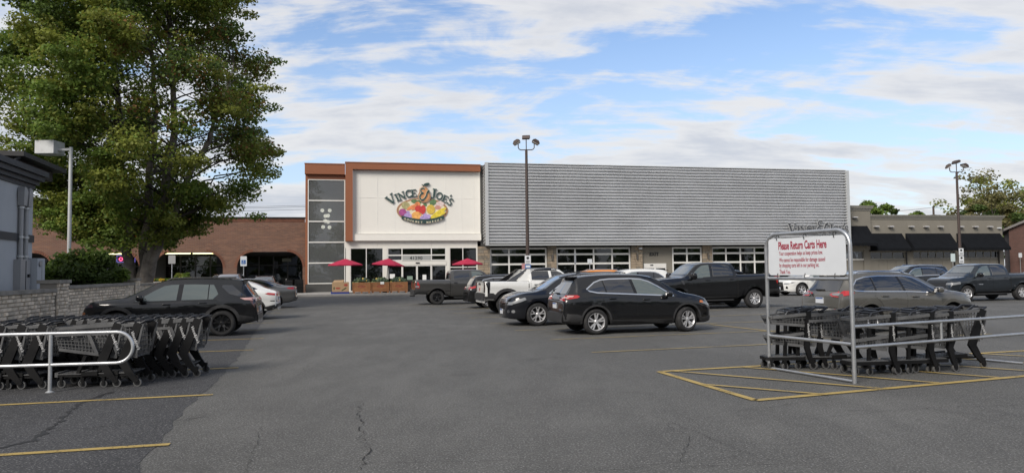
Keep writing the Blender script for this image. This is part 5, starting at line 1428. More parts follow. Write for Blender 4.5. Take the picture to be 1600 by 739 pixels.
EQ = dict(EDGE,
    top=[(-2.33, .46), (-2.32, .80), (-2.28, 1.02), (-2.20, 1.12), (-2.02, 1.38), (-1.92, 1.53), (-1.9, 1.58), (-1.8, 1.62), (-1.2, 1.655), (-.5, 1.67), (.0, 1.65), (.3, 1.59), (.62, 1.44), (1.15, 1.18), (1.32, 1.13), (1.7, 1.10), (2.05, 1.03), (2.22, .93), (2.30, .74), (2.32, .5)],
    belt=[(-2.3, 1.02), (-1.5, 1.08), (0, 1.03), (1.2, 1.02), (1.7, 1.0), (2.1, .93), (2.32, .75)], bot=[(-2.33, .42), (-2.0, .34), (-1, .27), (1, .27), (2.0, .28), (2.32, .33)],
    wid=[(-2.33, .74), (-2.25, .85), (-1.9, .92), (-1.3, .95), (0, .935), (1.35, .95), (1.8, .92), (2.1, .84), (2.25, .72), (2.32, .55)], roofw=[(-2.3, .78), (-1.9, .62), (-1, .64), (.2, .62), (1.15, .77), (1.4, .83), (2.0, .82), (2.32, .5)],
    axles=(1.365, -1.365), tyre=(.372, .24, .25), arch=.43, wheel=('split5', alloy_bk), arch_trim=(.085, plastic), arch_off=.022, crease=.66,
    dlo=[(-1.26, 1.20), (-1.12, 1.06), (.0, 1.045), (.92, 1.035), (.72, 1.15), (.45, 1.32), (.20, 1.45), (.0, 1.485), (-.6, 1.49), (-1.12, 1.47), (-1.2, 1.33)], cuts=[(-.99, -1.0, .03), (-.22, -.26, .13)], glass=[gl_front, gl_front, gl_front], chrome=0,
    doors=[[(.92, .42), (1.0, .72), (.94, 1.01), (-.2, 1.02), (-.22, .38), (.85, .36)], [(-.23, .38), (-.21, 1.02), (-1.22, 1.04), (-1.3, .98), (-1.02, .80), (-.88, .56), (-.84, .39)]], handles=[(.10, .945), (-.85, .965)],
    cladding=[([(-.92, .28), (.92, .28), (.92, .40), (-.92, .42)], plastic), ([(-2.3, .42), (-1.82, .34), (-1.84, .60), (-2.05, .56), (-2.3, .52)], plastic), ([(1.8, .3), (2.3, .34), (2.3, .5), (1.84, .6)], plastic)],
    bits=[('quarter_glass', 'S', [(-2.02, 1.17), (-1.92, 1.19), (-1.62, 1.45), (-1.36, 1.46), (-1.34, 1.40), (-1.56, 1.20), (-1.80, 1.13)], gl_dark, .007), ('tail_lamp', 'S', [(-2.31, 1.00), (-1.98, 1.02), (-1.84, 1.08), (-2.24, 1.09)], lamp_pink, .014), ('tail_lamp', 'S', [(-2.31, .80), (-2.24, .80), (-2.08, 1.05), (-2.30, 1.05)], lamp_smoke, .012), ('tail_lamp_band', 'B', [(-.80, .99), (.80, .99), (.80, 1.07), (-.80, 1.07)], lamp_pink, .012),
          ('rear_window', 'B', [(-.60, 1.16), (.60, 1.16), (.5, 1.46), (-.5, 1.46)], gl_dark, .008), ('bumper', 'B', [(-.72, .44), (.72, .44), (.76, .60), (-.76, .60)], alloy_dk, .015), ('headlamp', 'S', [(1.95, .90), (2.28, .86), (2.28, .92), (2.0, .98)], lamp_smoke, .012), ('side_marker', 'S', [(2.16, .68), (2.26, .68), (2.26, .76), (2.18, .76)], lamp_amber, .014),
          ('windshield', 'F', [(-.72, 1.17), (.72, 1.17), (.58, 1.54), (-.58, 1.54)], gl_wind, .006), ('grille', 'F', [(-.6, .55), (.6, .55), (.6, .88), (-.6, .88)], plastic, .01)],
    mirror=[(.74, 1.13, (.10, .11, .085))], mirror_m=gloss_bk, rails=[([(-1.6, .57, .0), (-1.5, .57, .05), (.0, .57, .05), (.15, .57, .0)], .02, plastic)], plate=(0, .75, 'B'), boxes=[('spoiler', (-2.08, -.56, 1.565), (-1.82, .56, 1.60), P_BLACK), ('exhaust_tip', (-2.34, -.62, .36), (-2.2, -.5, .42), chrome)])
CHER = dict(EDGE,
    top=[(-2.26, .48), (-2.25, .78), (-2.22, 1.00), (-2.14, 1.10), (-1.96, 1.36), (-1.86, 1.52), (-1.82, 1.575), (-1.6, 1.62), (-1.0, 1.665), (-.4, 1.67), (.0, 1.645), (.3, 1.59), (.62, 1.45), (1.12, 1.20), (1.3, 1.13), (1.7, 1.08), (2.05, .99), (2.22, .87), (2.29, .70), (2.31, .5)],
    belt=[(-2.26, 1.02), (-1.5, 1.09), (0, 1.05), (1.1, 1.03), (1.6, .99), (2.1, .87), (2.31, .70)], bot=[(-2.26, .42), (-1.9, .34), (-1, .27), (1, .27), (2.0, .3), (2.31, .36)],
    wid=[(-2.26, .76), (-2.18, .86), (-1.9, .90), (-1.3, .93), (0, .915), (1.35, .93), (1.8, .89), (2.1, .79), (2.25, .65), (2.31, .48)], roofw=[(-2.2, .78), (-1.85, .62), (-1, .64), (.2, .62), (1.15, .76), (1.4, .82), (2.0, .78), (2.31, .45)],
    axles=(1.35, -1.35), tyre=(.36, .23, .24), arch=.42, wheel=('split5', alloy), arch_trim=(.08, P_JEEP), arch_off=.02,
    dlo=[(-1.84, 1.22), (-1.76, 1.15), (-1.5, 1.13), (0, 1.10), (.98, 1.055), (.75, 1.20), (.48, 1.37), (.22, 1.49), (-.1, 1.535), (-.9, 1.54), (-1.35, 1.51), (-1.62, 1.44)], cuts=[(-1.12, -1.16, .06), (-.16, -.30, .08)], glass=[gl_dark, gl_dark, gl_dark], chrome=.026,
    doors=[[(.92, .44), (1.0, .74), (.95, 1.03), (-.14, 1.08), (-.16, .38), (.86, .36)], [(-.17, .38), (-.15, 1.08), (-1.12, 1.11), (-1.2, 1.0), (-.98, .80), (-.84, .56), (-.82, .39)]], handles=[(.12, .97), (-.88, 1.0)],
    cladding=[([(-.9, .28), (.9, .28), (.9, .40), (-.9, .42)], plastic), ([(-2.24, .42), (-1.78, .36), (-1.80, .52), (-2.24, .56)], plastic)],
    bits=[('tail_lamp', 'S', [(-2.24, 1.00), (-1.88, 1.04), (-1.80, 1.10), (-1.92, 1.15), (-2.16, 1.14)], lamp_red, .014), ('tail_lamp', 'B', sym([(.36, 1.04), (.50, .99), (.84, .98), (.82, 1.13), (.40, 1.08)]), lamp_red, .012), ('tail_lamp_lens', 'B', sym([(.44, 1.045), (.56, 1.02), (.74, 1.02), (.72, 1.09), (.46, 1.075)]), lamp_clear, .018),
          ('rear_window', 'B', [(-.62, 1.14), (.62, 1.14), (.55, 1.50), (-.55, 1.50)], gl_dark, .008), ('bumper', 'B', [(-.72, .44), (.72, .44), (.74, .56), (-.74, .56)], plastic, .012), ('reflector', 'B', sym([(.58, .60), (.78, .60), (.76, .66), (.6, .66)]), lamp_red, .012), ('tailgate_gap', 'B', band([(-.7, .70), (.7, .70)], .014), seam_m, .004), ('headlamp', 'S', [(1.9, .92), (2.22, .84), (2.22, .89), (1.95, .97)], lamp_clear, .012),
          ('grille', 'F', [(-.5, .68), (.5, .68), (.5, .84), (-.5, .84)], gloss_bk, .01), ('windshield', 'F', [(-.72, 1.18), (.72, 1.18), (.57, 1.55), (-.57, 1.55)], gl_wind, .006)],
    mirror=[(.80, 1.14, (.10, .105, .08))], rails=[([(-1.55, .58, .0), (-1.45, .58, .05), (-.1, .58, .05), (.05, .58, .0)], .02, chrome)], plate=(0, .88, 'B'), steer=0, boxes=[('spoiler', (-2.0, -.55, 1.555), (-1.78, .55, 1.59), P_JEEP), ('wiper', (-2.14, -.05, 1.15), (-2.06, .3, 1.18), black_metal), ('tow_hitch', (-2.32, -.04, .42), (-2.2, .04, .48), black_metal)])
X4 = dict(EDGE,
    top=[(-2.34, .46), (-2.33, .80), (-2.30, 1.00), (-2.24, 1.09), (-2.1, 1.13), (-1.9, 1.21), (-1.4, 1.42), (-.9, 1.555), (-.3, 1.62), (.1, 1.60), (.45, 1.50), (1.1, 1.19), (1.3, 1.12), (1.7, 1.08), (2.1, .98), (2.26, .86), (2.36, .6), (2.38, .46)],
    belt=[(-2.34, 1.0), (-1.6, 1.10), (0, 1.05), (1.3, 1.0), (2.0, .9), (2.38, .7)], bot=[(-2.34, .46), (-2.0, .34), (-1, .26), (1, .26), (2.38, .3)],
    wid=[(-2.34, .72), (-2.25, .84), (-1.9, .92), (-1.4, .96), (0, .93), (1.4, .95), (2.0, .88), (2.3, .68), (2.38, .5)], roofw=[(-2.3, .74), (-1.9, .62), (-1.3, .56), (-.5, .58), (.2, .6), (1.15, .76), (1.4, .82), (2.38, .45)],
    axles=(1.43, -1.43), tyre=(.365, .25, .26), arch=.42, arch_trim=(.05, plastic), arch_off=.01, wheel=('twin5', alloy_dk),
    dlo=[(-1.58, 1.19), (-1.3, 1.13), (0, 1.09), (.95, 1.04), (.7, 1.2), (.3, 1.42), (-.1, 1.48), (-.7, 1.46), (-1.25, 1.33)], cuts=[(-.22, -.32, .08)], glass=[gl_dark, gl_dark], chrome=0,
    cladding=[([(-2.32, .46), (-1.86, .34), (-1.88, .50), (-2.32, .60)], plastic)],
    bits=[('tail_lamp', 'S', [(-2.33, .92), (-1.98, .96), (-1.86, 1.01), (-1.98, 1.04), (-2.31, 1.0)], lamp_red, .014), ('tail_lamp', 'B', sym([(.40, .93), (.80, .91), (.80, 1.01), (.42, 1.0)]), lamp_red, .012), ('rear_window', 'T', [(-1.95, -.5), (-1.25, -.46), (-1.25, .46), (-1.95, .5)], gl_dark, .008), ('bumper', 'B', [(-.7, .48), (.7, .48), (.74, .60), (-.74, .60)], plastic, .012), ('vent', 'S', [(-2.3, .70), (-2.05, .715), (-2.05, .735), (-2.3, .735)], gloss_bk, .012), ('windshield', 'F', [(-.7, 1.17), (.7, 1.17), (.54, 1.52), (-.54, 1.52)], gl_wind, .006), ('headlamp', 'S', [(1.9, .86), (2.28, .80), (2.26, .87), (1.95, .93)], lamp_clear, .012)],
    rails=[], plate=(0, .8, 'B'), boxes=[('exhaust_tip', (-2.36, -.66, .40), (-2.2, -.46, .47), chrome)])
SEDAN = dict(EDGE,
    top=[(-2.44, .44), (-2.43, .74), (-2.38, 1.00), (-2.3, 1.06), (-1.85, 1.10), (-1.6, 1.17), (-1.1, 1.36), (-.7, 1.44), (-.1, 1.46), (.3, 1.41), (.65, 1.25), (1.1, 1.04), (1.3, .98), (1.8, .90), (2.2, .80), (2.35, .68), (2.42, .5)],
    belt=[(-2.44, .95), (-1.6, 1.0), (0, .95), (1.2, .90), (2.0, .76), (2.42, .62)], bot=[(-2.44, .36), (-2, .26), (-1, .2), (1, .2), (2.42, .26)],
    wid=[(-2.44, .74), (-2.35, .84), (-1.9, .90), (-1.4, .93), (0, .91), (1.4, .93), (2.0, .86), (2.3, .7), (2.42, .5)], roofw=[(-2.4, .74), (-1.9, .70), (-1.1, .56), (-.4, .57), (.3, .57), (1.1, .74), (1.4, .8), (2.42, .45)],
    axles=(1.42, -1.42), tyre=(.335, .22, .23), arch=.385, arch_trim=(.01, plastic), arch_off=.004,
    dlo=[(-1.5, 1.12), (-1.2, 1.04), (0, .98), (.95, .93), (.7, 1.07), (.35, 1.26), (.05, 1.33), (-.5, 1.345), (-1.05, 1.25)], cuts=[(-.18, -.25, .08)], glass=[gl_dark, gl_front], chrome=.018,
    doors=[[(.95, .36), (1.02, .62), (.95, .90), (-.16, .95), (-.16, .30), (.85, .28)], [(-.17, .30), (-.17, .95), (-1.25, 1.0), (-1.2, .86), (-.95, .6), (-.85, .31)]], handles=[(.12, .86), (-.95, .89)], cladding=[],
    bits=[('tail_lamp', 'S', [(-2.43, .90), (-2.08, .93), (-1.98, .98), (-2.4, 1.02)], lamp_red, .012), ('tail_lamp', 'B', sym([(.35, .90), (.82, .90), (.80, 1.0), (.38, .99)]), lamp_red, .012), ('rear_window', 'T', [(-1.72, -.5), (-1.08, -.44), (-1.08, .44), (-1.72, .5)], gl_dark, .008), ('bumper', 'B', [(-.7, .38), (.7, .38), (.72, .52), (-.72, .52)], plastic, .01), ('windshield', 'F', [(-.68, 1.0), (.68, 1.0), (.52, 1.35), (-.52, 1.35)], gl_wind, .006), ('headlamp', 'S', [(1.9, .72), (2.32, .64), (2.3, .72), (1.95, .80)], lamp_clear, .012), ('headlamp', 'F', sym([(.4, .62), (.7, .62), (.72, .72), (.42, .70)]), lamp_clear, .01), ('grille', 'F', [(-.38, .44), (.38, .44), (.38, .64), (-.38, .64)], plastic, .008)],
    mirror=[(.72, .99, (.09, .10, .07))], rails=[], plate=(0, .8, 'B'), boxes=[])

def pickup(h=1.96, hood=1.27, rail=1.40, fo=.96, wb=3.68, ro=1.24, cabx=-.92, w=1.0, tyre=.41, cowl=1.36, belt=1.30, bump=.55, arch=.50):
    f, r = wb / 2, -wb / 2; n = f + fo; t = r - ro
    return dict(top=[(t, bump), (t + .01, rail - .06), (t + .03, rail), (cabx - .04, rail - .01), (cabx, rail + .02), (cabx + .02, h - .18), (cabx + .10, h - .05), (cabx + .5, h - .005), (.35, h), (.72, h - .06), (1.0, h - .26), (1.38, cowl + .03), (1.52, cowl - .03), (f, hood + .01), (n - .30, hood - .06), (n - .12, hood - .14), (n - .03, hood - .40), (n, .55)],
        belt=[(t, rail - .03), (cabx, belt + .04), (1.2, belt - .02), (f, hood - .12), (n - .2, hood - .22), (n, hood - .45)], bot=[(t, .62), (r + .6, .50), (r + .8, .42), (f - .6, .40), (n - .4, .42), (n, .46)],
        wid=[(t, w * .93), (t + .1, w * .975), (r, w), (0, w * .985), (f, w), (n - .4, w * .97), (n - .12, w * .88), (n, w * .80)], roofw=[(t, w * .9), (cabx - .03, w * .9), (cabx + .05, w * .70), (.4, w * .70), (1.38, w * .83), (1.55, w * .88), (n, w * .72)],
        axles=(f, r), tyre=(tyre, .28, tyre * .60), arch=arch, crease=.70)
def truck_bits(sp, z0, z1, xb, xf, cabx, w, rail, hood, n, t, glassm):
    b = [('rear_window', 'B', [(-w * .6, z0 + .02), (w * .6, z0 + .02), (w * .56, z1 - .02), (-w * .56, z1 - .02)], gl_dark, .006), ('windshield', 'F', [(-w * .76, z0 + .06), (w * .76, z0 + .06), (w * .62, z1), (-w * .62, z1)], gl_wind, .006),
         ('bed_cover', 'T', [(t + .08, -w * .84), (cabx - .08, -w * .84), (cabx - .08, w * .84), (t + .08, w * .84)], plastic, .006), ('cab_gap', 'S', band([(cabx - .02, .5), (cabx - .02, rail - .01)], .03), seam_m, .006)]
    return b
F150 = pickup(h=2.0, hood=1.34, rail=1.47, wb=3.68, cabx=-1.0, w=1.015, tyre=.42, cowl=1.40, belt=1.34)
F150.update(arch_trim=(.10, P_BLACK), arch_off=.045, wheel=('six', alloy), dlo=[(-.82, 1.42), (-.2, 1.40), (.6, 1.37), (.62, 1.34), (1.26, 1.33), (1.12, 1.45), (.78, 1.74), (.58, 1.86), (.25, 1.90), (-.62, 1.905), (-.74, 1.84), (-.84, 1.52)], cuts=[(.20, .16, .14)], glass=[gl_dark, gl_front], chrome=0, pillar_black=False,
    doors=[[(1.30, .66), (1.30, 1.28), (.22, 1.35), (.22, .62)], [(.20, .62), (.20, 1.35), (-.90, 1.38), (-.92, .62)]], handles=[(.40, 1.24), (-.72, 1.27)], cladding=[([(-.95, .44), (1.35, .44), (1.35, .54), (-.95, .54)], plastic)],
    bits=truck_bits(None, 1.44, 1.86, 0, 0, -1.0, 1.015, 1.47, 1.34, 2.8, -3.08, gl_front) + [('tail_lamp', 'S', [(-3.07, 1.06), (-2.96, 1.04), (-2.82, 1.36), (-3.05, 1.37)], lamp_red, .014), ('tail_lamp', 'B', sym([(.80, 1.06), (.94, 1.06), (.94, 1.36), (.80, 1.36)]), lamp_red, .012), ('bumper', 'B', [(-.90, .60), (.90, .60), (.92, .84), (-.92, .84)], plastic, .05), ('bumper', 'S', [(-3.07, .62), (-2.5, .62), (-2.48, .80), (-3.07, .84)], plastic, .02),
      ('grille', 'F', [(-.7, .86), (.7, .86), (.72, 1.14), (-.72, 1.14)], gloss_bk, .01), ('headlamp', 'S', [(2.45, 1.0), (2.75, .96), (2.74, 1.12), (2.45, 1.16)], lamp_clear, .012), ('fender_vent', 'S', [(1.50, 1.06), (1.60, 1.08), (1.66, 1.24), (1.54, 1.24)], alloy_dk, .014), ('rear_badge', 'S', [(-2.75, 1.39), (-2.45, 1.39), (-2.42, 1.43), (-2.72, 1.43)], alloy_dk, .012)],
    mirror=[(1.16, 1.42, (.11, .15, .14))], mirror_m=gloss_bk, boxes=[('step_board', (-.8, -1.0, .36), (1.25, -.86, .41), plastic), ('step_board', (-.8, .86, .36), (1.25, 1.0, .41), plastic)], steer=0)
RAM = pickup(h=1.95, hood=1.30, rail=1.38, wb=3.67, cabx=-1.08, w=1.01, tyre=.405, cowl=1.36, belt=1.30)
RAM.update(arch_trim=(.055, P_GREY), arch_off=.03, wheel=('star5', alloy_bk), dlo=[(-.86, 1.38), (.2, 1.34), (1.22, 1.30), (1.08, 1.44), (.76, 1.72), (.55, 1.82), (.2, 1.85), (-.80, 1.85), (-.87, 1.78)], cuts=[(.08, .08, .14)], glass=[gl_dark, gl_front], chrome=0, pillar_black=False,
    doors=[[(1.28, .64), (1.28, 1.26), (.08, 1.30), (.08, .60)], [(.06, .60), (.06, 1.30), (-.98, 1.33), (-.98, .60)]], handles=[(.25, 1.19), (-.80, 1.22)], handle_m=gloss_bk, cladding=[([(-1.0, .42), (1.3, .42), (1.3, .52), (-1.0, .52)], plastic)],
    bits=truck_bits(None, 1.42, 1.82, 0, 0, -1.08, 1.01, 1.38, 1.30, 2.8, -3.07, gl_front) + [('tail_lamp', 'S', [(-3.06, .94), (-2.83, .94), (-2.80, 1.06), (-2.88, 1.28), (-3.05, 1.29)], lamp_red, .014), ('tail_lamp_lens', 'S', [(-3.05, .97), (-2.86, .97), (-2.84, 1.07), (-3.04, 1.09)], lamp_clear, .02), ('tail_lamp', 'B', sym([(.80, .95), (.93, .95), (.93, 1.28), (.82, 1.28)]), lamp_red, .012), ('tailgate_panel', 'B', [(-.78, .90), (.78, .90), (.78, 1.30), (-.78, 1.30)], gloss_bk, .008), ('bumper', 'B', [(-.92, .56), (.92, .56), (.94, .84), (-.94, .84)], plastic, .07), ('bumper', 'S', [(-3.06, .58), (-2.42, .60), (-2.42, .80), (-3.06, .84)], plastic, .02), ('bed_line', 'S', [(-2.4, .78), (-1.15, .76), (-1.15, .785), (-2.4, .80)], gloss_bk, .01)],
    mirror=[(1.10, 1.42, (.11, .14, .13))], mirror_m=gloss_bk, boxes=[('tow_hitch', (-3.26, -.05, .46), (-3.0, .05, .53), black_metal), ('step_board', (-.9, -1.0, .36), (1.2, -.88, .41), plastic), ('step_board', (-.9, .88, .36), (1.2, 1.0, .41), plastic)], steer=0)
COLO = pickup(h=1.80, hood=1.17, rail=1.30, fo=.90, wb=3.26, ro=1.24, cabx=-.92, w=.945, tyre=.39, cowl=1.27, belt=1.20, bump=.52, arch=.47)
COLO.update(arch_trim=(.06, P_SLATE), arch_off=.03, wheel=('split5', alloy), dlo=[(-.72, 1.27), (.3, 1.23), (1.16, 1.19), (1.02, 1.33), (.72, 1.58), (.5, 1.67), (.1, 1.70), (-.62, 1.70), (-.70, 1.62)], cuts=[(.16, .12, .13)], glass=[gl_dark, gl_front], chrome=0, pillar_black=False,
    doors=[[(1.12, .58), (1.14, 1.15), (.14, 1.2), (.14, .54)], [(.12, .54), (.12, 1.2), (-.80, 1.22), (-.82, .54)]], handles=[(.32, 1.10), (-.66, 1.12)], cladding=[([(-.9, .40), (1.15, .40), (1.15, .48), (-.9, .48)], plastic)],
    bits=truck_bits(None, 1.30, 1.66, 0, 0, -.92, .945, 1.30, 1.17, 2.53, -2.87, gl_front) + [('headlamp', 'S', [(2.04, .84), (2.42, .79), (2.42, .89), (2.06, .945)], lamp_clear, .012), ('headlamp', 'F', sym([(.52, .80), (.78, .80), (.80, .91), (.54, .89)]), lamp_clear, .012), ('grille', 'F', [(-.50, .68), (.50, .68), (.55, .98), (-.55, .98)], gloss_bk, .01), ('grille_bar', 'F', [(-.5, .90), (.5, .90), (.5, .93), (-.5, .93)], P_SLATE, .02), ('lower_intake', 'F', [(-.6, .50), (.6, .50), (.62, .64), (-.62, .64)], plastic, .01), ('bumper_trim', 'F', sym([(.40, .52), (.66, .54), (.62, .60), (.42, .58)]), chrome, .02), ('door_badge', 'S', [(.74, .80), (1.0, .80), (1.0, .825), (.74, .825)], chrome, .012), ('tail_lamp', 'S', [(-2.86, .88), (-2.72, .88), (-2.7, 1.18), (-2.85, 1.2)], lamp_red, .012)],
    mirror=[(1.04, 1.26, (.10, .13, .105))], mirror_m=gloss_bk, boxes=[('step_board', (-.8, -.95, .33), (1.1, -.82, .38), plastic), ('step_board', (-.8, .82, .33), (1.1, .95, .38), plastic)], steer=0)
HUM = pickup(h=1.98, hood=1.30, rail=1.42, fo=.84, wb=3.44, ro=.98, cabx=-.72, w=1.08, tyre=.445, cowl=1.40, belt=1.36, bump=.60, arch=.53)
HUM.update(arch_trim=(.13, plastic), arch_off=.05, wheel=('six', alloy_bk), dlo=[(-.60, 1.46), (.3, 1.44), (1.20, 1.42), (1.05, 1.55), (.80, 1.76), (.6, 1.84), (-.50, 1.85), (-.58, 1.80)], cuts=[(.28, .25, .12)], glass=[gl_dark, gl_dark], chrome=0, pillar_black=False,
    doors=[[(1.2, .62), (1.2, 1.38), (.24, 1.40), (.24, .58)], [(.22, .58), (.22, 1.40), (-.62, 1.42), (-.64, .58)]], handles=[(.40, 1.24), (-.40, 1.26)], handle_m=gloss_bk, cladding=[([(-1.05, .44), (1.05, .44), (1.05, .60), (-1.05, .60)], plastic), ([(-2.69, .60), (-2.2, .56), (-2.16, .78), (-2.32, .92), (-2.69, .94)], plastic)],
    bits=truck_bits(None, 1.5, 1.86, 0, 0, -.72, 1.08, 1.42, 1.30, 2.56, -2.70, gl_front) + [('roof_panel', 'T', [(-.68, -.74), (.68, -.74), (.68, .74), (-.68, .74)], gloss_bk, .012), ('roof_edge', 'S', [(-.66, 1.86), (.62, 1.86), (.5, 1.96), (-.62, 1.96)], gloss_bk, .012), ('tail_lamp_panel', 'S', [(-2.69, .94), (-2.5, .92), (-2.46, 1.40), (-2.68, 1.40)], gloss_bk, .016), ('tail_lamp_panel', 'B', sym([(.76, .95), (1.0, .95), (1.0, 1.40), (.76, 1.40)]), gloss_bk, .012), ('tail_lamp', 'B', sym([(.84, 1.02), (.92, 1.02), (.92, 1.34), (.84, 1.34)]), lamp_smoke, .02), ('tailgate_panel', 'B', [(-.74, .92), (.74, .92), (.74, 1.39), (-.74, 1.39)], P_WHITE, .010), ('tailgate_gap', 'B', band([(-.75, .91), (.75, .91), (.75, 1.40), (-.75, 1.40)], .02, True), seam_m, .004), ('bumper', 'B', [(-.98, .62), (.98, .62), (1.0, .90), (-1.0, .90)], plastic, .06)],
    mirror=[(1.1, 1.5, (.11, .14, .13))], mirror_m=gloss_bk, boxes=[('tow_hook', (-2.86, -.5, .62), (-2.7, -.42, .72), chrome)], steer=0)
LEX = dict(QX, chrome=.02, bits=[('headlamp', 'S', [(1.9, .86), (2.38, .70), (2.38, .77), (2.1, .87)], lamp_clear, .012), ('headlamp', 'F', sym([(.48, .72), (.80, .71), (.80, .81), (.5, .79)]), lamp_clear, .012), ('grille', 'F', [(-.30, .86), (.30, .86), (.46, .56), (.50, .34), (-.50, .34), (-.46, .56)], gloss_bk, .01), ('side_intake', 'F', sym([(.62, .44), (.76, .44), (.72, .60), (.66, .60)]), gloss_bk, .01), ('lower_lip', 'F', [(-.7, .27), (.7, .27), (.7, .33), (-.7, .33)], chrome, .012), ('windshield', 'F', [(-.76, 1.20), (.76, 1.20), (.60, 1.62), (-.60, 1.62)], gl_wind, .006), ('rear_window', 'B', [(-.6, 1.2), (.6, 1.2), (.52, 1.52), (-.52, 1.52)], gl_dark, .008), ('tail_lamp', 'S', [(-2.48, .98), (-2.05, 1.08), (-2.05, 1.16), (-2.44, 1.12)], lamp_red, .012)], arch_trim=(.03, plastic))
BIGSUV = dict(QX, chrome=.035, rails=[([(-1.8, .6, .02), (-1.7, .62, .07), (-.2, .62, .07), (-.1, .6, .02)], .022, chrome)])

# ---- where every vehicle stands: the wheel nearest the camera is set on its own mark
def place(sp, mark, head, scale, which, side):
    """centre of the wheelbase from the ground mark under one wheel; side +1 = the car's left"""
    c, s = math.cos(R(head)), math.sin(R(head)); ax = sp['axles'][0] if which == 'front' else sp['axles'][1]
    wd = max(k[1] for k in sp['wid']) - .14
    lx, ly = ax * scale, side * wd * scale
    return (mark[0] - (lx * c - ly * s), mark[1] - (lx * s + ly * c))
def park(name, label, cat, sp, pm, mark, head, scale, which, side, **kw):
    sp = dict(sp); sp.setdefault('glass', [gl_dark])
    return Car(name, label, cat, sp, pm, place(sp, mark, head, scale, which, side), head, scale, **kw)
UH = 14.0
c = park('parked_suv', 'black crossover with bright chrome window line and silver spoked wheels nearest the aisle', 'SUV', dict(EDGE, steer=16), P_BLACK, (2.25, 19.5), UH, .95, 'rear', -1, group='vehicles parked in the lot')
c.badge('EDGE', 0, -.42, 1.035, .07, chrome)
c = park('parked_suv', 'blue black SUV with chrome barred grille facing the aisle beside the black crossover', 'SUV', QX, P_NAVY, (.78, 22.87), 180 + UH, .97, 'front', 1, group='vehicles parked in the lot')
c = park('pickup_truck', 'white electric pickup with black roof and wide black wheel flares', 'pickup truck', HUM, P_WHITE, (-.25, 29.25), UH, .95, 'rear', -1, group='vehicles parked in the lot')
c.badge('HUMMER', 0, .15, 1.26, .12, alloy_dk); c.badge('EV', 0, .1, 1.0, .18, lamp_red)
# sail panels that slope from the cab roof down to the bed rails
for sg in (-1, 1):
    b = MB(); y = sg * .93
    b.prism([(-1.28, y, 1.36), (-.60, y, 1.36), (-.60, sg * .80, 1.93), (-.72, sg * .80, 1.93)], (0, -sg * .07, 0)); b.build('sail_panel', P_WHITE, c.root)
    b = MB(); b.prism([(-1.72, sg * .86, 1.41), (-1.30, sg * .86, 1.41), (-.74, sg * .75, 1.93), (-.80, sg * .75, 1.95)], (0, -sg * .05, 0)); b.build('sail_glass', gl_dark, c.root)
c.side_badge('HUMMER', .15, 1.12, .13, lamp_amber)
c = park('parked_suv', 'black crossover with red tail lamps tucked between the grey and white pickups', 'SUV', QX, P_BLACK, (-1.15, 34.2), UH, .93, 'rear', -1, group='vehicles parked in the lot')
c = park('pickup_truck', 'granite grey pickup with black wheels near the store entrance', 'pickup truck', RAM, P_GREY, (-4.1, 38.6), UH, .97, 'rear', -1, group='vehicles parked in the lot')
c = park('pickup_truck', 'tall black crew cab pickup with multi spoke wheels behind the black crossover', 'pickup truck', F150, P_BLACK, (10.71, 31.69), 180 + UH, 1.02, 'rear', 1, group='vehicles parked in the lot')
c = park('parked_suv', 'warm grey SUV with chrome window line behind the return carts sign', 'SUV', CHER, P_JEEP, (9.45, 19.0), UH, .98, 'rear', -1, group='vehicles parked in the lot')
c.badge('Jeep', 0, .35, 1.0, .12, chrome)
c = park('pickup_truck', 'dark slate pickup with bright headlamps facing left before the black awnings', 'pickup truck', COLO, P_SLATE, (22.31, 35.07), 180 + UH, 1.03, 'front', 1, group='vehicles parked in the lot')
c = park('parked_suv', 'black SUV with all black wheels and roof rails behind the left row of carts', 'SUV', EQ, P_BLACK, (-8.35, 20.49), 180 + UH, 1.0, 'rear', 1, group='vehicles parked in the lot')
c = park('parked_suv', 'white coupe shaped SUV with red tail lamps beyond the black SUV on the left', 'SUV', X4, P_WHITE, (-10.05, 27.6), 180 + UH, 1.0, 'rear', 1, group='vehicles parked in the lot')
c = park('parked_sedan', 'pewter grey sedan with red tail lamps beyond the white coupe SUV', 'car', SEDAN, P_SEDAN, (-12.35, 36.9), 180 + UH, 1.06, 'rear', 1, group='vehicles parked in the lot')
# farther rows
c = park('parked_suv', 'black SUV with sky blue windscreen peeping over the hood of the crossover', 'SUV', QX, P_BLACK, (8.1, 34.4), 180 + UH, 1.0, 'front', 1, group='vehicles parked in the lot', detail=False)
c = park('parked_suv', 'white SUV of which only the roof shows behind the black crossover', 'SUV', EDGE, P_WHITE, (5.0, 37.4), 180 + UH, 1.04, 'front', 1, group='vehicles parked in the lot', detail=False)
c = park('parked_suv', 'orange car of which only the roof shows over the blue black SUV', 'car', CHER, P_ORANGE, (3.5, 42.6), 180 + UH, 1.08, 'front', 1, group='vehicles parked in the lot', detail=False)
c = park('parked_suv', 'white SUV with big black grille seen between the sign posts', 'SUV', LEX, P_WHITE, (18.3, 45.2), 180 + UH, 1.0, 'front', 1, group='vehicles parked in the lot')
c = park('parked_suv', 'large black SUV with silver roof rail and chrome windows behind the warm grey SUV', 'SUV', BIGSUV, P_BLACK, (23.7, 43.6), 180 + UH, 1.06, 'front', 1, group='vehicles parked in the lot')
c = park('parked_suv', 'silver SUV mostly hidden behind the dark slate pickup at the right edge', 'SUV', QX, P_SILVER, (34.0, 45.6), 180 + UH, 1.03, 'front', 1, group='vehicles parked in the lot', detail=False)
c = park('parked_suv', 'silver SUV parked tail out before the brick arcade', 'SUV', QX, P_SILVER, (-21.3, 51.2), 104, 1.06, 'rear', 1, group='vehicles parked in the lot', detail=False)
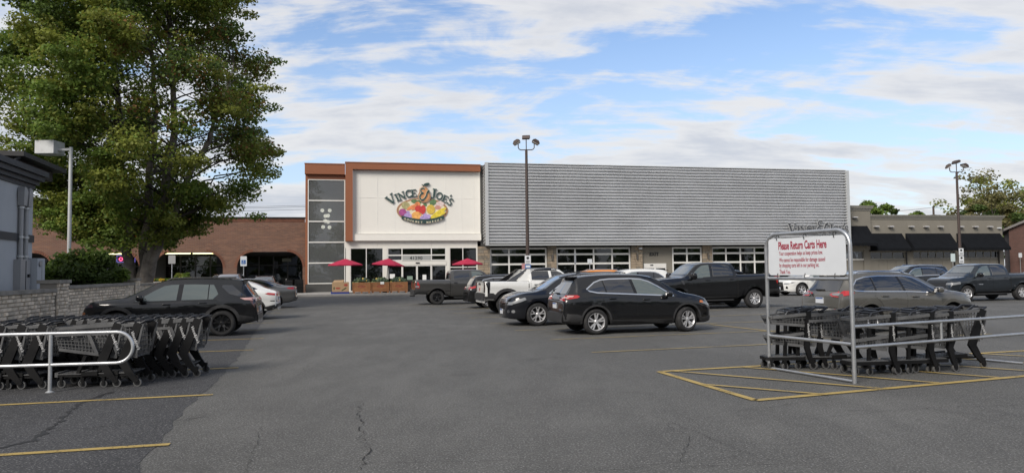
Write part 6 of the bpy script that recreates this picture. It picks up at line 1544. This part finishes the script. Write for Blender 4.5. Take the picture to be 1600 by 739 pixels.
c = park('parked_sedan', 'dark blue car parked facing the lot beneath the right hand brick arch', 'car', CHER, P_NAVY, (-18.6, 50.6), 284, .98, 'front', -1, group='vehicles parked in the lot', detail=False)
c = park('parked_suv', 'dark SUV parked before the brick pier between the arches', 'SUV', QX, P_BLACK, (-21.2, 54.5), 104, 1.04, 'rear', -1, group='vehicles parked in the lot', detail=False)
# ------------------------------------------------------------------ shopping carts
cart_dk = mat('black_cart_plastic', (.006, .006, .0065), .55, 0, .25, 5, .1, 70, spec=.25, dirt=((.022, .021, .02), 5, .66, .88))
cart_gr = mat('grey_cart_plastic', (.090, .091, .093), .5, 0, .2, 5, .08, 70, spec=.35, dirt=((.09, .088, .084), 6, .6, .85))
handle_bl = mat('dark_blue_grey_handle', (.018, .020, .026), .4, spec=.35)
caster_m = mat('caster_rubber', (.030, .030, .031), .7); caster_rim = mat('caster_grey_tyre', (.09, .09, .09), .6)
letter_w = mat('white_cart_lettering', (.62, .62, .62), .5)

def lattice(b, P, nu, nv, w=.0105, t=.010):
    """a moulded grid between four corners P00, P10, P11, P01"""
    a, c, d, e = [Vector(p) for p in P]
    pt = lambda s, q: a.lerp(c, s).lerp(e.lerp(d, s), q)
    for i in range(nu + 1): b.bar(pt(i / nu, 0), pt(i / nu, 1), w, t, up=(a - e).cross(c - a).normalized())
    for j in range(nv + 1): b.bar(pt(0, j / nv), pt(1, j / nv), w, t * .95, up=(a - e).cross(c - a).normalized())
def basket(parent, x0, x1, w0, w1, zb0, zb1, zt0, zt1, nx, nz, name='basket'):
    """x0 nose, x1 handle end; half widths at the rim; bottoms and tops at both ends"""
    b = MB(); k = .82
    for s in (-1, 1): lattice(b, [(x0 + .05, s * w0 * k, zb0), (x1, s * w1 * k, zb1), (x1, s * w1, zt1), (x0, s * w0, zt0)], nx, nz)
    lattice(b, [(x0 + .05, -w0 * k, zb0), (x0 + .05, w0 * k, zb0), (x0, w0, zt0), (x0, -w0, zt0)], 7, nz)
    lattice(b, [(x0 + .05, -w0 * k, zb0), (x1, -w1 * k, zb1), (x1, w1 * k, zb1), (x0 + .05, w0 * k, zb0)], max(5, nx // 2), 5)
    lattice(b, [(x1 - .02, -w1 * k, zb1 + .01), (x1 - .02, w1 * k, zb1 + .01), (x1 - .06, w1 * .96, zt1), (x1 - .06, -w1 * .96, zt1)], 8, nz)
    o = b.build(name, cart_gr, parent)
    b = MB(); e = .02
    ring_ = [(x1, -w1 - .005, zt1), (x0 + .06, -w0 - .005, zt0), (x0 - .01, -w0 + .05, zt0), (x0 - .01, w0 - .05, zt0), (x0 + .06, w0 + .005, zt0), (x1, w1 + .005, zt1)]
    for p, q in zip(ring_, ring_[1:]): b.bar(p, q, .03, .05)
    for s in (-1, 1):
        b.bar((x0 + .05, s * w0 * k, zb0), (x1, s * w1 * k, zb1), .02, .045)
    b.build('rim', cart_gr, o)
    return o
def caster(parent, x, y, r=.065, name='wheel'):
    b = MB(); h = .016
    b.lathe([(r * .72, -h), (r * .97, -h), (r, 0), (r * .97, h), (r * .72, h)], 16, 1, 'Y'); b.lathe([(r * .74, -h * .5), (.012, -h * 1.3), (.001, -h * 1.3)], 12, 0, 'Y'); b.lathe([(.001, h * 1.3), (.012, h * 1.3), (r * .74, h * .5)], 12, 0, 'Y')
    o = b.build(name, [caster_m, caster_rim], parent, 50); o.location = (x, y, r)
    b = MB(); b.box(-.02, .02, -h - .014, h + .014, r * .55, r + .05); b.box(-.016, .016, -h - .012, -h - .004, -.02, r); b.box(-.016, .016, h + .004, h + .012, -.02, r); b.build('fork', cart_dk, o)
    return o
def pillar(parent, pts, ws, y, t=.045):
    """flat moulded side pillar along pts (x, z) with widths ws"""
    b = MB(); P = [Vector((p[0], 0, p[1])) for p in pts]; L = []; Q = []
    for i, p in enumerate(P):
        d = (P[min(i + 1, len(P) - 1)] - P[max(i - 1, 0)]).normalized(); n = Vector((-d.z, 0, d.x)) * ws[i] / 2; L.append(p + n); Q.append(p - n)
    for i in range(len(P) - 1):
        b.prism([(q.x, y - t / 2, q.z) for q in (L[i], L[i + 1], Q[i + 1], Q[i])], (0, t, 0))
    return b.build('pillar', cart_dk, parent)

def deep_cart():
    c = empty('shopping_cart', (0, 0, 0), 0, 'x', 'shopping cart')
    basket(c, -.97, -.02, .215, .285, .60, .47, .93, .98, 17, 7)
    for s in (-1, 1):
        p = pillar(c, [(.0, .075), (-.13, .24), (-.225, .40), (-.13, .64), (.015, 1.0)], [.07, .11, .15, .135, .12], s * .285)
        ang = math.atan2(.6, .23)
        M = T(-.155 + .055, s * (.285 + .026), .87) @ (Matrix.Rotation(R(180), 4, 'Z') if s > 0 else Matrix.Identity(4)) @ Matrix.Rotation(ang if s < 0 else math.pi - ang, 4, 'Y') @ STAND
        text('lettering', "Vince&Joe's", .066, letter_w, p, M, .0, .001, 1.0, 'LEFT', .2)
        b = MB(); b.prism([(-.03, s * .29 - .012, .48), (.0, s * .29 - .012, .52), (.09, s * .29 - .012, .97), (.06, s * .29 - .012, .99)], (0, .024, 0)); b.build('edge_rib', cart_gr, p)
        b = MB(); b.bar((-.95, s * .245, .83), (-.44, s * .275, .85), .03, .045); b.bar((-.44, s * .275, .86), (-.30, s * .275, .52), .03, .05); b.build('side_brace', cart_gr, c)
        b = MB(); b.bar((-.30, s * .25, .22), (-.55, s * .23, .21), .04, .06); b.bar((-.62, s * .20, .22), (-.50, s * .21, .50), .045, .05); b.build('leg_brace', cart_dk, c)
        caster(c, 0, s * .27); caster(c, -.86, s * .20); 
        caster(c, -.52, s * .24, .055)
    b = MB(); b.prism([(-.93, -.19, .165), (-.12, -.26, .165), (-.12, .26, .165), (-.93, .19, .165)], (0, 0, .03)); t_ = b.build('tray', cart_dk, c)
    b = MB(); lattice(b, [(-.93, -.20, .21), (-.10, -.26, .22), (-.10, .26, .22), (-.93, .20, .21)], 12, 6, .014, .014); b.bar((-.95, -.19, .2), (-.95, .19, .2), .05, .07); b.build('tray_grid', cart_gr, t_)
    b = MB(); b.tube([(.02, -.27, .99), (.10, -.27, 1.035), (.10, .27, 1.035), (.02, .27, .99)], .017, 8); b.tube([(-.16, -.26, .985), (.03, -.26, 1.01)], .016, 6); b.tube([(-.16, .26, .985), (.03, .26, 1.01)], .016, 6); b.build('handle', handle_bl, c, 50)
    b = MB(); b.box(.02, .10, -.11, .11, 1.02, 1.055); b.bar((-.16, -.13, .96), (.0, -.13, 1.06), .03, .035); b.bar((-.16, .13, .96), (.0, .13, 1.06), .03, .035); b.bar((.0, -.13, 1.06), (.0, .13, 1.06), .03, .03); b.build('child_seat', handle_bl, c)
    return c
def tier_cart():
    c = empty('shopping_cart', (0, 0, 0), 0, 'x', 'shopping cart')
    basket(c, -.72, -.10, .17, .24, .80, .75, .90, .95, 11, 3, 'upper_basket'); basket(c, -.70, -.14, .16, .22, .46, .40, .56, .62, 11, 3, 'lower_basket')
    for s in (-1, 1):
        p = pillar(c, [(.0, .07), (-.05, .2), (-.10, .38), (-.08, .7), (-.055, 1.0)], [.06, .075, .095, .08, .08], s * .245)
        M = T(-.093, s * (.245 + .026), .80) @ (Matrix.Rotation(R(180), 4, 'Z') if s > 0 else Matrix.Identity(4)) @ Matrix.Rotation(R(86) if s < 0 else R(94), 4, 'Y') @ STAND
        text('lettering', "Vince&Joe's", .054, letter_w, p, M, .0, .001, 1.0, 'LEFT', .2)
        caster(c, 0, s * .235); caster(c, -.70, s * .15); caster(c, -.48, s * .2, .055)
        b = MB(); b.bar((-.45, s * .15, .22), (-.42, s * .15, .80), .04, .055); b.build('mast', cart_dk, c)
    b = MB(); b.prism([(-.78, -.13, .16), (-.70, -.18, .16), (-.12, -.23, .16), (-.12, .23, .16), (-.70, .18, .16), (-.78, .13, .16)], (0, 0, .055)); t_ = b.build('tray', cart_dk, c)
    b = MB(); lattice(b, [(-.72, -.15, .222), (-.14, -.2, .222), (-.14, .2, .222), (-.72, .15, .222)], 8, 5, .014, .014); b.build('tray_grid', cart_gr, t_)
    b = MB(); b.tube([(-.06, -.235, .99), (.06, -.24, 1.05), (.07, -.2, 1.06), (.07, .2, 1.06), (.06, .24, 1.05), (-.06, .235, .99)], .018, 8); b.tube([(-.45, -.20, .93), (-.40, -.20, 1.0), (-.2, -.21, 1.04), (.06, -.22, 1.05)], .014, 6); b.tube([(-.45, .20, .93), (-.40, .20, 1.0), (-.2, .21, 1.04), (.06, .22, 1.05)], .014, 6); b.tube([(-.40, -.20, 1.0), (-.40, .20, 1.0)], .014, 6); b.build('handle', handle_bl, c, 50)
    b = MB(); b.box(-.02, .05, -.1, .1, 1.03, 1.065); b.box(-.32, -.24, -.12, .12, .97, 1.04); b.build('cup_holder', handle_bl, c)
    return c
DC = deep_cart(); TC = tier_cart(); used = set()
def put_cart(proto, mark, ang, label, group, tilt=0):
    """mark: where the rear wheel nearest the camera touches the ground; ang: heading of the handle end"""
    o = proto if proto.name not in used else copy_tree(proto)
    used.add(proto.name)
    y = .27 if proto is DC or o.name.startswith(DC.name) and proto is DC else .235
    c, s = math.cos(R(ang)), math.sin(R(ang)); o.location = (mark[0] - y * s * 1.0, mark[1] + y * c, 0); o.rotation_euler = (0, 0, R(ang)); o['label'] = label; o['group'] = group
    return o
GL = 'nested carts behind the left rail'
rowA = [((-8.72, 11.12), 'black shopping cart hard against the left frame edge behind the rail'), ((-8.36, 11.16), 'black shopping cart cut by the left frame edge, second in the front row'), ((-8.03, 11.20), 'black shopping cart left of the lettered pair before the rail post'), ((-7.72, 11.24), 'left one of the two lettered shopping carts just left of the rail post'), ((-7.41, 11.27), 'right one of the two lettered shopping carts just left of the rail post'),
        ((-6.29, 11.36), 'shopping cart with its whole basket side seen through the rail loop'), ((-5.98, 11.39), 'shopping cart whose lettered pillar stands behind the rounded rail end')]
for mk, lb in rowA: put_cart(DC, mk, 6, lb, GL)
ordn = ['first', 'second', 'third', 'fourth', 'fifth', 'sixth', 'seventh', 'eighth', 'ninth', 'tenth', 'eleventh', 'twelfth', 'thirteenth', 'fourteenth', 'fifteenth']
for i in range(15):
    put_cart(DC, (-5.47 - .205 * i + random.uniform(-.015, .015), 12.38 - .012 * i), 7 + random.uniform(-1.2, 1.2), 'dark shopping cart, %s from the right in the rear nested row by the rail' % ordn[i], GL)
GR = 'carts left in the right hand corral'
for proto, mk, a, lb in ((TC, (5.16, 12.35), 4, 'two tier cart at the left end of the corral under the sign'), (TC, (5.41, 12.42), 4, 'two tier cart nested behind the leftmost one under the sign'), (DC, (6.05, 12.35), 3, 'deep basket cart behind the thick right post of the sign'),
        (TC, (6.25, 11.66), 9, 'two tier cart with white lettering just right of the sign post'), (TC, (6.95, 11.78), 12, 'two tier cart left of the short upright between the rails'), (TC, (7.34, 11.90), 12, 'two tier cart nested at the short upright between the rails'), (DC, (8.07, 12.30), 10, 'deep basket cart at the right end of the corral')):
    put_cart(proto, mk, a, lb, GR)

# ------------------------------------------------------------------ corral frames
cs = empty('cart_return_sign', (4.44, 12.42, 0), math.atan2(-1.61, .70), 'white cart return sign with red lettering in a tall galvanised pipe frame', 'sign')
WD = 1.756; HT = 2.33; rr_ = .24
P = [(0, 0, 0), (0, 0, HT - rr_)] + [(rr_ - rr_ * math.cos(R(a)), 0, HT - rr_ + rr_ * math.sin(R(a))) for a in (15, 30, 45, 60, 75, 90)] + [(WD - rr_ + rr_ * math.sin(R(a)), 0, HT - rr_ + rr_ * math.cos(R(a))) for a in (0, 15, 30, 45, 60, 75, 90)] + [(WD, 0, 0)]
b = MB(); b.tube(P, .032, 12); b.build('frame', metal_galv, cs, 50)
for nm, z, r in (('crossbar', 1.575, .028), ('lower_rail', .585, .027), ('ground_bar', .03, .022)):
    b = MB(); b.tube([(.03, 0, z), (WD - .03, 0, z)], r, 10); b.build(nm, metal_galv, cs, 50)
b = MB(); b.prism([(x, -.012, z) for x, z in rbox(.07, WD - .07, 1.63, 2.25, .05)], (0, .01, 0)); pn = b.build('sign_panel', sign_white, cs)
for x in (.28, .88, 1.48):
    for z in (2.27, 1.60):
        b = MB(); b.tube([(x, -.02, z - .05 if z > 2 else z + .06), (x, -.04, z), (x, 0, z + .05 if z > 2 else z - .02), (x, .03, z)], .007, 5); b.build('wire_tie', black_metal, cs)
for body, z, size, xs, bold in (('Please Return Carts Here', 2.065, .185, .53, .0054), ('Your cooperation helps us keep prices low.', 1.965, .096, .55, .0012), ('We cannot be responsible for damage caused', 1.855, .096, .55, .0012), ('by shopping carts left in our parking lot.', 1.765, .096, .55, .0012), ('Thank You.', 1.655, .096, .55, .0012)):
    text('lettering', body, size, sign_red, pn, T(.30 if size > .1 else .315, -.0135, z) @ STAND, bold / xs * .5, .0008, xs)
rl = empty('corral_rail', (5.14, 10.81, 0), math.atan2(1.85, 3.92), 'galvanised double rail running right from the sign post past the carts', 'rail')
for z in (.85, .54): b = MB(); b.tube([(0, 0, z), (9.0, 0, z)], .026, 10); b.build('rail', metal_galv, rl, 50)
b = MB(); b.tube([(2.06, 0, .54), (2.06, 0, .85)], .024, 8); b.build('upright', metal_galv, rl, 50)
for x in (6.6, 9.0): b = MB(); b.tube([(x, 0, 0), (x, 0, .86)], .028, 10); b.build('post', metal_galv, rl, 50)
b = MB(); b.tube([(4.15, .95, .025), (4.25, .0, .025)], .02, 8); b.build('ground_bar', metal_galv, rl, 50)
lr = empty('corral_rail', (-7.05, 10.89, 0), R(9.5), 'bright galvanised rail loop with a rounded end at lower left', 'rail')
P = [(-4.0, 0, .89), (.93, 0, .89)] + [(.93 + .237 * math.sin(R(a)), 0, .653 + .237 * math.cos(R(a))) for a in range(12, 180, 12)] + [(.93, 0, .416), (-4.0, 0, .416)]
rail_lt = mat('bright_galvanised_pipe', (.50, .51, .52), .36, .6, .1, 12, .04, 60, dirt=((.22, .2, .18), 7, .66, .82))
b = MB(); b.tube(P, .026, 12); b.build('rail_loop', rail_lt, lr, 50)
b = MB(); b.tube([(0, 0, 0), (0, 0, .87)], .028, 12); b.lathe([(.06, 0), (.06, .012), (.03, .03)], 12); b.build('post', rail_lt, lr, 50)
b = MB(); b.tube([(-2.6, 0, 0), (-2.6, 0, .87)], .028, 12); b.build('post', rail_lt, lr, 50)

# ------------------------------------------------------------------ entrance goods
canopy_m = mat('crimson_canvas', (.37, .012, .05), .8, 0, .12, 2, .1, 40); pole_m = mat('dark_pole', (.03, .028, .027), .5)
for uu, v, half, zr, ze, tilt, lb in ((3.45, -4.2, 1.45, 2.98, 2.48, 0, 'crimson umbrella at the glass tower over the cardboard box, left of the other two'), (6.75, -4.4, 1.38, 2.98, 2.45, 5, 'crimson umbrella tipped to the right over the melon crates'), (13.85, -3.6, 1.32, 2.95, 2.45, 0, 'crimson umbrella beside the stone column above the grey pickup')):
    t = empty('patio_umbrella', fac(uu, v, .12), TH, lb, 'umbrella', 'red umbrellas by the entrance'); M = Matrix.Rotation(R(tilt), 4, 'Y')
    b = MB(); ap = M @ Vector((0, 0, zr - .12)); cs_ = [(half * math.cos(R(22.5 + 45 * k)) * 1.04, half * math.sin(R(22.5 + 45 * k)) * 1.04) for k in range(8)]
    v_ = [ap]; f_ = []
    for k in range(8):
        x, y = cs_[k]; v_ += [M @ Vector((x * .5, y * .5, (zr + ze) / 2 - .12 + .02)), M @ Vector((x, y, ze - .12)), M @ Vector((x, y, ze - .2))]
    for k in range(8):
        a, c = 1 + 3 * k, 1 + 3 * ((k + 1) % 8); f_ += [(0, a, c), (a, a + 1, c + 1, c), (a + 1, a + 2, c + 2, c + 1)]
    b.add(v_, f_); cn = b.build('canopy', canopy_m, t)
    b = MB()
    for k in range(8): b.bar(ap - Vector((0, 0, .05)), M @ Vector((cs_[k][0] * .98, cs_[k][1] * .98, ze - .17)), .025, .03)
    b.build('ribs', pole_m, cn)
    b = MB(); b.tube([(0, 0, 0), M @ Vector((0, 0, zr - .08))], .028, 8); b.lathe([(.28, 0), (.28, .08), (.05, .12)], 14); b.build('pole', pole_m, t, 40)
wood_c = mat('pine_crate_board', (.25, .108, .042), .8, 0, .28, 4, .2, 20, objrand=.16); print_m = mat('faded_crate_print', (.22, .07, .035), .85, 0, .4, 7)
melon_m = mat('melon_rind', (.022, .045, .018), .4, 0, .5, 5); melon_l = mat('striped_melon_rind', (.085, .12, .045), .4, 0, .6, 9); melon_y = mat('yellow_squash', (.45, .33, .08), .45, 0, .2, 5)
mel = {}
for k, mm in enumerate((melon_m, melon_l, melon_y)):
    b = MB(); superell(b, (0, 0, 0), (.155, .135, .13) if k < 2 else (.1, .1, .09), 1.0, 7); mel[k] = b.mesh('watermelon', mm, 80)
for ci, (u0, lb) in enumerate(((4.02, 'wooden melon crate nearest the cardboard box'), (5.52, 'middle wooden melon crate with a pale price card'), (7.02, 'wooden melon crate nearest the bin'))):
    t = empty('wooden_crate', fac(u0 + .73, -5.5, .12), TH, lb, 'crate', 'wooden melon crates'); Wc, D, Hc = .72, .55, .90
    for j in range(4):
        z = .12 + j * .195
        for s in (-1, 1):
            b = MB(); b.box(-Wc, Wc, s * D - .012, s * D + .012, z, z + .183); b.build('board', wood_c, t)
            b = MB(); b.box(s * Wc - .012, s * Wc + .012, -D + .014, D - .014, z, z + .183); b.build('board', wood_c, t)
    for sx in (-1, 1):
        for sy in (-1, 1):
            b = MB(); b.box(sx * (Wc - .04) - .035, sx * (Wc - .04) + .035, sy * (D + .03) - .012, sy * (D + .03) + .012, .1, Hc); b.build('corner_post', wood_c, t)
    b = MB(); 
    for q in (-.6, 0, .6): b.box(q - .06, q + .06, -D, D, 0, .1)
    b.build('skid', wood_c, t)
    b = MB(); b.box(-Wc + .02, Wc - .02, -D + .02, D - .02, .6, .66); b.build('inner_floor', wood_c, t)
    b = MB(); oval(b, 0, .55, .34, .12, -D - .02, -D - .0135, 0); b.build('print', print_m, t)
    if ci == 1: b = MB(); b.box(.0, .3, -D - .04, -D - .03, .72, .92); b.build('price_card', poster_m, t)
    for r_, (n, z, sp) in enumerate(((9, .86, 1.0), (8, 1.02, .85), (4, 1.16, .5))):
        for q in range(n):
            for yy in ((-.36, .05) if r_ < 2 else (-.1,)):
                k = random.choice((0, 0, 0, 1, 0)) if random.random() > .09 else 2
                o = link('watermelon', mel[k]); p = fac(u0 + .73 + (q - (n - 1) / 2) * (1.24 * sp / max(1, n - 1)) + random.uniform(-.03, .03), -5.5 + yy + random.uniform(-.05, .05)); o.location = (p.x, p.y, .12 + z + random.uniform(-.03, .03)); o.rotation_euler = (random.uniform(-.3, .3), random.uniform(-.4, .4), random.uniform(0, 3))
                tag(o, ('dark green watermelon heaped in the ', 'pale striped watermelon heaped in the ', 'small yellow squash lying in the ')[k] + lb, 'watermelon' if k < 2 else 'squash', ('dark watermelons in the ', 'striped watermelons in the ', 'yellow squash in the ')[k] + lb)
card = mat('brown_cardboard', (.34, .225, .125), .85, 0, .1, 3); pal_m = mat('blue_pallet_paint', (.012, .03, .19), .6)
t = empty('pallet', fac(3.05, -5.7, .12), TH, 'blue pallet under the cardboard produce box', 'pallet')
for i in range(6): b = MB(); b.box(-.72 + .245 * i, -.72 + .245 * i + .2, -.55, .55, .12, .145); b.build('deck_board', pal_m, t)
for y in (-.5, 0, .5): b = MB(); b.box(-.72, .72, y - .05, y + .05, 0.0, .12); b.build('runner', pal_m, t)
t = empty('cardboard_box', fac(3.08, -5.65, .266), TH, 'big brown cardboard produce box with print, on the blue pallet', 'box')
b = MB(); b.box(-.66, .66, -.5, -.48, 0, .78); b.box(-.66, .66, .48, .5, 0, .78); b.box(-.66, -.64, -.48, .48, 0, .78); b.box(.64, .66, -.48, .48, 0, .78); b.box(-.64, .64, -.48, .48, 0, .6); b.build('carton', card, t)
b = MB(); b.prism([(-.6, -.49, .78), (.2, -.49, .78), (.3, -.2, .95), (-.5, -.2, .93)], (0, .0, .012)); b.build('flap', card, t)
prd = mat('red_box_print', (.30, .05, .035), .85); prg = mat('green_box_print', (.035, .06, .025), .85)
b = MB(); oval(b, .42, .55, .16, .1, -.504, -.501, 0); oval(b, -.2, .3, .2, .07, -.504, -.501, 0); b.build('red_print', prd, t)
b = MB(); b.prism([(.05, -.504, .12), (.12, -.504, .08), (.5, -.504, .3), (.42, -.504, .36)], (0, .003, 0)); oval(b, -.5, .3, .05, .12, -.504, -.501, 0); b.build('green_print', prg, t)
t = empty('litter_bin', fac(8.85, -3.6, .12), TH, 'dark bin with a domed lid right of the melon crates', 'bin')
b = MB(); superell(b, (0, 0, .48), (.27, .27, .46), .35, 8); b.build('bin_body', mat('brown_bin', (.045, .035, .028), .6), t, 40); b = MB(); b.box(-.22, .22, -.285, -.26, .62, .82); b.build('bin_flap', black_metal, t)
# dark bins and crates beside the glass tower
t = empty('wheeled_bin', fac(-1.35, -1.0, .12), TH, 'black wheeled bin under the right hand brick arch', 'bin')
b = MB(); b.prism([(-.26, -.35, .08), (.26, -.35, .08), (.31, -.4, 1.0), (-.31, -.4, 1.0)], (0, .7, 0)); b.build('bin_body', cart_dk, t); b = MB(); b.prism([(-.33, -.42, 1.0), (.33, -.42, 1.0), (.3, -.3, 1.1), (-.3, -.3, 1.1)], (0, .78, 0)); b.build('lid', cart_dk, t)
for s in (-1, 1): b = MB(); b.lathe([(.001, -.03), (.12, -.03), (.12, .03), (.001, .03)], 12, 0, 'X', (s * .27, .33, .12)); b.build('wheel', caster_m, t)
for k in range(4):
    t = empty('plastic_crate', fac(-.5, -1.1, .12 + .29 * k), TH, ('black plastic crate at the bottom of the stack by the tower', 'black plastic crate second from the bottom of the stack by the tower', 'black plastic crate third from the bottom of the stack by the tower', 'black plastic crate topmost of the stack by the tower')[k], 'crate', 'black crates stacked by the tower')
    b = MB(); lattice(b, [(-.34, -.26, .01), (.34, -.26, .01), (.34, -.26, .27), (-.34, -.26, .27)], 8, 3, .03, .02); lattice(b, [(-.34, -.26, .01), (-.34, .26, .01), (-.34, .26, .27), (-.34, -.26, .27)], 6, 3, .03, .02); lattice(b, [(.34, -.26, .01), (.34, .26, .01), (.34, .26, .27), (.34, -.26, .27)], 6, 3, .03, .02); b.box(-.34, .34, -.25, .26, .0, .02); b.box(-.34, .34, .24, .26, .02, .27); b.build('crate_walls', cart_dk, t)

# ------------------------------------------------------------------ small signs
def post_sign(loc, h, w_, hh, face, label, symbol=None, rz=TH, name='parking_sign'):
    t = empty(name, loc, rz, label, 'sign'); b = MB(); b.tube([(0, 0, 0), (0, 0, h)], .03, 6); b.build('post', metal_galv, t)
    b = MB(); b.prism([(x, -.045, z) for x, z in rbox(-w_ / 2, w_ / 2, h - hh, h, .04)], (0, .012, 0)); p = b.build('plate', face, t)
    if symbol == 'access':
        b = MB(); b.box(-w_ * .34, w_ * .34, -.05, -.046, h - hh * .80, h - hh * .38); q = b.build('blue_field', sign_blue, p)
        b = MB(); oval(b, -.01, h - hh * .46, .03, .03, -.056, -.051, 0); b.bar((-.01, -.053, h - hh * .5), (.0, -.053, h - hh * .62), .03, .02); b.bar((0, -.053, h - hh * .62), (.07, -.053, h - hh * .64), .03, .02); b.tube([(.0 + .06 * math.cos(R(a)), -.053, h - hh * .67 + .06 * math.sin(R(a))) for a in range(120, 340, 30)], .01, 4); b.build('wheelchair_symbol', sign_white, q)
    return t
post_sign(fac(-4.05, -8.0, 0), 3.15, .46, .75, sign_white, 'white and blue accessible parking sign before the right hand brick arch', 'access')
post_sign(fac(-9.45, -6.5, 0), 3.3, .5, .65, mat('grey_sign_back', (.28, .28, .28), .5), 'grey parking sign seen before the wide left arch with tube lights')
post_sign(fac(60.5, -7.5, .0), 2.95, .5, .78, mat('pale_green_sign', (.50, .58, .58), .5), 'pale parking sign before the taupe spandrel panels', None)
post_sign(fac(22.3, -8.0, 0), 3.3, .16, 1.0, metal_galv, 'narrow grey sign post edge on before the second bank of windows')
post_sign(fac(24.1, -6.5, 0), 2.75, .42, .36, sign_white, 'small white sign before the second bank of windows', None)
post_sign(fac(17.9, -8, 0), 2.4, .42, .5, mat('red_white_sign', (.45, .22, .22), .5), 'small red and white sign left of the centre light pole')
for x, y, z0, z1, mm, lb, cat in ((1.0, 45.78, 2.22, 2.76, sign_white, 'white notice with dark print strapped to the centre light pole', 'sign'), (1.0, 45.78, 1.93, 2.19, sign_blue, 'blue notice under the white one on the centre light pole', 'sign'), (36.5, 57.78, 2.62, 3.18, sign_white, 'upper white notice on the right hand light pole', 'sign'), (36.5, 57.78, 1.98, 2.56, sign_white, 'lower white notice on the right hand light pole', 'sign')):
    t = empty('pole_notice', (x, y, 0), 0, lb, cat); b = MB(); b.box(-.19, .19, -.02, 0, z0, z1); b.build('plate', mm, t)
    b = MB()
    if mm is sign_white:
        oval(b, 0, z1 - .16, .09, .09, -.026, -.021, 0); b.box(-.13, .13, -.026, -.021, z0 + .16, z0 + .19); b.box(-.13, .13, -.026, -.021, z0 + .08, z0 + .11); b.build('print', sign_black, t)
    else: b.box(-.14, .14, -.026, -.021, z0 + .06, z0 + .2); b.build('print', sign_white, t)
post_sign(fac(76.2, -.5, 0), 3.1, .45, .5, sign_white, 'small white sign at the right end of the taupe building')
